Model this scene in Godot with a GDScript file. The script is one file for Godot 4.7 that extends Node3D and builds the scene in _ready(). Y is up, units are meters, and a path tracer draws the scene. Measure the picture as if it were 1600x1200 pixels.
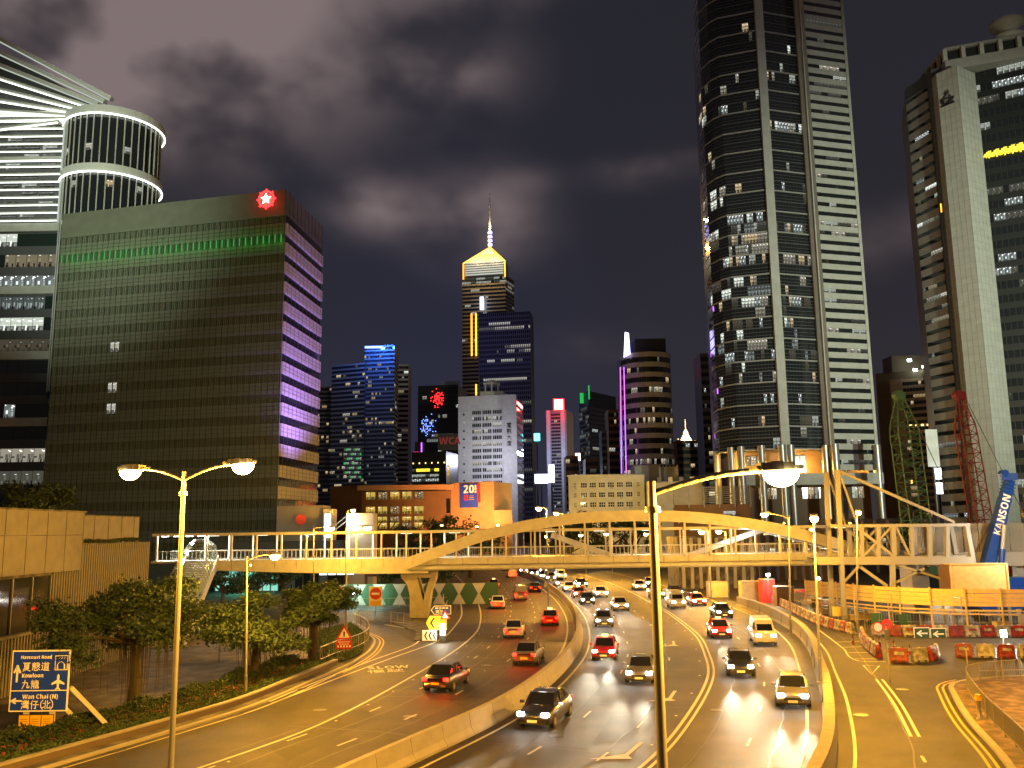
extends Node3D

var org := Vector3.ZERO        # base of the thing being built: shapes are given in metres of the place and stored relative to it
var mats := {}
var counts := {}
var rng := RandomNumberGenerator.new()
var grain := {}
var soft := false

# ---------------------------------------------------------------- shapes
func S(smooth := false) -> SurfaceTool:
	var st := SurfaceTool.new()
	st.begin(Mesh.PRIMITIVE_TRIANGLES)
	st.set_smooth_group(0 if smooth else -1)
	soft = smooth
	return st

func vert(st: SurfaceTool, p: Vector3, uv := Vector2.ZERO) -> void:
	st.set_uv(uv)
	st.add_vertex(p - org)

func tri(st: SurfaceTool, a: Vector3, b: Vector3, c: Vector3) -> void:
	vert(st, a); vert(st, b, Vector2(1, 0)); vert(st, c, Vector2(1, 1))

# corners counter-clockwise as seen from outside
func quad(st: SurfaceTool, a: Vector3, b: Vector3, c: Vector3, d: Vector3) -> void:
	vert(st, a, Vector2(0, 1)); vert(st, c, Vector2(1, 0)); vert(st, b, Vector2(1, 1))
	vert(st, a, Vector2(0, 1)); vert(st, d, Vector2(0, 0)); vert(st, c, Vector2(1, 0))

func frame_box(st: SurfaceTool, c: Vector3, x: Vector3, y: Vector3, z: Vector3) -> void:
	var p := []
	for k in 8:
		p.append(c + x * (1.0 if k & 1 else -1.0) + y * (1.0 if k & 2 else -1.0) + z * (1.0 if k & 4 else -1.0))
	quad(st, p[4], p[5], p[7], p[6]); quad(st, p[1], p[0], p[2], p[3])
	quad(st, p[5], p[1], p[3], p[7]); quad(st, p[0], p[4], p[6], p[2])
	quad(st, p[6], p[7], p[3], p[2]); quad(st, p[0], p[1], p[5], p[4])

func box(st: SurfaceTool, c: Vector3, s: Vector3, yaw := 0.0) -> void:
	var b := Basis(Vector3.UP, yaw)
	frame_box(st, c, b.x * s.x / 2, b.y * s.y / 2, b.z * s.z / 2)

# bar from a to b, w across, h in the direction nearest to up
func bar(st: SurfaceTool, a: Vector3, b: Vector3, w: float, h: float) -> void:
	var d := b - a
	if d.length() < 1e-5: return
	var f := d.normalized()
	var side := f.cross(Vector3.UP if absf(f.y) < 0.98 else Vector3.BACK).normalized()
	frame_box(st, (a + b) / 2, side * w / 2, side.cross(f) * h / 2, d / 2)

func tube(st: SurfaceTool, a: Vector3, b: Vector3, r0: float, r1: float, n := 8, caps := true) -> void:
	var f := (b - a).normalized()
	var u := f.cross(Vector3.UP if absf(f.y) < 0.98 else Vector3.BACK).normalized()
	var v := f.cross(u)
	for k in n:
		var t0 := TAU * k / n
		var t1 := TAU * (k + 1) / n
		var d0 := u * cos(t0) + v * sin(t0)
		var d1 := u * cos(t1) + v * sin(t1)
		quad(st, a + d1 * r0, a + d0 * r0, b + d0 * r1, b + d1 * r1)
		if caps:
			st.set_smooth_group(4294967295 if not soft else 7)
			tri(st, a, a + d0 * r0, a + d1 * r0)
			st.set_smooth_group(4294967295 if not soft else 8)
			tri(st, b, b + d1 * r1, b + d0 * r1)
			st.set_smooth_group(0 if soft else 4294967295)

func lathe(st: SurfaceTool, at: Vector3, prof: Array, n := 16) -> void:
	for i in prof.size() - 1:
		for k in n:
			var d0 := Vector3(cos(TAU * k / n), 0, sin(TAU * k / n))
			var d1 := Vector3(cos(TAU * (k + 1) / n), 0, sin(TAU * (k + 1) / n))
			var p: Vector2 = prof[i]
			var q: Vector2 = prof[i + 1]
			var yp := Vector3(0, p.y, 0)
			var yq := Vector3(0, q.y, 0)
			if p.x < 1e-4: tri(st, at + yp, at + d0 * q.x + yq, at + d1 * q.x + yq)
			elif q.x < 1e-4: tri(st, at + d0 * p.x + yp, at + yq, at + d1 * p.x + yp)
			else: quad(st, at + d1 * p.x + yp, at + d0 * p.x + yp, at + d0 * q.x + yq, at + d1 * q.x + yq)

# upright prism over a polygon of (x, z) points
func prism(st: SurfaceTool, poly: Array, y0: float, y1: float) -> void:
	var n := poly.size()
	var pv := PackedVector2Array(poly)
	for k in n:
		var a: Vector2 = poly[k]
		var b: Vector2 = poly[(k + 1) % n]
		quad(st, Vector3(a.x, y0, a.y), Vector3(b.x, y0, b.y), Vector3(b.x, y1, b.y), Vector3(a.x, y1, a.y))
	var ix := Geometry2D.triangulate_polygon(pv)
	for k in range(0, ix.size(), 3):
		for y in [y1, y0]:
			tri(st, Vector3(pv[ix[k]].x, y, pv[ix[k]].y), Vector3(pv[ix[k + 1]].x, y, pv[ix[k + 1]].y), Vector3(pv[ix[k + 2]].x, y, pv[ix[k + 2]].y))

# plate cut to a polygon in the plane of u and v
func plate(st: SurfaceTool, at: Vector3, u: Vector3, v: Vector3, poly: Array, thick: float) -> void:
	var w := u.cross(v).normalized() * thick
	var pv := PackedVector2Array(poly)
	var ix := Geometry2D.triangulate_polygon(pv)
	for k in range(0, ix.size(), 3):
		var p := []
		for j in 3: p.append(at + u * pv[ix[k + j]].x + v * pv[ix[k + j]].y)
		tri(st, p[0] + w, p[2] + w, p[1] + w); tri(st, p[0], p[1], p[2])
	for k in pv.size():
		var a := at + u * pv[k].x + v * pv[k].y
		var b := at + u * pv[(k + 1) % pv.size()].x + v * pv[(k + 1) % pv.size()].y
		quad(st, a, b, b + w, a + w)

# smooth line through points
func smooth_line(pts: Array, step := 2.0) -> PackedVector2Array:
	var c := Curve2D.new()
	c.bake_interval = step
	for i in pts.size():
		var a: Vector2 = pts[maxi(i - 1, 0)]
		var b: Vector2 = pts[mini(i + 1, pts.size() - 1)]
		var t := (b - a) / 2.0
		var din = 0.0 if i == 0 else (pts[i] - pts[i - 1]).length() / maxf((b - a).length(), 0.01) * 0.66
		var dout = 0.0 if i == pts.size() - 1 else (pts[i + 1] - pts[i]).length() / maxf((b - a).length(), 0.01) * 0.66
		c.add_point(pts[i], -t * din, t * dout)
	var out := PackedVector2Array()
	var n := maxi(2, int(c.get_baked_length() / step))
	for i in n + 1: out.append(c.sample_baked(c.get_baked_length() * i / n, true))
	return out

func offset_line(l: PackedVector2Array, d: float) -> PackedVector2Array:
	var out := PackedVector2Array()
	for i in l.size():
		var t := (l[mini(i + 1, l.size() - 1)] - l[maxi(i - 1, 0)]).normalized()
		out.append(l[i] + Vector2(-t.y, t.x) * d)
	return out

func v3(p: Vector2, y := 0.0) -> Vector3:
	return Vector3(p.x, y, p.y)

# strip between two lines of equal length
func strip(st: SurfaceTool, l: PackedVector2Array, r: PackedVector2Array, y: float) -> void:
	for i in l.size() - 1:
		quad(st, v3(l[i], y), v3(r[i], y), v3(r[i + 1], y), v3(l[i + 1], y))

func resample(l: PackedVector2Array, n: int) -> PackedVector2Array:
	var total := 0.0
	for i in l.size() - 1: total += l[i].distance_to(l[i + 1])
	var out := PackedVector2Array([l[0]])
	var i := 0
	var gone := 0.0
	for k in range(1, n):
		var want := total * k / (n - 1)
		while i < l.size() - 2 and gone + l[i].distance_to(l[i + 1]) < want:
			gone += l[i].distance_to(l[i + 1]); i += 1
		out.append(l[i].lerp(l[i + 1], clampf((want - gone) / maxf(l[i].distance_to(l[i + 1]), 1e-4), 0, 1)))
	return out

# ---------------------------------------------------------------- objects
func numbered(called: String, parent: Node) -> String:
	var key := str(parent.get_instance_id()) + called
	counts[key] = counts.get(key, -1) + 1
	return called if counts[key] == 0 else "%s_%03d" % [called, counts[key]]

func thing(called: String, label: String, category: String, at := Vector3.ZERO, group := "") -> Node3D:
	var o := Node3D.new()
	o.name = numbered(called, self)
	add_child(o, true)
	o.position = at
	org = at
	tag(o, label, category, group)
	return o

func tag(o: Node, label: String, category: String, group := "") -> void:
	o.set_meta("label", label)
	o.set_meta("category", category)
	if group: o.set_meta("group", group)

func put(called: String, st: SurfaceTool, m: Material, parent: Node = self) -> MeshInstance3D:
	st.generate_normals()
	var o := MeshInstance3D.new()
	o.mesh = st.commit()
	o.material_override = m
	o.name = numbered(called, parent)
	parent.add_child(o, true)
	if parent == self: o.position = org
	return o

func piece(called: String, mesh: Mesh, m: Material, parent: Node, at: Transform3D) -> MeshInstance3D:
	var o := MeshInstance3D.new()
	o.mesh = mesh
	o.material_override = m
	o.name = numbered(called, parent)
	parent.add_child(o, true)
	o.transform = at
	return o

func mesh_of(st: SurfaceTool) -> Mesh:
	st.generate_normals()
	return st.commit()

func structure(called: String, st: SurfaceTool, m: Material) -> MeshInstance3D:
	var o := put(called, st, m)
	o.set_meta("kind", "structure")
	return o

func stuff(o: Node) -> Node:
	o.set_meta("kind", "stuff")
	return o

func copy_of(o: Node3D, label: String, at: Vector3, yaw: float, group := "") -> Node3D:
	var c: Node3D = o.duplicate()
	c.name = numbered(String(o.name), self)
	add_child(c, true)
	c.position = at
	c.rotation.y = yaw
	if label: c.set_meta("label", label)
	if group: c.set_meta("group", group)
	return c

# ---------------------------------------------------------------- materials
func noise_texture(called: String, size: int, freq: float, low: float, high: float, oct := 4, bump := 0.0, cellular := false) -> NoiseTexture2D:
	var n := FastNoiseLite.new()
	n.seed = called.hash() % 1000
	n.noise_type = FastNoiseLite.TYPE_CELLULAR if cellular else FastNoiseLite.TYPE_SIMPLEX_SMOOTH
	n.frequency = freq
	n.fractal_octaves = oct
	var t := NoiseTexture2D.new()
	t.width = size; t.height = size
	t.seamless = true
	t.noise = n
	if bump > 0.0:
		t.as_normal_map = true
		t.bump_strength = bump
	else:
		var g := Gradient.new()
		g.set_color(0, Color(low, low, low)); g.set_color(1, Color(high, high, high))
		t.color_ramp = g
	grain[called] = t
	return t

# colour: real-world (linear) base colour
func mat(called: String, c: Color, rough := 0.8, tex := "", scale := 0.5, metal := 0.0, bump := "") -> StandardMaterial3D:
	var m := StandardMaterial3D.new()
	m.albedo_color = c.linear_to_srgb()
	m.roughness = rough
	m.metallic = metal
	m.cull_mode = BaseMaterial3D.CULL_DISABLED
	if tex:
		m.albedo_texture = grain[tex]
		m.uv1_triplanar = true
		m.uv1_world_triplanar = true
		m.uv1_scale = Vector3.ONE * scale
	if bump:
		m.normal_enabled = true
		m.normal_texture = grain[bump]
		m.normal_scale = 0.6
		if not tex:
			m.uv1_triplanar = true
			m.uv1_world_triplanar = true
			m.uv1_scale = Vector3.ONE * scale
	mats[called] = m
	return m

func patches(called: String, tex: String, scale: float) -> void:
	var m: StandardMaterial3D = mats[called]
	m.detail_enabled = true
	m.detail_blend_mode = BaseMaterial3D.BLEND_MODE_MUL
	m.detail_albedo = grain[tex]
	m.detail_uv_layer = BaseMaterial3D.DETAIL_UV_2
	m.uv2_triplanar = true
	m.uv2_world_triplanar = true
	m.uv2_scale = Vector3.ONE * scale

func glow(called: String, c: Color, energy: float) -> StandardMaterial3D:
	var m := StandardMaterial3D.new()
	m.albedo_color = Color(0.1, 0.1, 0.1)
	m.roughness = 0.5
	m.emission_enabled = true
	m.emission = c.linear_to_srgb()
	m.emission_energy_multiplier = energy
	m.cull_mode = BaseMaterial3D.CULL_DISABLED
	mats[called] = m
	return m

# a lit room seen through a window: ceiling lights, blinds, furniture, people's clutter
func room(called: String, tone: Color, energy: float, kind: int) -> void:
	var im := Image.create(48, 32, false, Image.FORMAT_RGB8)
	var r := RandomNumberGenerator.new()
	r.seed = called.hash()
	var base := r.randf_range(0.25, 0.5)
	im.fill(tone.linear_to_srgb() * base)
	for k in 5:                                           # wall panels and cupboards
		var s := r.randf_range(0.15, 0.7)
		im.fill_rect(Rect2i(r.randi_range(0, 40), r.randi_range(10, 24), r.randi_range(4, 14), r.randi_range(4, 14)), tone.linear_to_srgb() * s)
	for k in (r.randi_range(2, 5) if kind != 2 else 1):    # ceiling lights
		im.fill_rect(Rect2i(r.randi_range(0, 40), r.randi_range(1, 8), r.randi_range(3, 10), 2), Color.WHITE)
	if kind == 1:                                         # blinds
		for y in range(0, 20, 3): im.fill_rect(Rect2i(0, y, 48, 1), tone.linear_to_srgb() * 0.8)
	for k in 6: im.fill_rect(Rect2i(r.randi_range(0, 44), r.randi_range(22, 29), r.randi_range(2, 7), 9), tone.linear_to_srgb() * r.randf_range(0.04, 0.2))
	var m := StandardMaterial3D.new()
	m.albedo_color = Color(0.05, 0.05, 0.06)
	m.roughness = 0.1
	m.emission_enabled = true
	m.emission = Color.WHITE
	m.emission_texture = ImageTexture.create_from_image(im)
	m.emission_operator = BaseMaterial3D.EMISSION_OP_MULTIPLY
	m.emission_energy_multiplier = energy
	m.cull_mode = BaseMaterial3D.CULL_DISABLED
	mats[called] = m

# ---------------------------------------------------------------- lettering
const GLYPHS := {
	"nine": "4,10 4,6 1,0|1,7 7.5,7 7,1.2 9.5,1 9.5,3",
	"dragon": "2,10 2.5,9|.5,8.7 4.7,8.7|1.5,8.4 1.8,7|3.8,8.4 3.4,7|.2,6.6 5,6.6|1,5.5 1,.2|1,5.5 4.3,5.5 4.3,.2|1,4 4.3,4|1,2.4 4.3,2.4|6,10 6,7.6 9.3,7.6|6,8.9 9,8.9|6,6.5 9.2,6.5 9.2,4.9 6,4.9|6,6.5 6,.6 9.8,.6 9.8,1.8|6.5,3.6 9,3.6|6.5,2.2 9,2.2",
	"bay": ".5,9.3 1.5,8.4|.2,6.5 1.2,5.7|.3,.5 1.6,3.5|5,10 6.5,9.6|4.6,8.9 7.2,8.9|4.9,8 6.9,8|4.9,7.1 6.9,7.1|4.9,6.2 6.9,6.2 6.9,5 4.9,5 4.9,6.2|3.4,10 2.5,8.6 3.6,8.4 2.4,6.8 4,6.9|3.2,6.6 3.2,5|8.6,10 7.7,8.6 8.8,8.4 7.6,6.8 9.4,6.9|8.5,6.6 8.5,5|3,4.2 8.5,4.2 8.5,3 3,3 3,1.9 9,1.9 8.6,.1 7.4,.3",
	"young": "2.5,10 .5,6|1.6,7.6 1.6,0|4,9 8.5,9 6.5,7|6.4,7 6.4,.3 5,.8|3.5,5 9.8,5",
	"north": "3.5,9.5 3.5,.5|.8,6.5 3.5,6.5|.5,1.5 3.5,2.8|6,9.5 6,1 9.5,1 9.5,3|6,5.5 9,7.5",
	"summer": ".8,9.6 9.2,9.6|2.5,8.4 7.5,8.4 7.5,4.4 2.5,4.4 2.5,8.4|2.5,7 7.5,7|2.5,5.7 7.5,5.7|5,9.6 4.5,8.4|4,4.4 1.2,1.8|3.5,3.2 7.5,3.2 1,0|3.8,2.4 9.5,0",
	"honest": ".5,9 4.7,9|2.6,10 2.6,7.6|1,7.7 4.3,7.7|.5,6.2 .5,6.8 4.7,6.8|1.5,5.5 3.8,5.5|1,4.6 4.5,4.6|6,7.4 6.2,9.6 8.3,9.6 8.3,7.8 9.6,7.8|6,6.8 9,6.8 6,4.2|6.5,6.2 9.6,4.2|1,3 .5,1.2|2.8,3.4 3.2,.6 7,.6 7.2,1.8|4.8,3.6 5.3,2.4|8,3 9.3,1.4",
	"road": "1,9.5 1.8,8.5|.4,6.5 1.8,6.5 1.6,2.4|.2,1 1.6,2.2 3.5,.8 9.7,.6|4.5,10 5.2,9|8,10 7,9|3.4,8.6 9.6,8.6|6.5,8.6 6,7.4|4.3,7.3 8.6,7.3 8.6,2 4.3,2 4.3,7.3|4.3,5.6 8.6,5.6|4.3,3.8 8.6,3.8",
	"electric": "1.5,9.6 8.5,9.6|.6,8.4 9.4,8.4|5,9.6 5,5.8|2,7.4 3.6,7.4|2,6.4 3.6,6.4|6.4,7.4 8,7.4|6.4,6.4 8,6.4|2,5 8,5 8,1.6 2,1.6 2,5|2,3.3 8,3.3|5,5 5,.3 9.5,.3 9.5,1.4",
	"message": "2,10 2.8,9.2|.4,8.6 4.6,8.6|1,7.2 4,7.2|1,5.8 4,5.8|1,4.4 4,4.4 4,1 1,1 1,4.4|5,9 8.4,9 8.4,3 9.8,.6|5.2,5.4 8,5.4|6.6,8.8 6.6,.3",
	"big": ".6,6.5 9.4,6.5|5,10 4.6,5 .8,.2|5,5.8 9.4,.2",
	"mansion": "5,10 5,9|1,8.9 9.5,8.9|1.4,8.9 .4,0|2.6,7.6 9,7.6|4,6.6 7.8,6.6 7.8,3.4 4,3.4 4,6.6|4,5 7.8,5|3,2.6 7.6,2.6 2.4,0|4,1.8 9.4,0",
	"slow": ".8,7 .4,4.5|2,10 2,0|3,7 3.4,5.6|4.6,9.6 9,9.6 9,6.8 4.6,6.8 4.6,9.6|4.6,8.2 9,8.2|4,6 9.6,6 9.6,4 4,4 4,6|5.8,6 5.8,4|7.8,6 7.8,4|4.4,3.2 9,3.2 4,0|5,2.6 9.8,0",
	"drive": "1,9.5 1,3.6 4.6,3.6 4.2,.3|1,9.5 4.6,9.5|1,7.5 4.4,7.5|1,5.6 4.4,5.6|2.8,9.5 2.8,3.6|.3,2.4 .2,.6|1.5,2.4 1.7,1|2.8,2.4 3,1.2|5.8,8 9.4,8 9.4,5 5.8,5 5.8,8|7.6,10 7.4,4 5.2,0|6,3.2 9.8,0",
	"bracket": "7,10.5 5,8 4.4,5 5,2 7,-.5",
	"bracket_close": "3,10.5 5,8 5.6,5 5,2 3,-.5",
	"arrow": "5,0 5,9.5|1.5,6 5,9.8 8.5,6",
	"squiggle": "0,3 2,6 3,2 4,8 5,3|5,7 8,7|6,9 6,1|8,9 7,3 9.5,2",
}

# strokes of a character in the plane of u and v; size in metres
func glyph(st: SurfaceTool, which: String, at: Vector3, u: Vector3, v: Vector3, size: float, stroke := 0.09) -> void:
	var n := u.cross(v).normalized()
	for line in (GLYPHS[which] as String).split("|"):
		var p := []
		for xy in line.split(" "):
			var c := xy.split(",")
			p.append(at + u * float(c[0]) * size / 10.0 + v * float(c[1]) * size / 10.0)
		for i in p.size() - 1:
			var d: Vector3 = (p[i + 1] - p[i]).normalized() * size * stroke / 2
			var s := n.cross(d)
			var e := n * 0.004 * float(i % 2)
			quad(st, p[i] - d - s + e, p[i + 1] + d - s + e, p[i + 1] + d + s + e, p[i] - d + s + e)

func text(words: String, m: Material, parent: Node, at: Vector3, u: Vector3, v: Vector3, height: float, bold := true, thick := 0.01, called := "lettering") -> MeshInstance3D:
	var f := SystemFont.new()
	f.font_names = PackedStringArray(["Droid Sans"])
	f.font_weight = 700 if bold else 400
	var t := TextMesh.new()
	t.font = f
	t.text = words
	t.font_size = 32
	t.pixel_size = height / 23.0
	t.depth = thick
	t.horizontal_alignment = HORIZONTAL_ALIGNMENT_LEFT
	t.vertical_alignment = VERTICAL_ALIGNMENT_BOTTOM
	var o := MeshInstance3D.new()
	o.mesh = t
	o.material_override = m
	o.name = numbered(called, parent)
	parent.add_child(o, true)
	o.transform = Transform3D(Basis(u, v, u.cross(v).normalized()), at - org - v * height * 0.3)
	return o

# ---------------------------------------------------------------- camera, sky, materials
func make_sky() -> void:
	var w := 1536
	var h := 768
	var im := Image.create(w, h, false, Image.FORMAT_RGBF)
	var big := FastNoiseLite.new()
	big.seed = 11; big.frequency = 2.0; big.fractal_octaves = 6; big.fractal_gain = 0.5
	var cover := FastNoiseLite.new()
	cover.seed = 4; cover.frequency = 0.7; cover.fractal_octaves = 2
	# cloud banks: azimuth and height in degrees, half widths, thickness
	var banks := [[-31.0, 31.0, 10.0, 6.5, 0.95], [-19.0, 28.0, 9.0, 4.5, 0.8], [-16.0, 33.0, 10.0, 3.0, 0.6], [-4.5, 28.5, 4.2, 2.0, 0.6], [-1.5, 34.0, 6.0, 1.6, 0.4], [-8.5, 20.3, 2.8, 1.5, 0.75], [-2.0, 19.6, 3.3, 2.3, 0.85], [9.5, 22.3, 3.0, 0.8, 0.5],
		[-27.0, 24.5, 7.0, 2.0, 0.4], [1.0, 22.0, 2.0, 0.8, 0.2], [5.0, 11.5, 2.6, 1.3, 0.25], [24.0, 17.0, 6.0, 1.6, 0.2]]
	for y in h:
		var el := (0.5 - (y + 0.5) / h) * PI
		for x in w:
			var az := wrapf((x + 0.5) / w * TAU, -PI, PI)
			var d := Vector3(sin(az) * cos(el), sin(el), -cos(az) * cos(el))
			if el < -0.05:
				im.set_pixel(x, y, Color(0.02, 0.018, 0.018)); continue
			var n := big.get_noise_3dv(d * Vector3(2.6, 4.2, 2.6)) * 0.5 + 0.5
			var ad := rad_to_deg(az)
			var ed := rad_to_deg(el)
			var thick := 0.0
			for b in banks:
				var q := pow((ad - b[0]) / b[2], 2) + pow((ed - b[1]) / b[3], 2)
				thick += b[4] * exp(-q)
			var around := smoothstep(38.0, 60.0, absf(ad)) + smoothstep(38.0, 50.0, ed) * (1.0 - smoothstep(38.0, 60.0, absf(ad)))
			thick += around * (cover.get_noise_3dv(d * 2.0) * 0.5 + 0.4) * 0.8
			thick = clampf(thick * (0.2 + 1.2 * smoothstep(0.3, 0.7, n)), 0.0, 1.1)
			var low := exp(-maxf(ed, 0.0) / 13.0)
			var c := Color(0.0185, 0.0185, 0.0255).lerp(Color(0.044, 0.036, 0.042).lerp(Color(0.034, 0.036, 0.078), exp(-pow((ad + 5.0) / 13.0, 2))), low * 0.85)
			c = c.lerp(Color(0.23, 0.175, 0.178), thick * 0.85)
			im.set_pixel(x, y, c)
	var p := PanoramaSkyMaterial.new()
	p.panorama = ImageTexture.create_from_image(im)
	var sky := Sky.new()
	sky.sky_material = p
	var e := Environment.new()
	e.background_mode = Environment.BG_SKY
	e.sky = sky
	e.background_energy_multiplier = 1.0
	e.tonemap_mode = Environment.TONE_MAPPER_LINEAR
	e.tonemap_exposure = 1.0
	e.sdfgi_enabled = true
	e.ssao_enabled = true
	e.ssil_enabled = true
	var we := WorldEnvironment.new()
	we.name = "sky"
	we.environment = e
	add_child(we)

func make_camera() -> void:
	var c := Camera3D.new()
	c.name = "camera"
	add_child(c)
	c.position = Vector3(0, 9.2, 0)
	c.rotation = Vector3(deg_to_rad(9.3), 0, deg_to_rad(-0.74))
	c.fov = 46.34
	c.far = 9000.0
	c.near = 0.1
	c.current = true

func make_materials() -> void:
	noise_texture("fine", 512, 0.09, 0.62, 1.0, 5)
	noise_texture("speck", 512, 0.35, 0.25, 1.0, 3)
	noise_texture("patch", 512, 0.012, 0.35, 1.0, 6)
	noise_texture("soft", 512, 0.02, 0.87, 1.0, 6)
	noise_texture("even", 512, 0.2, 0.82, 1.0, 4)
	noise_texture("streak", 256, 0.03, 0.7, 1.0, 4)
	noise_texture("rough_bump", 512, 0.3, 0, 1, 3, 6.0)
	noise_texture("soft_bump", 256, 0.03, 0, 1, 3, 2.0)
	mat("asphalt", Color(0.13, 0.1, 0.056), 0.62, "speck", 0.9, 0.0, "rough_bump"); patches("asphalt", "patch", 0.045)
	mat("asphalt_dark", Color(0.09, 0.073, 0.045), 0.66, "speck", 0.9, 0.0, "rough_bump"); patches("asphalt_dark", "patch", 0.05)
	mat("road_paint", Color(0.62, 0.6, 0.52), 0.6, "fine", 1.4)
	mat("yellow_paint", Color(0.62, 0.42, 0.05), 0.6, "fine", 1.4)
	mat("concrete", Color(0.34, 0.32, 0.28), 0.85, "even", 0.6, 0.0, "soft_bump"); patches("concrete", "soft", 0.11)
	mat("concrete_civic", Color(0.17, 0.165, 0.15), 0.85, "even", 0.6); patches("concrete_civic", "soft", 0.1)
	mat("concrete_dark", Color(0.2, 0.19, 0.17), 0.85, "fine", 0.6); patches("concrete_dark", "patch", 0.1)
	mat("paving", Color(0.22, 0.2, 0.17), 0.8, "fine", 0.8); patches("paving", "patch", 0.09)
	mat("ground_dark", Color(0.05, 0.048, 0.042), 0.9, "fine", 0.2)
	mat("grass", Color(0.045, 0.075, 0.02), 0.9, "speck", 0.8)
	mat("soil", Color(0.04, 0.03, 0.02), 0.95, "speck", 1.0)
	mat("brick", Color(0.16, 0.12, 0.085), 0.85, "fine", 1.6)
	mat("bridge_paint", Color(0.48, 0.5, 0.52), 0.5, "even", 0.35); patches("bridge_paint", "soft", 0.08)
	mat("bridge_grey", Color(0.28, 0.29, 0.29), 0.55, "fine", 0.5)
	mat("white_paint", Color(0.7, 0.7, 0.66), 0.5, "fine", 0.5)
	mat("dark_metal", Color(0.06, 0.06, 0.06), 0.45, "", 1.0, 0.4)
	mat("steel", Color(0.42, 0.4, 0.37), 0.35, "fine", 0.8, 0.6)
	mat("pole", Color(0.22, 0.225, 0.23), 0.55, "fine", 1.0, 0.1)
	mat("glass_dark", Color(0.012, 0.014, 0.016), 0.06)
	mat("glass_green", Color(0.012, 0.02, 0.016), 0.08)
	mat("glass_tint", Color(0.085, 0.095, 0.07), 0.25)
	mat("glass_blue", Color(0.012, 0.018, 0.035), 0.08)
	mat("wall_grey", Color(0.3, 0.29, 0.275), 0.7, "even", 0.1); patches("wall_grey", "soft", 0.03)
	mat("wall_pale", Color(0.42, 0.41, 0.37), 0.7, "even", 0.1); patches("wall_pale", "soft", 0.03)
	mat("wall_white", Color(0.6, 0.6, 0.58), 0.6, "even", 0.1); patches("wall_white", "soft", 0.03)
	mat("wall_brown", Color(0.16, 0.1, 0.06), 0.8, "even", 0.1); patches("wall_brown", "soft", 0.03)
	mat("wall_dark", Color(0.075, 0.075, 0.08), 0.5, "fine", 0.1)
	mat("wall_olive", Color(0.13, 0.135, 0.1), 0.45, "even", 0.15); patches("wall_olive", "soft", 0.04)
	mat("wall_black", Color(0.018, 0.02, 0.02), 0.4, "fine", 0.1)
	mat("wall_blue", Color(0.2, 0.215, 0.28), 0.5, "fine", 0.1)
	mat("wall_tan", Color(0.4, 0.27, 0.17), 0.75, "even", 0.12); patches("wall_tan", "soft", 0.04)
	mat("rib", Color(0.16, 0.155, 0.14), 0.85, "even", 0.7); patches("rib", "soft", 0.12)
	mat("black_rubber", Color(0.02, 0.02, 0.02), 0.8)
	mat("tinted", Color(0.01, 0.011, 0.012), 0.05)
	mat("red_plastic", Color(0.55, 0.025, 0.018), 0.45, "fine", 1.5); patches("red_plastic", "patch", 0.3)
	mat("white_plastic", Color(0.74, 0.72, 0.68), 0.45, "fine", 1.5); patches("white_plastic", "patch", 0.3)
	mat("sign_blue", Color(0.012, 0.045, 0.6), 0.4)
	mat("sign_white", Color(0.8, 0.8, 0.78), 0.4)
	mat("sign_yellow", Color(0.7, 0.42, 0.02), 0.45)
	mat("sign_black", Color(0.012, 0.012, 0.012), 0.5)
	mat("sign_red", Color(0.5, 0.015, 0.01), 0.45)
	mat("crane_blue", Color(0.015, 0.085, 0.5), 0.35, "fine", 0.8)
	mat("crane_green", Color(0.1, 0.24, 0.12), 0.6, "fine", 0.8)
	mat("crane_red", Color(0.28, 0.025, 0.015), 0.6, "fine", 0.8)
	mat("board_yellow", Color(0.62, 0.46, 0.2), 0.65, "even", 0.7); patches("board_yellow", "soft", 0.2)
	mat("site_box", Color(0.6, 0.45, 0.18), 0.6, "even", 0.5); patches("site_box", "soft", 0.15)
	mat("hoarding_green", Color(0.025, 0.1, 0.035), 0.6, "fine", 0.5)
	mat("bark", Color(0.12, 0.095, 0.065), 0.95, "speck", 1.5, 0.0, "rough_bump")
	for k in 3:
		var lf := mat("leaf_%d" % k, [Color(0.024, 0.05, 0.017), Color(0.018, 0.038, 0.013), Color(0.032, 0.062, 0.02)][k], 0.8)
		lf.backlight_enabled = true
		lf.backlight = Color(0.03, 0.05, 0.015)
	mat("flower", Color(0.16, 0.025, 0.02), 0.7)
	mat("orange_tile", Color(0.3, 0.19, 0.1), 0.8, "fine", 0.9); patches("orange_tile", "patch", 0.15)
	for k in 12: room("room_%d" % k, [Color(1, 0.93, 0.7), Color(0.92, 1, 0.86), Color(1, 0.85, 0.5), Color(0.85, 1, 0.95), Color(1, 0.96, 0.8), Color(0.95, 0.95, 0.7)][k % 6], [2.4, 1.6, 1.1, 2.8, 2.0, 0.8, 1.2, 3.2, 0.6, 1.0, 0.5, 1.8][k], k % 3)
	for k in 3: room("warm_%d" % k, [Color(1, 0.66, 0.25), Color(1, 0.75, 0.4), Color(1, 0.55, 0.18)][k], 2.0, k)
	for k in 2: room("dim_%d" % k, [Color(0.6, 0.62, 0.45), Color(0.5, 0.5, 0.42)][k], 0.35, k)
	for k in 2: room("amber_%d" % k, [Color(1, 0.6, 0.07), Color(1, 0.68, 0.12)][k], 2.4, 1)
	glow("sodium", Color(1.0, 0.66, 0.22), 60.0)
	glow("sodium_far", Color(1.0, 0.55, 0.15), 40.0)
	glow("white_lamp", Color(1.0, 1.0, 0.95), 30.0)
	glow("cool_lamp", Color(0.75, 1.0, 0.92), 30.0)
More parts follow.
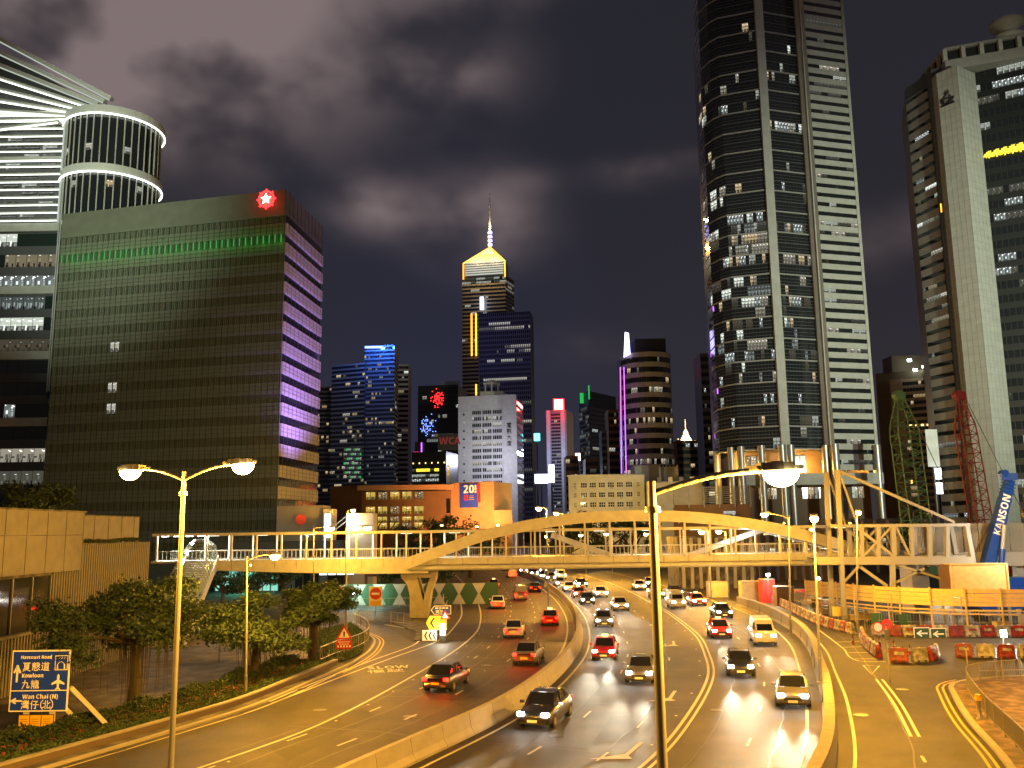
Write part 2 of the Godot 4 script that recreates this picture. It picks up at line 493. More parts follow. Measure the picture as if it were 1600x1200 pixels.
	glow("tube_or_glow_white", Color(0.93, 1.0, 0.9), 3.6)  # lamp tubes, and the glow strips added to the louvred tower
	glow("tube_or_glow_soft", Color(0.9, 1.0, 0.88), 0.55)  # dimmer, also used for added glow strips on the raking slats
	glow("neon_red", Color(1.0, 0.02, 0.02), 6.0)
	glow("neon_hot", Color(1.0, 0.55, 0.45), 8.0)
	glow("neon_green", Color(0.03, 0.8, 0.15), 0.6)
	glow("neon_purple", Color(0.6, 0.12, 1.0), 2.5)
	glow("neon_violet", Color(0.5, 0.45, 1.0), 6.0)
	glow("neon_blue", Color(0.2, 0.3, 1.0), 4.0)
	glow("neon_cyan", Color(0.1, 1.0, 1.0), 6.0)
	glow("neon_orange", Color(1.0, 0.45, 0.03), 3.0)
	glow("neon_yellow", Color(1.0, 0.75, 0.04), 2.0)
	glow("screen_white", Color(0.8, 0.85, 1.0), 5.0)
	glow("headlamp", Color(1.0, 0.97, 0.88), 90.0)
	glow("tail_lamp", Color(1.0, 0.02, 0.01), 8.0)
	glow("roof_lamp", Color(1.0, 0.75, 0.25), 3.0)

func omni(parent: Node, at: Vector3, c: Color, energy: float, size := 0.15, reach := 120.0) -> void:
	var l := OmniLight3D.new()
	l.name = numbered("lamp_light", parent)
	l.light_color = c
	l.light_energy = energy
	l.light_size = size
	l.omni_range = reach
	l.omni_attenuation = 2.0
	l.shadow_enabled = true
	parent.add_child(l, true)
	l.position = at - org

func spot(parent: Node, at: Vector3, aim: Vector3, c: Color, energy: float, angle: float, size := 0.1, reach := 150.0) -> void:
	var l := SpotLight3D.new()
	l.name = numbered("lamp_light", parent)
	l.light_color = c
	l.light_energy = energy
	l.light_size = size
	l.spot_range = reach
	l.spot_angle = angle
	l.spot_attenuation = 2.0
	l.shadow_enabled = true
	parent.add_child(l, true)
	var f := (aim - at).normalized()
	l.transform = Transform3D(Basis.looking_at(f, Vector3.UP if absf(f.y) < 0.95 else Vector3.BACK), at - org)

# ---------------------------------------------------------------- roads and ground
var median: PackedVector2Array
var lane_solid: PackedVector2Array
var edge_right: PackedVector2Array
var parapet: PackedVector2Array
var kerb_left: PackedVector2Array
var far_left: PackedVector2Array

func road_lines() -> void:
	median = smooth_line([Vector2(-30, 6), Vector2(-19.5, -12), Vector2(-9.6, -27), Vector2(-4.8, -37.5), Vector2(-0.3, -48.7), Vector2(3.7, -66), Vector2(5.5, -81), Vector2(6.5, -102), Vector2(6.1, -132), Vector2(3.2, -176), Vector2(-2, -211), Vector2(-12, -290), Vector2(-16, -400), Vector2(-10, -620)], 1.5)
	lane_solid = smooth_line([Vector2(-19, 6), Vector2(-8, -12), Vector2(-0.5, -27), Vector2(4.8, -37), Vector2(8.0, -45.3), Vector2(11.9, -58), Vector2(13.7, -67), Vector2(15.8, -82.3), Vector2(17.1, -113), Vector2(16.6, -160), Vector2(12, -208), Vector2(0, -290), Vector2(-3, -400), Vector2(4, -620)], 1.5)
	edge_right = smooth_line([Vector2(-12, 6), Vector2(-1, -10), Vector2(6.3, -27), Vector2(10.9, -36.7), Vector2(14.3, -46.2), Vector2(18.3, -60), Vector2(22.4, -76.8), Vector2(25.2, -99), Vector2(25.0, -140), Vector2(20, -208), Vector2(8, -290), Vector2(4, -400), Vector2(11, -620)], 1.5)
	parapet = smooth_line([Vector2(-10, 2), Vector2(2.6, -17), Vector2(7.4, -27), Vector2(12.0, -36.7), Vector2(16.4, -49.4), Vector2(19.5, -60), Vector2(22.6, -71), Vector2(25.2, -84), Vector2(27, -104), Vector2(26.6, -140), Vector2(21.4, -208)], 1.5)
	kerb_left = smooth_line([Vector2(-38, 6), Vector2(-29, -15), Vector2(-21.6, -31), Vector2(-18.5, -38.7), Vector2(-16.4, -44), Vector2(-14.1, -50.5), Vector2(-12.5, -60), Vector2(-11.5, -67), Vector2(-11.4, -74), Vector2(-12.6, -82), Vector2(-16.5, -89), Vector2(-24, -94)], 1.0)
	far_left = smooth_line([Vector2(-8.2, -77), Vector2(-7.0, -84), Vector2(-6.6, -104), Vector2(-8.8, -135), Vector2(-15, -205), Vector2(-28, -290), Vector2(-31, -400), Vector2(-26, -620)], 1.5)

func extrude(st: SurfaceTool, line: PackedVector2Array, prof: Array) -> void:
	var rows := []
	for p in prof: rows.append(offset_line(line, p.x))
	for j in prof.size():
		var k := (j + 1) % prof.size()
		for i in line.size() - 1:
			quad(st, v3(rows[j][i], prof[j].y), v3(rows[k][i], prof[k].y), v3(rows[k][i + 1], prof[k].y), v3(rows[j][i + 1], prof[j].y))
	for i in [0, line.size() - 1]:
		for j in range(1, prof.size() - 1):
			tri(st, v3(rows[0][i], prof[0].y), v3(rows[j][i], prof[j].y), v3(rows[j + 1][i], prof[j + 1].y))

func cut(line: PackedVector2Array, z0: float, z1: float) -> PackedVector2Array:
	var out := PackedVector2Array()
	for p in line:
		if p.y <= z0 and p.y >= z1: out.append(p)
	return out

func flat(st: SurfaceTool, poly: Array, y: float) -> void:
	var pv := PackedVector2Array(poly)
	var ix := Geometry2D.triangulate_polygon(pv)
	for k in range(0, ix.size(), 3): tri(st, v3(pv[ix[k]], y), v3(pv[ix[k + 1]], y), v3(pv[ix[k + 2]], y))

func paint_line(called: String, line: PackedVector2Array, width: float, paint := "road_paint", dash := 0.0, gap := 0.0, y := 0.026) -> void:
	org = Vector3.ZERO
	var st := S()
	var gone := 0.0
	var l := offset_line(line, -width / 2)
	var r := offset_line(line, width / 2)
	for i in line.size() - 1:
		var seg := line[i].distance_to(line[i + 1])
		if dash == 0.0:
			quad(st, v3(l[i], y), v3(r[i], y), v3(r[i + 1], y), v3(l[i + 1], y))
		else:
			var t := fposmod(gone, dash + gap)
			if t < dash and t + seg <= dash + seg * 0.6:
				quad(st, v3(l[i], y), v3(r[i], y), v3(r[i + 1], y), v3(l[i + 1], y))
		gone += seg
	structure(called, st, mats[paint])

func stud_line(line: PackedVector2Array, gap: float) -> void:
	org = Vector3.ZERO
	var st := S()
	var l := resample(line, int(absf(line[0].y - line[-1].y) / gap))
	for p in l: box(st, v3(p, 0.035), Vector3(0.12, 0.03, 0.1))
	structure("road_studs", st, mats["white_paint"])

func arrow_mark(at: Vector2, dir: Vector2, turn: float) -> void:
	org = Vector3.ZERO
	var st := S()
	var f := dir.normalized()
	var s := Vector2(-f.y, f.x)
	var y := 0.026
	var q := func(p: Vector2) -> Vector3: return v3(at + f * p.y + s * p.x, y)
	var pts := [Vector2(-0.1, 0), Vector2(0.1, 0), Vector2(0.1, 2.6), Vector2(-0.1, 2.6)]
	quad(st, q.call(pts[0]), q.call(pts[1]), q.call(pts[2]), q.call(pts[3]))
	var h := Vector2(turn * 0.9, 3.4) if turn != 0 else Vector2(0, 4.2)
	var d := Vector2(turn, 0.7).normalized() if turn != 0 else Vector2(0, 1)
	var e := Vector2(-d.y, d.x)
	var b := h - d * 1.3
	quad(st, q.call(Vector2(-0.1, 2.6)), q.call(Vector2(0.1, 2.6)), q.call(b + e * -0.1), q.call(b + e * 0.1))
	tri(st, q.call(b + e * 0.42), q.call(b - e * 0.42), q.call(h + d * 0.4))
	structure("arrow_marking", st, mats["road_paint"])

func build_ground() -> void:
	road_lines()
	org = Vector3.ZERO
	var st := S()
	for ix in range(-4, 4):
		for iz in range(-5, 1):
			quad(st, Vector3(ix * 700, 0, (iz + 1) * 700), Vector3((ix + 1) * 700, 0, (iz + 1) * 700), Vector3((ix + 1) * 700, 0, iz * 700), Vector3(ix * 700, 0, iz * 700))
	structure("ground", st, mats["ground_dark"])
	# outbound carriageway
	st = S()
	var n := 160
	strip(st, resample(cut(kerb_left, 6, -78), n), resample(cut(median, 6, -78), n), 0.012)
	strip(st, resample(cut(far_left, -77.9, -620), n), resample(cut(median, -77.9, -620), n), 0.008)
	structure("road", st, mats["asphalt"])
	# inbound carriageway
	st = S()
	strip(st, resample(cut(median, 6, -620), 300), resample(offset_line(cut(edge_right, 6, -620), 1.2), 300), 0.010)
	structure("road", st, mats["asphalt"])
	# road on the right beside the works
	st = S()
	flat(st, [Vector2(-2, 2), Vector2(12, -36), Vector2(16.6, -49), Vector2(19.8, -60), Vector2(22.8, -71), Vector2(25.6, -84), Vector2(27.4, -104), Vector2(28, -126), Vector2(70, -126), Vector2(70, -50), Vector2(28.5, -50.6), Vector2(19.5, -36), Vector2(6, 2)], 0.006)
	structure("side_road", st, mats["asphalt_dark"])
	# street under the left end of the footbridge, and the slip road into it
	st = S()
	flat(st, [Vector2(-11.4, -70), Vector2(-8.2, -77), Vector2(-13.5, -94), Vector2(-13, -97.5), Vector2(-7, -100), Vector2(-7.5, -114), Vector2(-70, -114), Vector2(-70, -98), Vector2(-24, -94), Vector2(-16.5, -89), Vector2(-12.6, -82)], 0.004)
	structure("slip_road", st, mats["asphalt"])
	st = S()
	flat(st, [Vector2(-40, 6), Vector2(-20, -37), Vector2(-15, -50), Vector2(-13.4, -62), Vector2(-12.2, -72), Vector2(-13.6, -82), Vector2(-17.5, -88.5), Vector2(-24, -93), Vector2(-70, -97), Vector2(-70, 6)], 0.10)
	structure("plaza", st, mats["paving"])
	# pier island, with a kerb
	st = S()
	prism(st, [Vector2(-8.6, -79), Vector2(-7.9, -79.4), Vector2(-7.3, -86), Vector2(-7.2, -98), Vector2(-7.6, -110), Vector2(-11.0, -110), Vector2(-12.6, -98), Vector2(-12.6, -94.5), Vector2(-9.2, -86)], 0, 0.14)
	structure("traffic_island", st, mats["concrete_dark"])
	# pavement with a kerb on the far right
	st = S()
	var kr := smooth_line([Vector2(6.5, 0), Vector2(12.5, -20), Vector2(18.9, -36.3), Vector2(21.5, -44.5), Vector2(24.1, -51.5), Vector2(25.4, -54.3), Vector2(27.6, -55.9), Vector2(34, -57.2), Vector2(70, -60)], 1.0)
	for i in kr.size() - 1:
		quad(st, v3(kr[i], 0.13), Vector3(75, 0.13, kr[i].y + 1.0), Vector3(75, 0.13, kr[i + 1].y + 1.0), v3(kr[i + 1], 0.13))
	structure("pavement", st, mats["orange_tile"])
	st = S()
	extrude(st, kr, [Vector2(-0.16, 0), Vector2(-0.16, 0.12), Vector2(-0.13, 0.15), Vector2(0.12, 0.15), Vector2(0.12, 0)])
	structure("kerb", st, mats["concrete"])
	st = S()
	extrude(st, kerb_left, [Vector2(-0.2, 0), Vector2(-0.2, 0.14), Vector2(-0.03, 0.14), Vector2(0, 0.11), Vector2(0, 0)])
	structure("kerb", st, mats["concrete"])
	# grass in front of the slip road
	st = S()
	flat(st, [Vector2(-14.63, -66.96), Vector2(-18.16, -78.46), Vector2(-18.45, -88.89), Vector2(-16.85, -94.69), Vector2(-13.63, -84.58), Vector2(-11.79, -71.45), Vector2(-12.32, -67.39)], 0.14)
	structure("lawn", st, mats["grass"])
	st = S()
	flat(st, [Vector2(-43.77, -110.87), Vector2(-35.03, -106.36), Vector2(-31.77, -96.58), Vector2(-38.11, -97.38)], 0.14)
	structure("lawn", st, mats["grass"])
	# painted lines
	var far := cut(median, -20, -420)
	paint_line("lane_line", cut(offset_line(median, -1.0), 0, -400), 0.15)
	paint_line("lane_line", offset_line(far, -4.3), 0.12, "road_paint", 2.0, 4.5)
	paint_line("lane_line", offset_line(far, -7.0), 0.12, "road_paint", 2.0, 4.5)
	var outer := smooth_line([Vector2(-21, -20), Vector2(-12.6, -38), Vector2(-9.6, -45.7), Vector2(-6.8, -59.5), Vector2(-4.4, -75.4), Vector2(-3.5, -90), Vector2(-4.6, -117), Vector2(-7.5, -149.6), Vector2(-14, -208)], 1.0)
	paint_line("lane_line", outer, 0.16)
	stud_line(offset_line(outer, 0.45), 4.0)
	stud_line(offset_line(cut(median, -60, -200), -4.9), 6.0)
	stud_line(offset_line(cut(median, -60, -200), -7.6), 6.0)
	paint_line("lane_line", offset_line(cut(kerb_left, 0, -62), 0.5), 0.14)
	for d in [0.35, 0.65]: paint_line("double_yellow_line", offset_line(cut(kerb_left, -62, -93), d), 0.12, "yellow_paint")
	var gore := smooth_line([Vector2(-13.7, -52), Vector2(-12.2, -60), Vector2(-10.4, -68), Vector2(-8.5, -75.8), Vector2(-8.3, -80), Vector2(-9.6, -87.6), Vector2(-13.2, -93.5)], 0.7)
	paint_line("gore_line", gore, 0.16)
	var gore_main := smooth_line([Vector2(-13.4, -51.5), Vector2(-10.9, -62), Vector2(-9.0, -69.5), Vector2(-6.6, -79), Vector2(-6.0, -88), Vector2(-6.0, -104), Vector2(-8.3, -135)], 0.7)
	paint_line("gore_line", gore_main, 0.16)
	paint_line("lane_line", cut(offset_line(median, 1.0), 0, -400), 0.15)
	paint_line("lane_line", offset_line(far, 4.1), 0.12, "road_paint", 2.0, 5.5)
	paint_line("lane_line", offset_line(far, 7.1), 0.12, "road_paint", 2.0, 5.5)
	paint_line("lane_line", cut(lane_solid, 0, -300), 0.16)
	paint_line("lane_line", cut(offset_line(lane_solid, 0.35), 0, -120), 0.14)
	paint_line("lane_line", offset_line(cut(lane_solid, -20, -400), 3.4), 0.12, "road_paint", 2.0, 5.5)
	paint_line("lane_line", cut(edge_right, 0, -400), 0.15)
	stud_line(offset_line(cut(lane_solid, -34, -200), -0.5), 6.0)
	paint_line("lane_line", offset_line(cut(parapet, 0, -110), 1.0), 0.14)
	arrow_mark(Vector2(5.48, -41.28), Vector2(-0.42, 1), 1.0)
	arrow_mark(Vector2(9.14, -53.72), Vector2(-0.3, 1), 1.0)
	arrow_mark(Vector2(13.10, -76.91), Vector2(-0.15, 1), 1.0)
	# side road: double line, give-way triangle, hatching, yellow lines
	for d in [-0.17, 0.17]: paint_line("double_white_line", offset_line(smooth_line([Vector2(22.08, -56.74), Vector2(19.96, -49.12), Vector2(17.57, -41.58)], 0.6), d), 0.14)
	paint_line("lane_line", smooth_line([Vector2(16.35, -38.23), Vector2(16.05, -37.23)], 0.4), 0.13)
	paint_line("lane_line", smooth_line([Vector2(27.40, -83.47), Vector2(25.01, -70.82), Vector2(23.68, -64.47), Vector2(25.44, -64.00)], 0.6), 0.13)
	for k in 4:
		var t := k / 3.0
		paint_line("hatched_marking", PackedVector2Array([Vector2(25.80, -74.71).lerp(Vector2(23.85, -65.40), t), Vector2(28.40, -75.29).lerp(Vector2(25.67, -65.23), t)]), 0.14)
	paint_line("give_way_triangle", PackedVector2Array([Vector2(23.29, -62.41), Vector2(24.21, -62.04), Vector2(22.38, -58.68), Vector2(23.29, -62.41)]), 0.12)
	for d in [-0.45, -0.75]: paint_line("double_yellow_line", offset_line(cut(kr, -14, -55.6), d), 0.12, "yellow_paint")
	paint_line("yellow_line", PackedVector2Array([Vector2(29.12, -58.64), Vector2(32.09, -58.91)]), 0.14, "yellow_paint", 0, 0, 0.15)
	# SLOW, in two scripts, on the slip road
	org = Vector3.ZERO
	var u := (Vector3(-8.19, 0.00, -64.85) - Vector3(-10.08, 0.00, -64.42)).normalized()
	var v := Vector3(u.z, 0, -u.x)
	u.y = 0
	org = Vector3(-10.04, 0.03, -63.34)
	st = S()
	glyph(st, "slow", org + v * -1.7 + u * -0.1, u, v * 1.25, 1.1)
	glyph(st, "drive", org + v * -1.7 + u * 1.2, u, v * 1.25, 1.1)
	var slow := structure("slow_marking", st, mats["road_paint"])
	text("SLOW", mats["road_paint"], slow, org, u * 1.0, v * 1.6, 0.75, true, 0.004)
	# repaired patches and manhole covers
	for q in [[Vector2(16.13, -44.89), Vector2(22.34, -44.51), Vector2(19.98, -38.25), Vector2(13.84, -38.57)], [Vector2(-4.19, -52.65), Vector2(-2.41, -57.71), Vector2(-1.16, -54.47), Vector2(-2.86, -49.60)], [Vector2(-10.76, -40.99), Vector2(-8.44, -50.15), Vector2(-7.02, -47.55), Vector2(-9.37, -38.73)], [Vector2(4.73, -46.81), Vector2(6.51, -47.01), Vector2(4.98, -41.31), Vector2(3.29, -41.16)], [Vector2(16.21, -63.03), Vector2(18.11, -62.86), Vector2(15.75, -54.29), Vector2(13.92, -54.42)]]:
		org = Vector3.ZERO
		st = S()
		flat(st, q, 0.0175)
		structure("asphalt_patch", st, mats["asphalt_dark"])
	for q in [Vector2(16.99, -46.34), Vector2(21.97, -53.19), Vector2(-5.39, -47.45), Vector2(1.82, -42.73), Vector2(10.27, -48.06), Vector2(-10.34, -49.41), Vector2(-2.03, -64.62)]:
		org = v3(q)
		st = S()
		tube(st, v3(q, 0.004), v3(q, 0.024), 0.36, 0.36, 16)
		structure("manhole_cover", st, mats["dark_metal"])
	# tar seams along and across the lanes, gully grates at the kerb
	var rr := RandomNumberGenerator.new()
	rr.seed = 17
	for cfg in [[median, -3.6, -30, -120], [median, -6.2, -34, -100], [median, -8.0, -36, -80], [median, 3.3, -32, -120], [median, 6.9, -36, -110], [lane_solid, 1.6, -34, -100], [lane_solid, 4.6, -36, -96], [parapet, 3.2, -34, -90]]:
		var base := offset_line(cut(cfg[0], cfg[2], cfg[3]), cfg[1])
		var seam := PackedVector2Array()
		for p in base: seam.append(p + Vector2(rr.randfn() * 0.05, rr.randfn() * 0.05))
		paint_line("tar_seam", seam, 0.07, "sign_black", 0, 0, 0.021)
	for z in [-42, -51, -63, -78, -95]:
		for cfg in [[median, -0.5, 0.95], [median, 0.5, -0.6]]:
			var a := at_z(cfg[0], z)
			var d: Vector2 = a[1]
			var across := Vector2(-d.y, d.x)
			paint_line("tar_seam", PackedVector2Array([a[0] + across * cfg[1], a[0] + across * cfg[1] * 8.0 + d * 0.4, a[0] + across * cfg[1] * 18.0]), 0.08, "sign_black", 0, 0, 0.0225)
	for z in [-41.0, -48.5, -56.0, -64.0]:
		var a := at_z(kerb_left, z)
		org = v3(a[0])
		st = S()
		var d: Vector2 = a[1]
		for k in 6: bar(st, v3(a[0] + Vector2(-d.y, d.x) * (0.12 + k * 0.07), 0.022) - v3(d) * 0.3, v3(a[0] + Vector2(-d.y, d.x) * (0.12 + k * 0.07), 0.022) + v3(d) * 0.3, 0.035, 0.03)
		structure("gully_grate", st, mats["dark_metal"])
	# brick retaining wall of the flower bed along the kerb, brick by brick
	var wl := offset_line(cut(kerb_left, -30, -66), -0.9)
	org = v3(wl[0])
	var wall := thing("planter_wall", "low brown brick retaining wall of the flower bed beside the left kerb", "wall", org)
	st = S()
	extrude(st, wl, [Vector2(-0.16, 0), Vector2(-0.16, 0.42), Vector2(0.08, 0.42), Vector2(0.08, 0)])
	put("core", st, mats["concrete_dark"], wall)
	st = S()
	extrude(st, wl, [Vector2(-0.2, 0.42), Vector2(-0.2, 0.49), Vector2(0.14, 0.49), Vector2(0.14, 0.42)])
	put("coping", st, mats["concrete"], wall)
	st = S()
	var fine := resample(wl, 190)
	for c in 5:
		for i in fine.size() - 1:
			var a := fine[i].lerp(fine[i + 1], 0.5 * (c % 2))
			var b := a + (fine[i + 1] - fine[i]) * 0.94
			var out := Vector2(-(b - a).normalized().y, (b - a).normalized().x)
			bar(st, v3(a + out * 0.085, 0.04 + c * 0.08), v3(b + out * 0.085, 0.04 + c * 0.08), 0.03, 0.068)
	stuff(put("brick", st, mats["brick"], wall))
	# raised pavement strip between kerb and wall
	org = Vector3.ZERO
	st = S()
	extrude(st, cut(kerb_left, 4, -66), [Vector2(-0.85, 0.02), Vector2(-0.85, 0.13), Vector2(-0.2, 0.13), Vector2(-0.2, 0.02)])
	structure("kerb_margin", st, mats["concrete_dark"])

func build_barriers() -> void:
	# concrete median barrier, unit by unit
	var o := thing("median_barrier", "long curved concrete barrier of butted units between the two carriageways", "barrier", v3(median[0]))
	var prof := [Vector2(-0.42, 0), Vector2(-0.42, 0.12), Vector2(-0.24, 0.35), Vector2(-0.13, 0.95), Vector2(0.13, 0.95), Vector2(0.24, 0.35), Vector2(0.42, 0.12), Vector2(0.42, 0)]
	var line := resample(cut(median, 4, -150), 720)
	for k in range(0, 708, 12):
		var st := S()
		var part := PackedVector2Array()
		for i in 13: part.append(line[k + i])
		part[12] = part[12].lerp(part[11], 0.16)
		extrude(st, part, prof)
		put("barrier_unit", st, mats["concrete"], o)
	var st2 := S()
	extrude(st2, cut(median, -150, -420), prof)
	put("barrier_run", st2, mats["concrete"], o)
	# parapet on the right
	o = thing("parapet_wall", "pale concrete parapet wall along the right edge of the inbound carriageway", "wall", v3(parapet[0]))
	line = resample(cut(parapet, 4, -112), 400)
	for k in range(0, 399, 19):
		var st := S()
		var part := PackedVector2Array()
		for i in 20:
			if k + i < line.size(): part.append(line[k + i])
		if part.size() < 2: continue
		part[-1] = part[-1].lerp(part[-2], 0.1)
		extrude(st, part, [Vector2(-0.3, 0), Vector2(-0.2, 0.2), Vector2(-0.17, 1.0), Vector2(0.25, 1.0), Vector2(0.3, 0)])
		put("parapet_unit", st, mats["concrete"], o)
		if k < 380:
			st = S()
			extrude(st, part, [Vector2(-0.2, 1.0), Vector2(-0.2, 1.07), Vector2(0.28, 1.07), Vector2(0.28, 1.0)])
			put("coping", st, mats["concrete"], o)

# ---------------------------------------------------------------- footbridge
func build_bridge() -> void:
	var zf := -97.0     # face towards the photographer
	var zb := -101.5
	var o := thing("arch_footbridge", "cream roofed footbridge with a shallow arch rib crossing above the road", "footbridge", Vector3(5, 0, -99))
	var m: Material = mats["bridge_paint"]
	var x0: float = -38.60
	var xp: float = -11.11
	var x1: float = 45.94
	var deck: float = 6.5
	# deck and box girder
	var st := S()
	box(st, Vector3((x0 + x1) / 2, deck - 0.12, (zf + zb) / 2), Vector3(x1 - x0, 0.24, zf - zb))
	put("deck", st, m, o)
	st = S()
	var prev := Vector2(x0 + 3, deck - 0.9)
	for k in 25:
		var t := k / 24.0
		var q := Vector2(lerpf(x0 + 3, xp + 2, t), deck - 0.75 - 0.85 * pow(sin(t * PI * 0.5), 0.8))
		if k > 0:
			for s in [[zf + 0.05, zf + 0.65], [zb - 0.05, zb - 0.65]]:
				quad(st, Vector3(prev.x, prev.y, s[0]), Vector3(q.x, q.y, s[0]), Vector3(q.x, deck - 0.02, s[0]), Vector3(prev.x, deck - 0.02, s[0]))
			quad(st, Vector3(prev.x, prev.y - 0.08, zb + 0.6), Vector3(q.x, q.y - 0.08, zb + 0.6), Vector3(q.x, q.y - 0.08, zf - 0.6), Vector3(prev.x, prev.y - 0.08, zf - 0.6))
			quad(st, Vector3(prev.x, prev.y - 0.08, zf - 0.6), Vector3(q.x, q.y - 0.08, zf - 0.6), Vector3(q.x, q.y, zf + 0.05), Vector3(prev.x, prev.y, zf + 0.05))
			quad(st, Vector3(prev.x, prev.y - 0.08, zb + 0.6), Vector3(q.x, q.y - 0.08, zb + 0.6), Vector3(q.x, q.y, zb - 0.05), Vector3(prev.x, prev.y, zb - 0.05))
		prev = q
	put("girder", st, m, o)
	st = S()
	box(st, Vector3((xp + 2 + x1) / 2, deck - 0.4, zf + 0.08), Vector3(x1 - xp - 2, 0.62, 0.3))
	box(st, Vector3((xp + 2 + x1) / 2, deck - 0.4, zb - 0.08), Vector3(x1 - xp - 2, 0.62, 0.3))
	put("edge_beam", st, m, o)
	st = S()
	for k in 22: box(st, Vector3(xp + 3 + k * 2.66, deck - 0.4, zf + 0.25), Vector3(0.06, 0.66, 0.06))
	for k in 12: box(st, Vector3(x0 + 4 + k * 2.3, deck - 0.5, zf + 0.06), Vector3(0.05, 0.96, 0.04))
	stuff(put("stiffeners", st, mats["bridge_grey"], o))
	# bottom tie
	st = S(true)
	for z in [zf + 0.1, zb - 0.1]: tube(st, Vector3(xp, 5.45, z), Vector3(x1, 5.45, z), 0.28, 0.28, 12)
	put("tie", st, m, o)
	# arch rib, front and back
	var pts := [Vector2(-11.63, 5.84), Vector2(-7.02, 7.45), Vector2(-3.27, 8.74), Vector2(-0.20, 9.44), Vector2(3.22, 10.01), Vector2(7.33, 10.49), Vector2(14.16, 10.61), Vector2(20.29, 10.26), Vector2(27.06, 9.23), Vector2(33.75, 7.53), Vector2(40.40, 5.71), Vector2(43.04, 4.88)]
	var arch := smooth_line(pts, 0.8)
	for z in [zf + 0.42, zb - 0.42]:
		st = S()
		for i in arch.size() - 1:
			bar(st, Vector3(arch[i].x, arch[i].y, z), Vector3(arch[i + 1].x, arch[i + 1].y, z), 0.8, 1.15 if z == zf + 0.42 else 0.9)
		put("arch_rib", st, m, o)
		st = S()
		for i in range(2, arch.size() - 2, 4): bar(st, Vector3(arch[i].x, arch[i].y, z), Vector3(arch[i].x, arch[i].y, z) + (Vector3(arch[i + 1].x, arch[i + 1].y, z) - Vector3(arch[i].x, arch[i].y, z)).normalized() * 0.1, 0.86, 1.21)
		stuff(put("seam_plates", st, m, o))
	# slanting struts from the tie up to the back rib
	for s in [[Vector3(4.19, 8.70, -101.00), Vector3(13.45, 5.35, -98.00)], [Vector3(15.51, 5.32, -98.00), Vector3(27.87, 9.10, -101.00)]]:
		st = S()
		bar(st, s[0], s[1], 0.5, 0.55)
		put("strut", st, m, o)
	# roof
	st = S()
	box(st, Vector3((x0 + 40) / 2, 9.24, (zf + zb) / 2), Vector3(40 - x0, 0.2, zf - zb - 0.1))
	put("roof", st, mats["bridge_grey"], o)
	st = S()
	for z in [zf - 0.08, zb + 0.08]: box(st, Vector3((x0 + 40) / 2, 9.24, z), Vector3(40 - x0, 0.3, 0.1))
	put("roof_edge", st, m, o)
	# posts, one by one, front and back
	st = S()
	box(st, Vector3.ZERO + org, Vector3(0.16, 2.66, 0.16))
	var post := mesh_of(st)
	st = S()
	for k in 6: box(st, org + Vector3(-1.1 + k * 0.44, 0.46, 0), Vector3(0.03, 0.92, 0.03))
	box(st, org + Vector3(0, 0.96, 0), Vector3(2.6, 0.07, 0.07))
	box(st, org + Vector3(0, 0.08, 0), Vector3(2.6, 0.05, 0.05))
	var rail := mesh_of(st)
	var x := x0 + 0.5
	while x < 40:
		for z in [zf - 0.2, zb + 0.2]:
			var wob := 0.0 if z == zf - 0.2 else 1.1
			if x + wob < 40: piece("post", post, mats["white_paint"] if x < xp + 12 else m, o, Transform3D(Basis(), Vector3(x + wob, deck + 1.32, z) - org))
			piece("railing", rail, m if z == zf - 0.2 else mats["bridge_grey"], o, Transform3D(Basis(), Vector3(x + 1.3, deck + 0.02, z) - org))
		x += 2.66
	# hangers from the rib to the deck
	x = xp + 8
	while x < 38:
		for i in arch.size() - 1:
			if arch[i].x <= x and arch[i + 1].x > x and arch[i].y > 9.6:
				st = S()
				box(st, Vector3(x, (arch[i].y - 0.4 + deck) / 2, zf + 0.3), Vector3(0.2, arch[i].y - 0.4 - deck + 0.5, 0.2))
				put("hanger", st, m, o)
		x += 2.66
	# lamps under the roof
	x = x0 + 1.0
	while x < 38:
		st = S()
		var near := x < x0 + 5.0
		box(st, Vector3(x, 9.1, (zf + zb) / 2 + 1.2), Vector3(0.7 if near else 1.2, 0.07, 0.25))
		var lamp := put("ceiling_lamp", st, mats["white_lamp"] if near else mats["tube_or_glow_white"], o)
		if near or int(x) % 2 == 0: omni(o, Vector3(x, 8.95, (zf + zb) / 2 + 1.2), Color(1, 0.98, 0.86), 34.0 if x < xp + 6 else 34.0, 0.3)
		x += 1.3 if near else 5.2
	# pier with an eye-shaped opening
	var u := Vector3(1, 0, 0)
	var v := Vector3(0, 1, 0)
	o = thing("bridge_pier", "flared concrete bridge pier with a triangular opening on the traffic island", "pier", Vector3(-10.17, 0, -99.5))
	st = S()
	var lp := [Vector2(-12.18, 5.00), Vector2(-9.85, 4.97), Vector2(-9.85, 4.37), Vector2(-10.39, 4.37), Vector2(-9.77, 2.03), Vector2(-9.76, 0.18), Vector2(-11.19, 0.19), Vector2(-11.20, 2.58), Vector2(-11.48, 3.65), Vector2(-12.10, 4.40)]
	var rp := [Vector2(-9.82, 4.97), Vector2(-8.41, 4.95), Vector2(-8.48, 4.15), Vector2(-8.95, 2.89), Vector2(-9.36, 0.17), Vector2(-9.74, 0.18), Vector2(-9.74, 2.03), Vector2(-9.09, 4.36), Vector2(-9.82, 4.37)]
	plate(st, Vector3(0, 0, -98), u, v, lp, -3.0)
	plate(st, Vector3(0, 0, -98), u, v, rp, -3.0)
	put("shaft", st, mats["concrete"], o)
	st = S()
	box(st, Vector3(-10.33, 5.28, -99.4), Vector3(4.0, 0.5, 3.6))
	put("bearing_block", st, mats["concrete"], o)
	o = thing("bridge_pier", "plain concrete bridge pier behind the hoardings at the right end of the arch", "pier", Vector3(43.14, 0, -99))
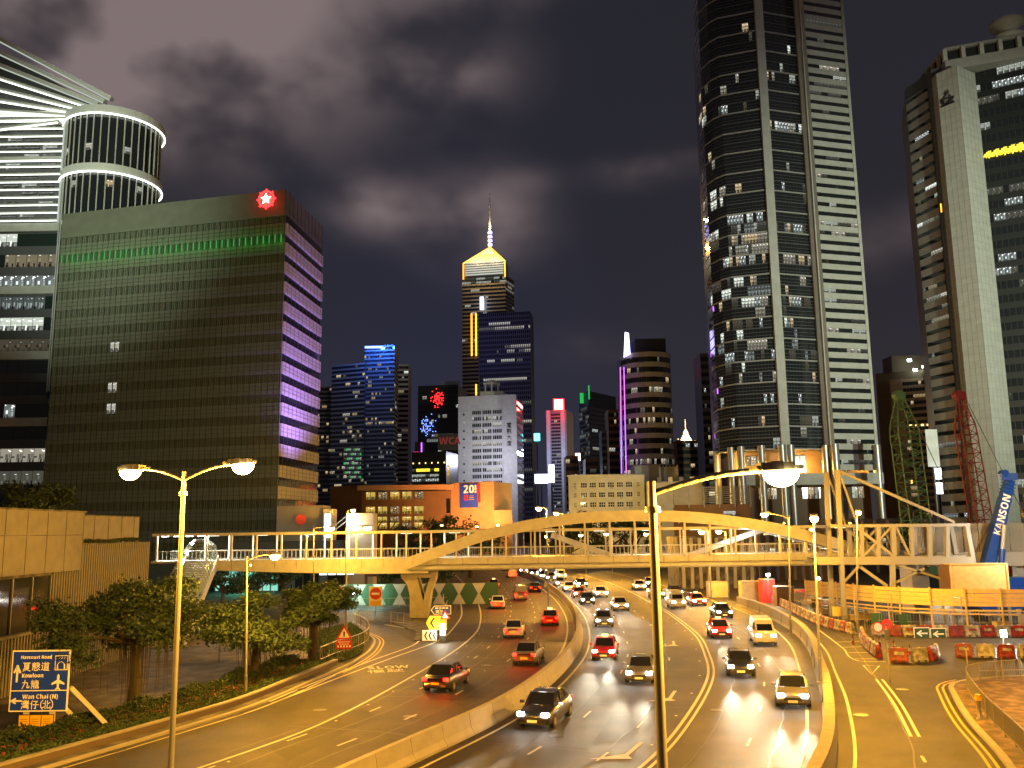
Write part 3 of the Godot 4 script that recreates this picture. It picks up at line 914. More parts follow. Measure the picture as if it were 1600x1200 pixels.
	st = S()
	box(st, org + Vector3(0, 2.6, 0), Vector3(1.8, 5.2, 3.0))
	put("shaft", st, mats["concrete"], o)
	# glazed stair on the left, from the plaza up to the footbridge
	o = thing("covered_stair", "long flight of pale steps under a curved glass canopy beside the ribbed building", "staircase", Vector3(-28.5, 0.1, -76))
	var top := Vector3(-33.5, 6.5, -98)
	var foot := Vector3(-29.0, 0.1, -76)
	for k in 40:
		st = S()
		var c := foot.lerp(top, k / 40.0)
		box(st, Vector3(c.x, c.y + 0.08 - (c.y + 0.2) * 0.0, c.z - 0.3), Vector3(3.4, 0.17, 0.62))
		put("step", st, mats["wall_pale"], o)
	st = S()
	for s in [-1.75, 1.75]: bar(st, foot + Vector3(s, 0.1, 0), top + Vector3(s, 0.1, 0), 0.12, 0.9)
	put("stringer", st, mats["wall_grey"], o)
	var glass := StandardMaterial3D.new()
	glass.transparency = BaseMaterial3D.TRANSPARENCY_ALPHA
	glass.albedo_color = Color(0.55, 0.7, 0.66, 0.25)
	glass.roughness = 0.05
	glass.cull_mode = BaseMaterial3D.CULL_DISABLED
	for k in range(6, 38, 2):
		var a := foot.lerp(top, k / 40.0)
		var b := foot.lerp(top, (k + 1.86) / 40.0)
		st = S()
		for j in 5:
			var t0 := PI * (0.0 + j / 5.0)
			var t1 := PI * (0.0 + (j + 1) / 5.0)
			quad(st, a + Vector3(cos(t0) * 1.9, 1.0 + sin(t0) * 1.7, 0), b + Vector3(cos(t0) * 1.9, 1.0 + sin(t0) * 1.7, 0), b + Vector3(cos(t1) * 1.9, 1.0 + sin(t1) * 1.7, 0), a + Vector3(cos(t1) * 1.9, 1.0 + sin(t1) * 1.7, 0))
		put("canopy_pane", st, glass, o)
		st = S()
		for j in 5:
			var t0 := PI * (j / 5.0)
			var t1 := PI * ((j + 1) / 5.0)
			bar(st, a + Vector3(cos(t0) * 1.92, 1.0 + sin(t0) * 1.72, 0), a + Vector3(cos(t1) * 1.92, 1.0 + sin(t1) * 1.72, 0), 0.05, 0.05)
		put("canopy_rib", st, mats["bridge_grey"], o)

# steel temporary works at the right end
func build_truss() -> void:
	var o := thing("steel_truss", "grey steel truss walkway frame with a tall stayed mast at the bridge end", "truss", Vector3(40.81, 0.00, -97.30))
	var d := 90.0
	var m: Material = mats["bridge_grey"]
	var members := [[Vector3(30.55, 9.27, -88.00), Vector3(44.11, 9.22, -88.00), 0.35, 0.3], [Vector3(29.09, 6.01, -88.00), Vector3(44.09, 5.82, -88.00), 0.5, 0.75], [Vector3(31.68, 14.70, -88.00), Vector3(31.33, 0.48, -88.00), 0.4, 0.4],
		[Vector3(31.79, 14.57, -88.00), Vector3(42.65, 9.49, -88.00), 0.22, 0.26], [Vector3(31.90, 14.32, -88.00), Vector3(33.38, 8.99, -88.00), 0.16, 0.16], [Vector3(33.63, 9.11, -88.00), Vector3(33.47, 6.19, -88.00), 0.36, 0.36], [Vector3(35.24, 9.09, -88.00), Vector3(35.01, 6.17, -88.00), 0.36, 0.36],
		[Vector3(36.67, 9.20, -88.00), Vector3(36.55, 6.15, -88.00), 0.4, 0.4], [Vector3(38.47, 9.17, -88.00), Vector3(38.27, 6.13, -88.00), 0.36, 0.36], [Vector3(40.20, 9.15, -88.00), Vector3(40.00, 6.11, -88.00), 0.36, 0.36], [Vector3(41.93, 9.13, -88.00), Vector3(41.66, 6.09, -88.00), 0.36, 0.36],
		[Vector3(33.25, 8.99, -88.00), Vector3(36.27, 6.52, -88.00), 0.28, 0.28], [Vector3(36.48, 9.08, -88.00), Vector3(33.54, 6.31, -88.00), 0.2, 0.2], [Vector3(36.97, 9.07, -88.00), Vector3(38.11, 6.38, -88.00), 0.2, 0.2], [Vector3(43.79, 9.10, -88.00), Vector3(44.13, 5.58, -88.00), 0.4, 0.4],
		[Vector3(36.40, 6.52, -88.00), Vector3(36.06, 0.89, -88.00), 0.42, 0.42], [Vector3(33.23, 5.35, -88.00), Vector3(35.66, 3.52, -88.00), 0.28, 0.28], [Vector3(39.36, 5.15, -88.00), Vector3(36.55, 3.87, -88.00), 0.22, 0.22], [Vector3(36.69, 5.55, -88.00), Vector3(40.87, 4.17, -88.00), 0.22, 0.22], [Vector3(33.11, 5.47, -88.00), Vector3(31.65, 4.05, -88.00), 0.22, 0.22]]
	for k in members.size():
		var st := S()
		bar(st, members[k][0], members[k][1], members[k][2], members[k][3])
		put(["top_chord", "bottom_chord", "mast", "stay"][k] if k < 4 else "brace", st, m, o)
		if k > 0 and k != 3 and k < 15:
			st = S()
			bar(st, members[k][0] + Vector3(0, 0, -3.2), members[k][1] + Vector3(0, 0, -3.2), members[k][2], members[k][3])
			put("back_brace", st, m, o)
	var st := S()
	box(st, (Vector3(29.11, 6.37, -88.00) + Vector3(44.13, 6.18, -88.00)) / 2 + Vector3(0, 0, -1.6), Vector3(15.0, 0.12, 3.0))
	put("deck_plate", st, m, o)
	# louvred walkway wall and the pale beam under it
	o = thing("louvred_walkway", "pale walkway with ribbed wall panels on a white beam behind the blue crane", "walkway", Vector3(50.22, 0.00, -95.97))
	for k in 9:
		st = S()
		var xa: float = lerpf(41.53, 55.91, k / 9.0)
		var xb: float = lerpf(41.53, 55.91, (k + 1) / 9.0)
		box(st, Vector3((xa + xb) / 2, 7.9, -94), Vector3(xb - xa - 0.12, 2.9, 0.06))
		for j in 9: box(st, Vector3(lerpf(xa + 0.15, xb - 0.15, j / 8.0), 7.9, -93.94), Vector3(0.09, 2.8, 0.08))
		box(st, Vector3((xa + xb) / 2, 7.0, -93.9), Vector3(xb - xa - 0.12, 0.08, 0.1))
		put("wall_panel", st, mats["wall_pale"], o)
	st = S()
	box(st, Vector3(50.42, 5.7, -95.2), Vector3(14, 1.4, 2.6))
	put("beam", st, mats["white_paint"], o)
	st = S()
	for k in 3: box(st, Vector3(47.80 + k * 4.5, 2.5, -95.2), Vector3(0.7, 5.0, 0.9))
	put("column", st, mats["white_paint"], o)

# ---------------------------------------------------------------- buildings
# storeys of one wall between plan points a and b (left to right as seen from outside)
func facade(t: Node, a: Vector2, b: Vector2, y0: float, y1: float, floors: int, cols: int, o: Dictionary) -> void:
	var l := a.distance_to(b)
	var u := v3((b - a) / l)
	var n := u.cross(Vector3.UP)
	var fh := (y1 - y0) / floors
	var s0: float = o.get("sill", 0.3)
	var s1: float = o.get("head", 0.85)
	var proud: float = o.get("proud", 0.25)
	var lit: float = o.get("lit", 0.1)
	var rooms: Array = o.get("rooms", ["room_0", "room_1", "room_2", "room_3", "room_4", "room_5", "room_6", "room_8", "room_9", "room_10", "room_7", "room_11"])
	var single: bool = o.get("single", false)
	var mull: float = o.get("mullion", 0.0)
	var wall: Material = o.get("wall", mats["wall_grey"])
	var glass: Material = o.get("glass", mats["glass_dark"])
	var run: float = o.get("run", 0.6)
	var r := RandomNumberGenerator.new()
	r.seed = int(absf(a.x * 31 + a.y * 17 + b.x * 7)) + floors
	var cw := l / cols
	var mid := v3((a + b) / 2)
	var bands := S()
	var panes := {}
	var bars := S()
	var any := false
	for f in floors + 1:
		var lo := y0 + (f - 1) * fh + fh * s1 if f > 0 else y0
		var hi := y0 + f * fh + fh * s0 if f < floors else y1
		if hi - lo > 0.01:
			var c := Vector3(0, (lo + hi) / 2, 0) + mid + n * (proud / 2 - 0.02)
			if single:
				var st := S()
				frame_box(st, c, u * l / 2, Vector3.UP * (hi - lo) / 2, n * (proud / 2 + 0.02))
				put("spandrel", st, wall, t)
			else: frame_box(bands, c, u * l / 2, Vector3.UP * (hi - lo) / 2, n * (proud / 2 + 0.02))
		if f == floors: continue
		var on := false
		var which: String = rooms[0]
		var floor_lit: float = lit * r.randf_range(0.2, 1.8)
		if r.randf() < o.get("busy", 0.06): floor_lit = 0.75
		if o.has("lit_floors") and f in o["lit_floors"]: floor_lit = o["lit_floors"][f]
		for c in cols:
			if not on or r.randf() > run:
				on = r.randf() < floor_lit
				which = rooms[r.randi() % rooms.size()]
			var key := which if on else "glass"
			if not panes.has(key): panes[key] = S()
			var p0 = v3(a) + u * (c * cw + o.get("gap", 0.05)) + n * 0.06
			var p1 = v3(a) + u * ((c + 1) * cw - o.get("gap", 0.05)) + n * 0.06
			var yb := y0 + f * fh + fh * s0
			var yt := y0 + f * fh + fh * s1
			if single:
				var st := S()
				quad(st, p0 + Vector3(0, yb, 0), p1 + Vector3(0, yb, 0), p1 + Vector3(0, yt, 0), p0 + Vector3(0, yt, 0))
				put("window", st, mats[which] if on else glass, t)
			else: quad(panes[key], p0 + Vector3(0, yb, 0), p1 + Vector3(0, yb, 0), p1 + Vector3(0, yt, 0), p0 + Vector3(0, yt, 0))
	if not single:
		stuff(put("spandrels", bands, wall, t))
		for k in panes: stuff(put("lit_windows" if k != "glass" else "windows", panes[k], glass if k == "glass" else mats[k], t))
	if mull > 0.0:
		for c in cols + 1:
			if c % int(o.get("every", 1)) == 0:
				any = true
				frame_box(bars, v3(a) + u * c * cw + n * (proud / 2 + 0.05) + Vector3(0, (y0 + y1) / 2, 0), u * mull / 2, Vector3.UP * (y1 - y0) / 2, n * (proud / 2 + 0.06))
		if any: stuff(put("mullions", bars, o.get("mullion_mat", wall), t))

func core(t: Node, poly: Array, y0: float, y1: float, m: Material, called := "wall") -> void:
	var st := S()
	prism(st, poly, y0, y1)
	put(called, st, m, t)

func slab_box(t: Node, called: String, c: Vector3, s: Vector3, m: Material, yaw := 0.0) -> void:
	var st := S()
	box(st, c, s, yaw)
	put(called, st, m, t)

# plan of a block: front wall from a to b, going back by depth
func block(a: Vector2, b: Vector2, depth: float) -> Array:
	var n := (b - a).normalized()
	var back := Vector2(n.y, -n.x) * depth
	return [a, b, b + back, a + back]

func mid2(a: Vector2, b: Vector2) -> Vector3:
	return v3((a + b) / 2)

func build_dark_block() -> void:
	var c := Vector2(-43.09, -165.00)
	var l := Vector2(-92.05, -177.00)
	var r := Vector2(-40.73, -186.60)
	var h: float = 74.78
	var o := thing("office_block", "broad olive-tiled office block with a glowing red emblem and purple-lit side wall", "building", v3(c))
	core(o, [l, c, r, r + (l - c)], 0, h, mats["wall_olive"])
	var u := v3((c - l).normalized())
	var n := u.cross(Vector3.UP)
	var u2 := v3((r - c).normalized())
	var n2 := u2.cross(Vector3.UP)
	# storey bands: dark ribbon windows with fins between tiled spandrels
	facade(o, l, c, 4, h - 5.0, 17, 2, {"wall": mats["wall_olive"], "glass": mats["glass_tint"], "single": true, "sill": 0.56, "head": 1.0, "lit": 0.0, "busy": 0.0, "proud": 0.35})
	facade(o, c, r, 4, h - 5.0, 17, 1, {"wall": mats["wall_pale"], "glass": mats["glass_dark"], "single": true, "sill": 0.58, "head": 1.0, "lit": 0.0, "busy": 0.0, "proud": 0.35})
	var fh := (h - 9.0) / 17
	# tile joints, fins
	var st := S()
	var wide := l.distance_to(c)
	for k in 41: box_on(st, v3(l) + u * wide * k / 40.0 + n * 0.37, u, n, 0.07, 4.0, h, 0.05)
	for f in 18:
		for j in 2: frame_box(st, mid2(l, c) + n * 0.37 + Vector3(0, 4 + fh * (f + 0.19 + 0.19 * j), 0), u * wide / 2, Vector3.UP * 0.035, n * 0.025)
	stuff(put("tile_joints", st, mats["wall_black"], o))
	st = S()
	var wide2 := c.distance_to(r)
	for k in 10: box_on(st, v3(c) + u2 * wide2 * (k + 0.5) / 10.0 + n2 * 0.37, u2, n2, 0.07, 4.0, h, 0.05)
	for f in 18:
		for j in 2: frame_box(st, mid2(c, r) + n2 * 0.37 + Vector3(0, 4 + fh * (f + 0.19 + 0.19 * j), 0), u2 * wide2 / 2, Vector3.UP * 0.035, n2 * 0.025)
	stuff(put("tile_joints", st, mats["wall_black"], o))
	st = S()
	for k in 121:
		for f in 17: box_on(st, v3(l) + u * wide * k / 120.0 + n * 0.16, u, n, 0.06, 4 + fh * (f + 0.57), 4 + fh * (f + 0.99), 0.16)
	stuff(put("window_fins", st, mats["wall_olive"], o))
	# one storey washed green by its own tubes
	for k in 40:
		st = S()
		box_on(st, v3(l) + u * wide * (k + 0.5) / 40.0 + n * 0.42, u, n, 0.12, 4 + fh * 15.58, 4 + fh * 15.98, 0.05)
		put("green_tube", st, mats["neon_green"], o)
	for k in 14: omni(o, v3(l) + u * wide * (k + 0.5) / 14.0 + n * 2.2 + Vector3(0, 4 + fh * 15.8, 0), Color(0.1, 1.0, 0.3), 2.2, 0.8)
	# plain parapet storey
	frame_part(o, "parapet", mid2(l, c) + n * 0.2 + Vector3(0, h - 2.6, 0), u * wide / 2, 2.6, n * 0.22, mats["wall_olive"])
	# three pairs of lit stair windows
	for y in [45.99, 37.86, 33.72]:
		for s in [-0.55, 0.55]:
			st = S()
			var q = v3(l) + u * (wide * 0.285 + s) + Vector3(0, y, 0) + n * 0.42
			quad(st, q - u * 0.42 - Vector3(0, 0.95, 0), q + u * 0.42 - Vector3(0, 0.95, 0), q + u * 0.42 + Vector3(0, 0.95, 0), q - u * 0.42 + Vector3(0, 0.95, 0))
			put("stair_window", st, mats["room_4"], o)
	# round emblem: red rim, bright star in the middle
	var e := v3(l) + u * wide * 0.922 + n * 0.6 + Vector3(0, 73.14, 0)
	st = S()
	for k in 24:
		var t0 := TAU * k / 24
		var t1 := TAU * (k + 1) / 24
		bar(st, e + (u * cos(t0) + Vector3.UP * sin(t0)) * 1.55, e + (u * cos(t1) + Vector3.UP * sin(t1)) * 1.55, 0.3, 0.3)
		if k % 3 == 0: bar(st, e + (u * cos(t0) + Vector3.UP * sin(t0)) * 1.2, e + (u * cos(t0) + Vector3.UP * sin(t0)) * 2.0, 0.25, 0.25)
	var em := put("emblem", st, mats["neon_red"], o)
	var star := []
	for k in 10: star.append(Vector2(sin(TAU * k / 10), cos(TAU * k / 10)) * (1.15 if k % 2 == 0 else 0.5))
	var keep := org
	st = S()
	plate(st, e + n * 0.1, u, Vector3.UP, star, 0.15)
	put("emblem_star", st, mats["neon_hot"], em)
	omni(o, e + n * 1.2, Color(1, 0.05, 0.03), 18.0, 1.0)
	# low grey wing at the foot of the side wall with a round plaque
	var a := Vector2(-41.33, -158.00)
	var b := Vector2(-33.19, -158.00)
	var w := thing("entrance_wing", "low grey stone wing with a dark round plaque behind the footbridge", "building", v3(a))
	core(w, block(a, b, 6), 0, 14.04, mats["wall_grey"])
	st = S()
	tube(st, Vector3(-37.07, 11.60, -157.90), Vector3(-36.98, 11.60, -157.50), 0.9, 0.9, 20)
	put("plaque", st, mats["sign_red"], w)
	a = Vector2(-32.98, -157.00)
	b = Vector2(-31.43, -157.00)
	w = thing("stair_tower", "small white-lit stair tower beside the grey stone wing", "building", v3(a))
	core(w, block(a, b, 4), 0, 13.40, mats["wall_white"])
	slab_box(w, "light_panel", mid2(a, b) + Vector3(0, 10.5, 0.1), Vector3(1.0, 4.0, 0.1), mats["tube_or_glow_white"])
	# added purple floodlight standing in for a large screen that colours the side wall
	var fl := Vector3(-27.61, 11.15, -158.00)
	w = thing("floodlight", "added purple floodlight on a mast that colours the side wall", "floodlight", Vector3(fl.x, 0, fl.z))
	st = S()
	tube(st, Vector3(fl.x, 0, fl.z), Vector3(fl.x, fl.y, fl.z), 0.12, 0.09)
	put("mast", st, mats["dark_metal"], w)
	slab_box(w, "housing", fl, Vector3(0.8, 0.5, 0.6), mats["dark_metal"])
	slab_box(w, "lens", fl + Vector3(-0.42, 0.2, 0), Vector3(0.05, 0.3, 0.4), mats["neon_purple"])
	spot(w, fl + Vector3(-0.6, 0.4, 0), Vector3(-41.34, 43.09, -176.00), Color(0.66, 0.52, 1.0), 7500.0, 27.0, 0.5, 250)

func box_on(st: SurfaceTool, at: Vector3, u: Vector3, n: Vector3, w: float, y0: float, y1: float, d: float) -> void:
	frame_box(st, Vector3(at.x, (y0 + y1) / 2, at.z), u * w / 2, Vector3.UP * (y1 - y0) / 2, n * d / 2)

func frame_part(o: Node, called: String, c: Vector3, u: Vector3, hh: float, n: Vector3, m: Material) -> void:
	var st := S()
	frame_box(st, c, u, Vector3.UP * hh, n)
	put(called, st, m, o)

# tower of white louvres with a round corner, far left; glow strips added
func build_white_tower() -> void:
	var d := 200.0
	var c := Vector2(-95.61, -205.00)
	var o := thing("louvred_tower", "tall office tower with brightly lit white louvres and a round glass corner drum", "building", v3(c))
	var r: float = 10.6
	var top: float = 107.25
	var midy: float = 93.07
	# drum
	var ring := func(rad: float) -> Array:
		var out := []
		for k in 40: out.append(c + Vector2(cos(TAU * k / 40), sin(TAU * k / 40)) * rad)
		return out
	core(o, ring.call(r), 40, top - 1.0, mats["glass_dark"], "glass_drum")
	for y in [top, midy]:
		core(o, ring.call(r + 0.7), y - 1.6, y + 0.4, mats["white_paint"], "ring_beam")
		var st := S()
		for k in 40:
			var p := c + Vector2(cos(TAU * k / 40), sin(TAU * k / 40)) * (r + 0.75)
			var q := c + Vector2(cos(TAU * (k + 1) / 40), sin(TAU * (k + 1) / 40)) * (r + 0.75)
			bar(st, v3(p, y - 1.75), v3(q, y - 1.75), 0.3, 0.3)
		put("ring_light", st, mats["tube_or_glow_white"], o)
	for k in range(0, 40, 1):
		var p := c + Vector2(cos(TAU * k / 40), sin(TAU * k / 40)) * (r + 0.15)
		if p.y < c.y - 2: continue
		var st := S()
		box(st, v3(p, (40 + top) / 2), Vector3(0.28, top - 40 - 2.6, 0.28))
		put("mullion", st, mats["wall_pale"], o)
	for k in range(2, 18):
		for f in 5:
			if (k * 7 + f * 5) % 9 < 2:
				var p := c + Vector2(cos(TAU * (k + 0.5) / 40), sin(TAU * (k + 0.5) / 40)) * (r + 0.1)
				var st := S()
				var tn := Vector2(-sin(TAU * (k + 0.5) / 40), cos(TAU * (k + 0.5) / 40)) * 0.75
				var y := 62.0 + f * 8.7
				quad(st, v3(p + tn, y), v3(p - tn, y), v3(p - tn, y + 1.6), v3(p + tn, y + 1.6))
				put("lit_or_mirrored_window", st, mats[["room_1", "warm_1", "room_4"][(k + f) % 3]], o)
	# slab beside the drum
	var a := Vector2(-141.93, -200.00)
	var b := Vector2(-104.39, -200.00)
	var y2: float = 81.18
	var y3: float = 108.21
	core(o, block(a, b, 26), 0, y2, mats["wall_black"])
	facade(o, a, b, 4, y2 - 2.2, 15, 15, {"wall": mats["wall_dark"], "glass": mats["glass_green"], "single": true, "sill": 0.35, "head": 0.95, "lit": 0.12, "busy": 0.0, "run": 0.72, "lit_floors": {4: 0.15, 9: 0.45, 10: 0.7, 11: 0.5, 12: 0.75, 13: 0.55, 14: 0.3, 1: 0.4, 0: 0.6}})
	for y in [y2 - 1.0, 65.18, 49.86, 34.63]:
		slab_box(o, "floor_band", mid2(a, b) + Vector3(0, y, 0.4), Vector3(a.distance_to(b), 1.9, 0.8), mats["wall_pale"])
	# louvre storeys; glow strips added in place of floodlighting
	core(o, block(a, b, 26), y2, y3, mats["wall_dark"], "louvre_wall")
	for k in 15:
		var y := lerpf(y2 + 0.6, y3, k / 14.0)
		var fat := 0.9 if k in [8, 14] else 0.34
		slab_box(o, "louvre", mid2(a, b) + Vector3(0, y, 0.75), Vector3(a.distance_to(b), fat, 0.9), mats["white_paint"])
		slab_box(o, "added_louvre_glow", mid2(a, b) + Vector3(0, y - fat / 2 - 0.08, 1.12), Vector3(a.distance_to(b) - 0.2, 0.22 if fat < 0.5 else 0.6, 0.12), mats["tube_or_glow_white"])
	slab_box(o, "edge_light", v3(b) + Vector3(0.1, (y2 + y3) / 2, 0.9), Vector3(1.3, y3 - y2, 0.8), mats["tube_or_glow_soft"])
	for k in 3:
		for f in 10:
			if (k * 5 + f * 3) % 4 != 0:
				slab_box(o, "lit_or_mirrored_window", v3(b) + Vector3(-4.0 - k * 4.2, y2 + 2.4 + f * 2.35, 0.12), Vector3(3.4, 1.3, 0.1), mats[["dim_0", "room_1", "dim_1"][(k + f) % 3]])
	# raking roof of long slats, each with an added glow strip
	var tip := Vector3(-94.02, 111.52, -200)
	for k in 9:
		var s := Vector3(-142.01, 138.47, -199) + Vector3(0, -k * 4.6, 0.0)
		var e := tip + Vector3(-k * 1.45, -k * 0.72, 1.0 + k * 0.05)
		var st := S()
		bar(st, s, e, 1.6, 0.85 if k < 3 else 0.45)
		put("roof_slat", st, mats["white_paint"], o)
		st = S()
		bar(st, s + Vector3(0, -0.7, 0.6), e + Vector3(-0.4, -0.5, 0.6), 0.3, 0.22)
		put("added_slat_glow", st, mats["tube_or_glow_soft"] if k < 3 else mats["tube_or_glow_white"], o)
	var st := S()
	plate(st, Vector3(0, 0, -203), Vector3.RIGHT, Vector3.UP, [Vector2(-141.85, y3 - 1), Vector2(b.x + 4, y3 - 1), Vector2(tip.x - 2, tip.y - 2), Vector2(-141.85, 136.43)], 2.0)
	put("roof_wall", st, mats["wall_dark"], o)

# very tall dark tower with a curved end, right of centre
func build_tall_tower() -> void:
	var d := 280.0
	var p := [Vector2(69.35, -300.00), Vector2(65.79, -291.00), Vector2(65.42, -283.00), Vector2(67.29, -278.00), Vector2(69.55, -275.00), Vector2(80.92, -271.00), Vector2(83.63, -271.50), Vector2(95.28, -275.00), Vector2(97.20, -272.00), Vector2(111.43, -276.00)]
	var o := thing("skyscraper", "very tall dark glass skyscraper with a curved end and pale slotted right wall", "building", v3(p[5]))
	var h := 190.0
	var y0: float = 32.74
	core(o, p + [p[9] + Vector2(4, -32), p[0] + Vector2(2, -20)], y0, h, mats["wall_black"])
	var floors := 46
	var dark := {"wall": mats["wall_dark"], "glass": mats["glass_dark"], "sill": 0.06, "head": 0.96, "lit": 0.03, "run": 0.45, "busy": 0.04, "proud": 0.18, "rooms": ["room_1", "room_3", "room_0", "dim_0", "room_6", "room_8", "room_9", "warm_1", "room_7"], "lit_floors": {20: 0.75, 17: 0.3, 15: 0.25, 13: 0.4, 11: 0.3, 9: 0.25, 8: 0.2, 6: 0.22, 4: 0.18, 2: 0.2, 24: 0.12, 32: 0.2, 35: 0.15}}
	for k in [0, 1, 2, 3]: facade(o, p[k], p[k + 1], y0, h, floors, 3, dark)
	facade(o, p[4], p[5], y0, h, floors, 12, dark)
	facade(o, p[6], p[7], y0, h, floors, 11, dark)
	# stronger line at every second storey
	var fh := (h - y0) / floors
	for f in range(0, floors + 1, 2):
		var st := S()
		for k in [0, 1, 2, 3, 4, 6]: bar(st, v3(p[k], y0 + f * fh) + Vector3(0, 0, 0.25), v3(p[k + 1], y0 + f * fh) + Vector3(0, 0, 0.25), 0.4, 0.42)
		put("storey_rail", st, mats["wall_grey"], o)
	var st := S()
	for f in floors:
		for j in [0.3, 0.62]:
			for k in [0, 1, 2, 3, 4, 6]: bar(st, v3(p[k], y0 + (f + j) * fh) + Vector3(0, 0, 0.14), v3(p[k + 1], y0 + (f + j) * fh) + Vector3(0, 0, 0.14), 0.14, 0.13)
	stuff(put("glazing_rails", st, mats["wall_dark"], o))
	# vertical ribs
	for s in [[p[5], p[6]], [p[7], p[8]]]:
		core(o, [s[0] + Vector2(0, 1.4), s[1] + Vector2(0, 1.6), s[1] + Vector2(0, -1), s[0] + Vector2(0, -1)], y0 - 2, h, mats["wall_pale"], "vertical_rib")
	# pale wall with slot windows, each its own
	facade(o, p[8], p[9], 26.10, h, 52, 6, {"wall": mats["wall_pale"], "glass": mats["glass_dark"], "single": true, "sill": 0.56, "head": 0.99, "lit": 0.07, "run": 0.55, "busy": 0.06, "proud": 0.3, "gap": 0.0, "rooms": ["room_1", "room_0", "dim_0", "dim_1", "dim_1"], "lit_floors": {0: 0.85, 16: 0.9, 13: 0.6, 24: 1.0, 8: 0.5, 38: 0.4}})
	for k in 2: core(o, block(p[8 + k] + Vector2(-1.0 if k == 0 else 0.0, 0.5), p[8 + k] + Vector2(0.0 if k == 0 else 0.9, 0.5), 3), 9, h, mats["wall_pale"], "edge_pier")
	# legs and lit lobby under the tower
	for px in [p[1], p[3], p[4], (p[4] + p[5]) / 2, p[5], p[6], p[7], p[8], p[9]]:
		st = S(true)
		tube(st, v3(px + Vector2(0, 1.5), 0), v3(px + Vector2(0, 1.5), y0 + 1), 1.15, 1.15, 14)
		put("column", st, mats["steel"], o)
	core(o, [p[3] + Vector2(2, -6), p[9] + Vector2(0, -6), p[9] + Vector2(0, -20), p[0] + Vector2(4, -20)], 0, y0, mats["wall_brown"], "lobby_wall")
	var la = p[3] + Vector2(2, -5.6)
	var lb = p[9] + Vector2(0, -5.6)
	for row in [[18.0, 21.5, 0.55], [26.2, 31.4, 0.7]]:
		for k in 22:
			if absf(sin(k * 2.7 + row[0])) > row[2]: continue
			st = S()
			var q0: Vector2 = la.lerp(lb, k / 22.0)
			var q1: Vector2 = la.lerp(lb, (k + 0.86) / 22.0)
			quad(st, v3(q0, row[0]), v3(q1, row[0]), v3(q1, row[1]), v3(q0, row[1]))
			put("lobby_window", st, mats[["warm_1", "room_0", "warm_0"][k % 3]], o)
	slab_box(o, "lobby_slab", mid2(p[4], p[9]) + Vector3(0, 23.6, -2), Vector3(p[4].distance_to(p[9]) + 2, 3.4, 8), mats["wall_pale"])
	for k in 3: omni(o, mid2(la.lerp(lb, k / 2.0), la.lerp(lb, k / 2.0)) + Vector3(0, 27.5, 4), Color(1, 0.76, 0.36), 420.0, 1.0, 300)
	# glow pieces put in as neon reflections near the base of the curved end
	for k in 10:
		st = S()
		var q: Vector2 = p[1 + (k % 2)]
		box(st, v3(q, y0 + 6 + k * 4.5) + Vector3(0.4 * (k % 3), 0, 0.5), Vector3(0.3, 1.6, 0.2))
		put("neon_reflection", st, mats[["neon_purple", "room_3", "neon_blue"][k % 3]], o)

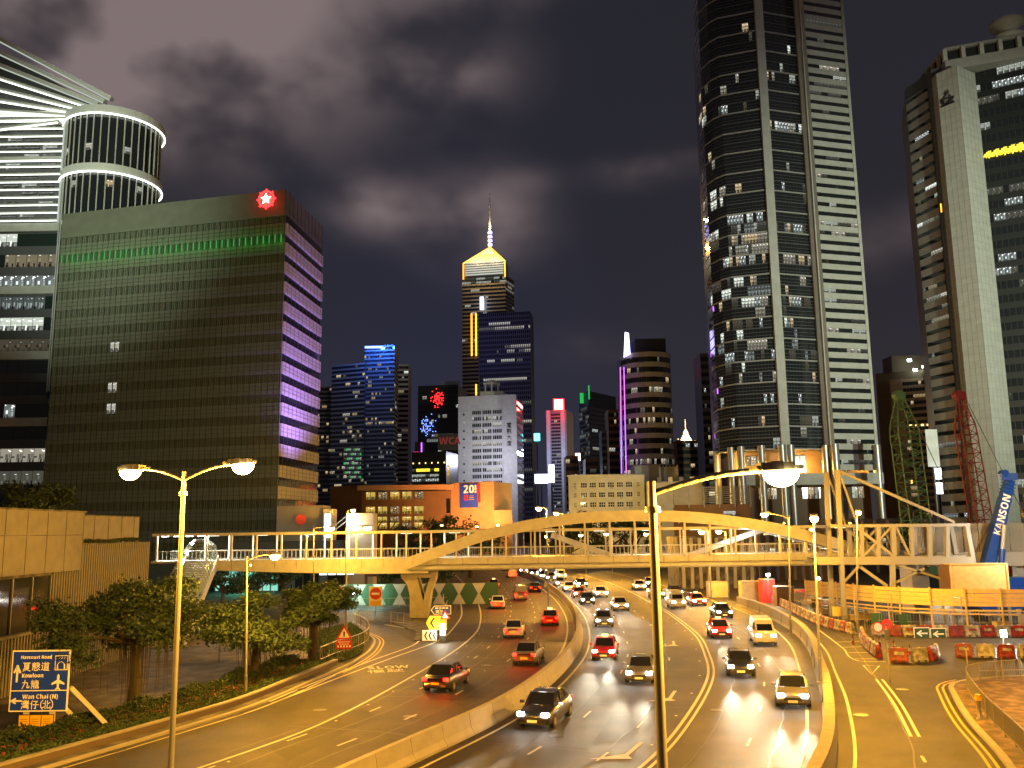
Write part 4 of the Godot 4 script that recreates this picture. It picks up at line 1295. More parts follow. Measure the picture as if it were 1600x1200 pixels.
# tower with white shafts at the right edge
func build_right_tower() -> void:
	var d := 255.0
	var o := thing("headquarters_tower", "dark banded tower with a pale tiled shaft carrying a round crest and rooftop dishes", "building", Vector3(114.51, 0.00, -222.44) * Vector3(0, 0, 0) + v3(Vector2(126.34, -250.00)))
	var a := Vector2(124.01, -262.00)
	var b := Vector2(126.53, -253.00)
	var c := Vector2(126.48, -250.00)
	var e := Vector2(134.44, -246.00)
	var f := Vector2(137.87, -248.00)
	var g := Vector2(157.52, -236.00)
	var h: float = 143.85
	core(o, [a, b, c, e, f, g, g + Vector2(8, -34), a + Vector2(10, -26)], 0, h, mats["wall_dark"])
	facade(o, a, b, 6, h - 4, 40, 8, {"wall": mats["wall_grey"], "glass": mats["glass_dark"], "single": true, "sill": 0.6, "head": 0.97, "lit": 0.06, "busy": 0.1, "run": 0.7, "gap": 0.0})
	facade(o, f, g, 6, h - 2, 34, 15, {"wall": mats["wall_black"], "glass": mats["glass_dark"], "sill": 0.3, "head": 0.85, "lit": 0.09, "busy": 0.1, "run": 0.6, "proud": 0.12, "rooms": ["room_1", "room_3", "dim_0", "room_5"]})
	# pale shaft, tile by tile joints
	var s := [b + Vector2(0, 1.2), c + Vector2(0, 3.0), Vector2(129.97, -242.00), Vector2(134.78, -245.00), f + Vector2(0, 1.0)]
	core(o, s + [f + Vector2(0, -3), b + Vector2(0, -3)], 4, h - 3, mats["wall_pale"], "shaft")
	var st := S()
	for k in 4:
		var u := v3((s[k + 1] - s[k]).normalized())
		var n := u.cross(Vector3.UP)
		var l: float = s[k].distance_to(s[k + 1])
		var cols := maxi(1, int(l / 1.5))
		for j in cols + 1: box_on(st, v3(s[k]) + u * l * j / cols + n * 0.02, u, n, 0.07, 4, h - 3, 0.05)
		for y in range(6, int(h) - 3, 2): frame_box(st, mid2(s[k], s[k + 1]) + n * 0.02 + Vector3(0, y, 0), u * l / 2, Vector3.UP * 0.035, n * 0.025)
	stuff(put("tile_joints", st, mats["wall_grey"], o))
	# crown storey
	var cap := [Vector2(129.49, -262.00), Vector2(128.91, -246.00), Vector2(164.96, -232.00), Vector2(198.18, -270.00)]
	core(o, cap, h - 2.5, h + 0.6, mats["wall_grey"], "crown_slab")
	core(o, cap, h + 3.8, h + 4.6, mats["wall_grey"], "crown_slab")
	core(o, [cap[0] + Vector2(1, -0.5), cap[1] + Vector2(0.6, -0.8), cap[2] + Vector2(0, -1), cap[3]], h + 0.5, h + 4, mats["wall_black"], "crown_glass")
	for k in 9:
		slab_box(o, "crown_pier", v3(cap[1].lerp(cap[2], k / 8.0), h + 2.2) + Vector3(0, 0, 0), Vector3(1.2, 3.4, 1.0), mats["wall_pale"])
	for k in 4: slab_box(o, "crown_pier", v3(cap[0].lerp(cap[1], k / 4.0), h + 2.2), Vector3(0.8, 3.4, 1.0), mats["wall_pale"])
	# rooftop dishes
	var rc := Vector2(147.14, -244.00)
	st = S(true)
	lathe(st, v3(rc, h + 4.5), [Vector2(3.0, 0), Vector2(3.0, 0.5), Vector2(4.4, 1.4), Vector2(4.4, 2.2), Vector2(2.6, 2.7), Vector2(2.4, 4.0), Vector2(4.8, 5.6), Vector2(4.8, 6.6), Vector2(3.6, 7.4), Vector2(0, 7.8)], 24)
	put("rooftop_dish", st, mats["wall_pale"], o)
	st = S(true)
	tube(st, v3(rc + Vector2(-4.0, 0), h + 4), v3(rc + Vector2(-4.0, 0), h + 18), 0.14, 0.05, 6)
	put("aerial", st, mats["steel"], o)
	# crest: ring, wreath leaves and a crown
	var u := v3((s[2] - s[1]).normalized())
	var n := u.cross(Vector3.UP)
	var at := v3(s[1].lerp(s[2], 0.42), 132.07) + n * 0.15
	st = S()
	for k in 28:
		var t0 := TAU * k / 28
		var t1 := TAU * (k + 1) / 28
		bar(st, at + (u * cos(t0) + Vector3.UP * sin(t0)) * 1.15, at + (u * cos(t1) + Vector3.UP * sin(t1)) * 1.15, 0.16, 0.16)
		bar(st, at + (u * cos(t0) + Vector3.UP * sin(t0)) * 0.75, at + (u * cos(t1) + Vector3.UP * sin(t1)) * 0.75, 0.1, 0.1)
		if k > 12: bar(st, at + (u * cos(t0) + Vector3.UP * sin(t0)) * 1.4, at + (u * cos(t0 + 0.15) + Vector3.UP * sin(t0 + 0.15)) * 2.1, 0.22, 0.22)
	for k in 5: bar(st, at + u * (-0.6 + 0.3 * k) + Vector3.UP * 1.35, at + u * (-0.7 + 0.35 * k) + Vector3.UP * (2.0 if k % 2 == 0 else 2.5), 0.16, 0.16)
	bar(st, at - u * 2.0 - Vector3.UP * 1.9, at + u * 2.0 - Vector3.UP * 1.9, 0.3, 0.5)
	bar(st, at - u * 0.5, at + u * 0.5, 0.1, 0.5)
	put("crest", st, mats["sign_black"], o)
	# glowing strokes put in for yellow neon characters reflected on the right wall
	u = v3((g - f).normalized())
	n = u.cross(Vector3.UP)
	st = S()
	for k in 7: glyph(st, "squiggle", v3(f.lerp(g, 0.0), 114.12) + u * (0.6 + k * 1.9) + n * 0.4, u, Vector3.UP, 2.3 + 0.15 * k, 0.16)
	put("reflected_lettering", st, mats["neon_yellow"], o)
	slab_box(o, "red_sign", v3(b, 100.99) + Vector3(0.3, 0, 1.6), Vector3(1.1, 2.6, 0.3), mats["neon_orange"])

func build_skyline() -> void:
	var o: Node3D
	var st: SurfaceTool
	# blue-washed residential pair
	var a := Vector2(-130.49, -640.00)
	var b := Vector2(-104.76, -630.00)
	var c := Vector2(-83.68, -636.00)
	o = thing("residential_tower", "left wing of banded residential tower, dark with scattered warm windows", "building", mid2(a, b))
	core(o, block(a, b, 25), 0, 129.23, mats["wall_dark"])
	facade(o, a, b, 10, 129.23, 38, 14, {"wall": mats["wall_grey"], "glass": mats["glass_blue"], "sill": 0.0, "head": 0.62, "lit": 0.09, "run": 0.2, "busy": 0, "rooms": ["warm_0", "warm_1", "room_0", "room_8", "room_2"]})
	a = Vector2(-143.97, -655.00)
	b = Vector2(-133.07, -655.00)
	o = thing("residential_tower", "low dark banded wing at the far left of the residential towers", "building", mid2(a, b))
	core(o, block(a, b, 25), 0, 116.35, mats["wall_dark"])
	facade(o, a, b, 10, 116.35, 33, 6, {"wall": mats["wall_grey"], "glass": mats["glass_blue"], "sill": 0.0, "head": 0.62, "lit": 0.08, "run": 0.2, "busy": 0, "rooms": ["warm_0", "warm_1"]})
	a = Vector2(-105.55, -632.00)
	b = Vector2(-83.53, -628.00)
	var e := Vector2(-83.64, -650.00)
	o = thing("residential_tower", "tallest banded residential tower with a blue-lit crown wall", "building", mid2(a, b))
	var h: float = 141.51
	core(o, [a, b, e, e + (a - b)], 0, h, mats["wall_blue"])
	facade(o, a, b, 10, h, 44, 16, {"wall": mats["wall_blue"], "glass": mats["glass_blue"], "sill": 0.0, "head": 0.6, "lit": 0.08, "run": 0.2, "busy": 0.02, "rooms": ["warm_0", "warm_1", "room_2", "room_9", "room_10"]})
	facade(o, b, e, 10, h, 44, 4, {"wall": mats["wall_grey"], "glass": mats["glass_dark"], "sill": 0.0, "head": 0.6, "lit": 0.04, "run": 0.2, "busy": 0})
	slab_box(o, "crown_light", mid2(a, b) + Vector3(-3, h - 1.2, 0.5), Vector3(15, 1.6, 0.3), mats["neon_blue"])
	for k in 2: omni(o, mid2(a, b) + Vector3(-5 + 10 * k, h + 1, 14), Color(0.25, 0.5, 1.0), 1100.0, 1.5, 300)
	for k in 70:     # glowing panes put in for coloured lights mirrored low on the wall
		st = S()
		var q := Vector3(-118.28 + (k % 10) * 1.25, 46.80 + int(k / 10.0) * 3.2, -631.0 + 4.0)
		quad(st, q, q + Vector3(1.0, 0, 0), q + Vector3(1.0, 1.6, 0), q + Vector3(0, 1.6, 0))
		put("lit_or_mirrored_window", st, mats[["room_1", "room_5", "room_3", "neon_green", "dim_0"][(k * 7 + int(k / 10.0)) % 5]], o)
	a = Vector2(-89.29, -690.00)
	b = Vector2(-80.80, -690.00)
	o = thing("residential_tower", "slim pale banded tower behind the blue-lit residential tower", "building", mid2(a, b))
	core(o, block(a, b, 20), 0, 139.03, mats["wall_grey"])
	facade(o, a, b, 10, 139.03, 34, 5, {"wall": mats["wall_pale"], "glass": mats["glass_dark"], "sill": 0.0, "head": 0.55, "lit": 0.05, "busy": 0.06})
	# tall spired tower
	a = Vector2(-53.16, -950.00)
	b = Vector2(-5.59, -942.00)
	c = Vector2(3.50, -965.00)
	h = 283.68
	o = thing("spired_skyscraper", "tall skyscraper with a lit pyramid crown and a needle spire", "building", mid2(a, b))
	core(o, [a, b, c, c + (a - b)], 0, h, mats["wall_dark"])
	facade(o, a, b, 20, h, 62, 15, {"wall": mats["wall_grey"], "glass": mats["glass_blue"], "sill": 0.0, "head": 0.6, "lit": 0.03, "busy": 0.03, "rooms": ["room_0", "room_1", "dim_0"], "lit_floors": {61: 0.8, 60: 0.95, 45: 0.5}, "run": 0.5})
	facade(o, b, c, 20, h, 62, 4, {"wall": mats["wall_grey"], "glass": mats["glass_dark"], "sill": 0.0, "head": 0.6, "lit": 0.12, "busy": 0.05})
	var ta := Vector2(-51.57, -948.00)
	var tb := Vector2(-6.02, -940.00)
	var y1: float = 298.84
	core(o, block(ta, tb, 20), h, y1, mats["wall_pale"], "crown_storey")
	for k in 6: frame_part(o, "crown_light", mid2(ta, tb) + Vector3(0, h + 1.5 + k * (y1 - h - 2) / 5.0, 0.8), v3(tb - ta) * 0.46, 0.7, Vector3(0, 0, 0.3), mats["tube_or_glow_soft"])
	var apex := Vector3(-22.29, 319.42, -955)
	var rim := [v3(ta, y1), v3(tb, y1), v3(tb, y1) + Vector3(0, 0, -22), v3(ta, y1) + Vector3(0, 0, -22)]
	st = S()
	for k in 4: tri(st, rim[k], rim[(k + 1) % 4], apex)
	put("pyramid_roof", st, mats["wall_tan"], o)
	st = S()
	for k in 4: bar(st, rim[k], apex, 1.0, 1.0)
	for k in 2: bar(st, rim[k] + Vector3(0, -18, 0.5), rim[k] + Vector3(0, 0, 0.5), 1.2, 1.2)
	put("edge_light", st, mats["neon_orange"], o)
	st = S()
	var m1 = rim[0].lerp(apex, 0.5)
	var m2 = rim[1].lerp(apex, 0.5)
	quad(st, m1.lerp(m2, 0.15) + Vector3(0, 0, 1.5), m2.lerp(m1, 0.15) + Vector3(0, 0, 1.5), m2.lerp(apex, 0.8) + Vector3(0, 0, 1.5), m1.lerp(apex, 0.8) + Vector3(0, 0, 1.5))
	put("roof_glass", st, mats["wall_white"], o)
	for k in 2: omni(o, rim[k].lerp(rim[1 - k], 0.3) + Vector3(0, 6, 8), Color(1, 0.78, 0.45), 2600.0, 2.0, 400)
	st = S(true)
	tube(st, apex + Vector3(0, -2, 0), apex + Vector3(0, 20, 0), 1.8, 1.5, 10)
	tube(st, apex + Vector3(0, 20, 0), apex + Vector3(0, 62, 0), 1.5, 0.5, 8)
	put("spire", st, mats["wall_white"], o)
	for k in 4:
		st = S(true)
		tube(st, apex + Vector3(0, 1.5 + k * 4.6, 0), apex + Vector3(0, 3.6 + k * 4.6, 0), 2.3, 2.3, 10)
		put("spire_light", st, mats["neon_violet"], o)
	omni(o, apex + Vector3(0, 22, 5), Color(1, 0.95, 0.8), 260.0, 1.0, 300)
	for s in [[737, 492, 590], [743, 488, 590]]:
		st = S()
		var xx: float = -42.48 if s[0] == 737 else -37.70
		box(st, Vector3(xx, (239.90 + 193.72) / 2, -938), Vector3(1.6, 239.90 - 193.72, 1.0))
		put("light_strip", st, mats["neon_orange"], o)
	slab_box(o, "sign", Vector3(-31.22, 251.08, -938), Vector3(4.0, 14, 1.0), mats["screen_white"])
	slab_box(o, "light_strip", Vector3(-38.02, 155.07, -938), Vector3(1.6, 16, 1.0), mats["neon_orange"])
	# dark gridded tower in front of it
	a = Vector2(-26.54, -720.00)
	b = Vector2(15.44, -712.00)
	c = Vector2(18.59, -735.00)
	h = 185.78
	o = thing("office_tower", "dark tower with a fine square grid and a few lit rows", "building", mid2(a, b))
	core(o, [a, b, c, c + (a - b)], 0, h, mats["wall_black"])
	facade(o, a, b, 8, h, 46, 26, {"wall": mats["wall_blue"], "glass": mats["glass_blue"], "sill": 0.3, "head": 0.95, "lit": 0.0, "busy": 0, "run": 0.85, "proud": 0.2, "gap": 0.3, "mullion": 0.55, "rooms": ["room_0", "room_5", "room_4"], "lit_floors": {42: 0.8, 43: 0.12, 38: 0.25, 37: 0.3, 35: 0.25, 26: 0.2, 22: 0.3, 18: 0.2, 31: 0.25, 12: 0.15, 8: 0.2}})
	# white office block with a lantern on its roof and four characters down its side
	a = Vector2(-30.45, -500.00)
	b = Vector2(-5.32, -494.00)
	c = Vector2(5.94, -520.00)
	h = 84.13
	o = thing("telecom_block", "white office block with vertical characters on its blank pier and a rooftop pavilion", "building", mid2(a, b))
	core(o, [a, b, c, c + (a - b)], 0, h, mats["wall_white"])
	var w0 := a.lerp(b, 0.30)
	var w1 := a.lerp(b, 0.99)
	for k in 3:
		facade(o, w0.lerp(w1, k / 3.0 + 0.02), w0.lerp(w1, (k + 1) / 3.0 - 0.02), 12, h - 8, 18, 5, {"wall": mats["wall_white"], "glass": mats["glass_dark"], "sill": 0.3, "head": 0.88, "lit": 0.02, "busy": 0.02, "run": 0.8, "gap": 0.12, "proud": 0.25, "rooms": ["room_0", "room_4"], "lit_floors": {16: 0.8, 12: 0.85, 9: 0.6, 8: 0.4, 14: 0.3}})
	for f in 14: slab_box(o, "stair_window", v3(a.lerp(b, 0.13), 14 + f * 4.6) + Vector3(0, 0, 0.2), Vector3(0.9, 0.9, 0.3), mats["glass_dark"] if f % 4 else mats["room_4"])
	var face := v3((c - b).normalized())
	# blank pier to the right of the windows with the name of the building
	var pier := [b + Vector2(0.1, 0.6), b + Vector2(7.6, 0.2)]
	core(o, block(pier[0], pier[1], 6), 0, h, mats["wall_white"], "blank_pier")
	var pu := v3((pier[1] - pier[0]).normalized())
	st = S()
	var names := ["electric", "message", "big", "mansion"]
	for k in 4: glyph(st, names[k], v3(pier[0], 65.61 - k * 3.35) + pu * 1.9 + pu.cross(Vector3.UP) * 0.15, pu, Vector3.UP, 2.7, 0.11)
	put("lettering", st, mats["sign_black"], o)
	facade(o, pier[1], c, 10, h - 2, 18, 5, {"wall": mats["wall_grey"], "glass": mats["glass_blue"], "sill": 0.2, "head": 0.8, "lit": 0.04, "busy": 0})
	var lx: float = -11.60
	slab_box(o, "roof_plinth", Vector3(lx, h + 1.5, -505), Vector3(13, 3, 9), mats["wall_white"])
	slab_box(o, "lantern_roof", Vector3(lx, h + 7.6, -505), Vector3(9.5, 0.8, 7), mats["wall_white"])
	for k in 6: slab_box(o, "lantern_post", Vector3(lx - 3.6 + (k % 3) * 3.6, h + 5.1, -502 - 5 * int(k / 3.0)), Vector3(0.7, 4.4, 0.7), mats["wall_white"])
	st = S()
	lathe(st, Vector3(lx, h + 8, -505), [Vector2(3.6, 0), Vector2(2.0, 2.0), Vector2(0, 2.4)], 8)
	put("lantern_cap", st, mats["wall_white"], o)
	st = S()
	for s in [-1, 1]: bar(st, Vector3(lx + s * 11, h, -505), Vector3(lx + s * 6, h + 3.4, -505), 0.4, 0.4)
	tube(st, Vector3(lx - 6.5, h + 3, -505), Vector3(lx - 7.5, h + 13, -505), 0.15, 0.08, 5)
	put("roof_frame", st, mats["steel"], o)
	for k in 2: omni(o, Vector3(lx - 5 + k * 14, 46, -470), Color(0.9, 0.9, 1.0), 520.0, 2.0, 400)
	# dark glass block with red and blue light patterns
	a = Vector2(-63.68, -600.00)
	b = Vector2(-36.24, -596.00)
	h = 106.93
	o = thing("glass_block", "black glass block dotted with red and blue light patterns", "building", mid2(a, b))
	core(o, block(a, b, 30), 0, h, mats["wall_black"])
	facade(o, a, b, 10, h, 30, 18, {"wall": mats["wall_black"], "glass": mats["glass_green"], "sill": 0.1, "head": 0.8, "lit": 0.05, "busy": 0, "proud": 0.1})
	var r := RandomNumberGenerator.new()
	r.seed = 5
	for cfg in [[684, "neon_red", 90, 3.6, 0], [666, "neon_blue", 60, 5.0, 1]]:
		st = S()
		var cx: float = -50.05 if cfg[4] == 0 else -56.89
		var cy: float = 98.02 if cfg[4] == 0 else 79.06
		for k in cfg[2]:
			var q := Vector2(r.randfn() * cfg[3] * 0.55, r.randfn() * cfg[3] * 0.7)
			box(st, Vector3(cx + snappedf(q.x, 0.9), cy + snappedf(q.y, 0.9), -596.6), Vector3(0.5, 0.5, 0.3))
		put("light_pattern", st, mats[cfg[1]], o)
	slab_box(o, "roof_box", Vector3(-41.63, h + 1.8, -608), Vector3(13, 3.6, 10), mats["wall_blue"])
	# low cluster with shop signs
	a = Vector2(-49.70, -440.00)
	b = Vector2(-32.50, -436.00)
	o = thing("shop_block", "low dark commercial block with lit yellow and teal sign bands", "building", mid2(a, b))
	core(o, block(a, b, 20), 0, 47.87, mats["wall_black"])
	for s in [[0, "neon_yellow"], [1, "room_1"], [2, "room_3"]]:
		var yy: float = [38.99, 36.23, 34.07][s[0]]
		for k in 6: slab_box(o, "sign_panel", v3(a.lerp(b, 0.08 + k * 0.13), yy) + Vector3(0, 0, 0.4), Vector3(2.1, 1.3, 0.3), mats[s[1]] if (k + s[0]) % 4 else mats["dim_0"])
	slab_box(o, "sign_column", v3(b, 37.03) + Vector3(1, 0, 0.6), Vector3(1.0, 8, 0.4), mats["amber_0"])
	for k in 6: slab_box(o, "roof_lamp", v3(a.lerp(b, 0.05 + k * 0.18), 42.40) + Vector3(0, 0, 0.5), Vector3(0.5, 0.6, 0.3), mats["roof_lamp"])
	slab_box(o, "billboard", v3(a.lerp(b, 0.98), 52.56) + Vector3(1.2, 0, -2), Vector3(10, 8, 0.6), mats["wall_dark"])
	text("WCA", glow("dull_red", Color(0.5, 0.06, 0.04), 0.35), o, v3(a.lerp(b, 0.98), 51.31) + Vector3(-3.2, 0, -1.6), Vector3.RIGHT, Vector3.UP, 3.4)
	a = Vector2(-51.48, -470.00)
	b = Vector2(-47.45, -470.00)
	o = thing("sign_tower", "narrow dark building edged with pink and blue neon", "building", mid2(a, b))
	core(o, block(a, b, 10), 0, 56.14, mats["wall_black"])
	slab_box(o, "neon_panel", mid2(a, b) + Vector3(-1, 48.43, 0.4), Vector3(3, 5, 0.3), glow("dim_pink", Color(0.8, 0.06, 0.15), 0.5))
	slab_box(o, "neon_panel", mid2(a, b) + Vector3(1.6, 51.09, 0.5), Vector3(0.6, 9, 0.3), mats["neon_purple"])
	# slim pair with a red rooftop sign
	a = Vector2(23.34, -620.00)
	b = Vector2(37.27, -616.00)
	h = 91.55
	o = thing("slim_tower", "slim white-edged tower under a glowing red rooftop sign", "building", mid2(a, b))
	core(o, block(a, b, 22), 0, h, mats["wall_grey"])
	facade(o, a.lerp(b, 0.25), a.lerp(b, 0.7), 10, h - 2, 34, 6, {"wall": mats["wall_grey"], "glass": mats["glass_dark"], "sill": 0.2, "head": 0.8, "lit": 0.05, "busy": 0.0})
	for t in [0.1, 0.82]: slab_box(o, "corner_pier", v3(a.lerp(b, t), h / 2) + Vector3(0, 0, 0.4), Vector3(2.6, h, 1.0), mats["wall_white"])
	slab_box(o, "roof_sign", Vector3(31.98, 94.71, -612), Vector3(5.6, 6.6, 0.6), mats["neon_hot"])
	slab_box(o, "sign_border", Vector3(31.98, 94.71, -612.5), Vector3(7.4, 8.2, 0.5), mats["neon_red"])
	omni(o, Vector3(30.59, h + 2, -604), Color(1, 0.1, 0.1), 400.0, 2.0, 200)
	omni(o, Vector3(26.15, 60, -590), Color(0.75, 0.8, 1.0), 900.0, 2.0, 300)
	for s in [[839, 683, "neon_cyan", 3.6, 4.6], [849, 748, "screen_white", 8.2, 5.6], [862, 738, "screen_white", 3.4, 11.0], [903, 714, "neon_hot", 3.0, 4.6], [911, 716, "neon_green", 3.6, 1.6]]:
		var pos: Vector3 = {839: Vector3(15.20, 66.99, -560.00), 849: Vector3(17.54, 41.00, -560.00), 862: Vector3(23.97, 44.09, -560.00), 903: Vector3(40.54, 54.23, -560.00), 911: Vector3(44.12, 53.39, -560.00)}[s[0]]
		o = thing("rooftop_sign", {839: "round cyan beacon on a slender mast left of the slim tower", 849: "wide white lit screen low beside the white office block", 862: "narrow upright white lit screen beside the wide one", 903: "small square red lit sign among the low dark buildings", 911: "small green neon sign right of the square red sign"}[s[0]], "sign", Vector3(pos.x, 0, pos.z))
		slab_box(o, "mast", Vector3(pos.x, pos.y / 2, pos.z - 1), Vector3(1.0, pos.y, 1.0), mats["wall_dark"])
		slab_box(o, "lit_face", pos, Vector3(s[3], s[4], 0.6), mats[s[2]])
	# dark tower with a green top
	a = Vector2(39.08, -520.00)
	b = Vector2(43.37, -505.00)
	c = Vector2(61.83, -530.00)
	h = 87.36
	o = thing("green_topped_tower", "dark stepped tower with a green lit crown", "building", v3(b))
	core(o, [a, b, c, c + (a - b)], 0, h, mats["wall_black"])
	facade(o, a, b, 8, h - 8, 28, 6, {"wall": mats["wall_dark"], "glass": mats["glass_dark"], "sill": 0.0, "head": 0.7, "lit": 0.22, "busy": 0.0, "run": 0.4, "rooms": ["dim_0", "dim_1", "room_5"]})
	facade(o, b, c, 8, h - 8, 28, 10, {"wall": mats["wall_black"], "glass": mats["glass_dark"], "sill": 0.0, "head": 0.7, "lit": 0.03, "busy": 0})
	slab_box(o, "green_crown", v3(a.lerp(b, 0.4), h - 3) + Vector3(0.3, 0, 1.2), Vector3(4.0, 6, 0.4), mats["neon_green"])
	slab_box(o, "green_crown", v3(b, h - 1) + Vector3(0.3, 0, 0.8), Vector3(0.8, 8, 0.4), mats["neon_green"])
	# brown tower and small ones behind the round banded tower
	for s in [[Vector2(50.46, -470.00), Vector2(56.85, -470.00), 71.76, "narrow brown tower left of the round banded tower", "wall_brown"], [Vector2(47.75, -480.00), Vector2(52.22, -480.00), 62.05, "low building with green neon beside the narrow brown tower", "wall_dark"], [Vector2(87.99, -480.00), Vector2(101.69, -480.00), 55.95, "low brown block in front of the lit hilltop spire", "wall_brown"], [Vector2(33.88, -420.00), Vector2(39.85, -420.00), 42.29, "low dark block with lit shopfront windows beyond the white flats", "wall_black"], [Vector2(89.84, -420.00), Vector2(95.87, -420.00), 91.59, "narrow dark tower just left of the very tall skyscraper", "wall_dark"], [Vector2(24.02, -410.00), Vector2(29.86, -410.00), 42.79, "low dark red block right of the upright white screen", "wall_brown"]]:
		o = thing("tower", s[3], "building", mid2(s[0], s[1]))
		core(o, block(s[0], s[1], 16), 0, s[2], mats[s[4]])
		facade(o, s[0], s[1], 8, s[2] - 1, maxi(6, int(s[2] / 4)), 6, {"wall": mats[s[4]], "glass": mats["glass_dark"], "sill": 0.25, "head": 0.8, "lit": 0.14, "busy": 0, "proud": 0.2, "run": 0.3, "rooms": ["warm_1", "dim_0", "room_3"]})
	# round banded tower with violet fin
	o = thing("round_tower", "round-fronted cream banded tower with a glowing violet fin and purple edge strips", "building", v3(Vector2(59.05, -392.00)))
	var ring := []
	var cc := Vector2(61.14, -402.00)
	h = 86.82
	for k in 15:
		var t := PI * (0.98 - 0.80 * k / 14.0)
		ring.append(cc + Vector2(cos(t) * 11.6, sin(t) * 12.0))
	ring.append(Vector2(71.47, -400.00))
	core(o, ring + [ring[15] + Vector2(0, -14), ring[0] + Vector2(0, -14)], 0, h, mats["wall_dark"])
	for k in 15:
		facade(o, ring[k], ring[k + 1], 10, h, 17, 2 if k < 14 else 3, {"wall": mats["wall_tan"] if false else mats["wall_pale"], "glass": mats["glass_dark"], "sill": 0.0, "head": 0.52, "lit": 0.12, "busy": 0.0, "run": 0.7, "gap": 0.06, "rooms": ["room_0", "room_5", "warm_1"], "lit_floors": {4: 0.5, 5: 0.6, 2: 0.35, 6: 0.5, 10: 0.35, 13: 0.3}})
	core(o, block(cc + Vector2(-5, 2), cc + Vector2(9, 2), 12), h, h + 8, mats["wall_black"], "plant_storey")
	st = S()
	var fx: float = 51.46
	plate(st, Vector3(fx, h - 2, -393), Vector3.RIGHT, Vector3.UP, [Vector2(-1.5, 0), Vector2(1.4, 1.5), Vector2(1.0, 11), Vector2(-0.6, 11.5)], 0.8)
	put("light_fin", st, mats["neon_violet"], o)
	for s in [[-0.3, 0.0], [1.7, 0.2]]:
		st = S()
		bar(st, Vector3(46.93 + s[0], 33, -387), Vector3(48.03 + s[0] * 0.8, h - 7, -389), 0.35, 0.35)
		put("edge_strip", st, mats["neon_purple"], o)
	# lit spire on the hill
	a = Vector2(149.18, -800.00)
	b = Vector2(162.90, -800.00)
	o = thing("spired_tower", "distant tower whose pointed crown is floodlit warm white", "building", mid2(a, b))
	h = 87.14
	core(o, block(a, b, 12), 0, h, mats["wall_brown"])
	st = S(true)
	lathe(st, v3((a + b) / 2 + Vector2(0, -6), h), [Vector2(5.4, 0), Vector2(4.6, 2), Vector2(2.4, 6), Vector2(2.2, 8), Vector2(0.4, 11), Vector2(0.25, 20), Vector2(0, 20.5)], 10)
	put("pointed_crown", st, mats["wall_white"], o)
	for k in 3:
		var fl := v3((a + b) / 2) + Vector3(-9 + 9 * k, h + 0.6, 5)
		slab_box(o, "roof_floodlight", fl, Vector3(0.9, 0.7, 0.5), mats["roof_lamp"])
		omni(o, fl + Vector3(0, 0.8, 0), Color(1, 0.85, 0.68), 1500.0, 0.5, 100)
	# brown block right of the skyscraper
	a = Vector2(135.54, -330.00)
	b = Vector2(149.83, -322.00)
	o = thing("brown_block", "dim brown office block with three roof floodlights between the two right towers", "building", mid2(a, b))
	h = 65.33
	core(o, block(a, b, 24), 0, h, mats["wall_brown"])
	facade(o, a.lerp(b, 0.5), b, 10, h - 3, 22, 8, {"wall": mats["wall_tan"], "glass": mats["glass_dark"], "sill": 0.0, "head": 0.55, "lit": 0.06, "busy": 0, "rooms": ["warm_0", "warm_1"]})
	core(o, block(a.lerp(b, 0.25) + Vector2(0, 1.5), a.lerp(b, 0.5) + Vector2(0, 1.5), 8), 0, h - 3, mats["wall_tan"], "blank_pier")
	slab_box(o, "roof_storey", v3(b.lerp(a, 0.25), h + 3) + Vector3(0, 0, -6), Vector3(12, 6, 8), mats["wall_brown"])
	for s in [Vector3(144.67, 68.60, -321.00), Vector3(149.81, 66.17, -321.00), Vector3(146.46, 65.03, -321.00)]:
		slab_box(o, "roof_floodlight", s, Vector3(1.3, 0.8, 0.5), mats["cool_lamp"])
	for k in 4: slab_box(o, "facade_lamp", Vector3(146.12, 44.93, -321.00) + Vector3(k * 2.1 - 3, 0, 0), Vector3(0.8, 0.6, 0.4), mats["roof_lamp"])
	# hanging banners on the right tower's foot
	for s in [[Vector3(112.31, 29.67, -240.00), 3.2, 10.0, "wall_white", "tall white banner hanging on the dark tower's foot"], [Vector3(112.29, 22.72, -238.00), 1.6, 2.9, "screen_white", "upper small lit white panel under the white banner"], [Vector3(112.29, 18.85, -238.00), 1.6, 2.9, "screen_white", "lower small lit white panel beside the green crane"]]:
		o = thing("banner", s[4], "banner", Vector3(s[0].x, 0, s[0].z))
		slab_box(o, "panel", s[0], Vector3(s[1], s[2], 0.2), mats[s[3]])
		slab_box(o, "post", Vector3(s[0].x, s[0].y / 2, s[0].z - 0.3), Vector3(0.3, s[0].y, 0.3), mats["dark_metal"])

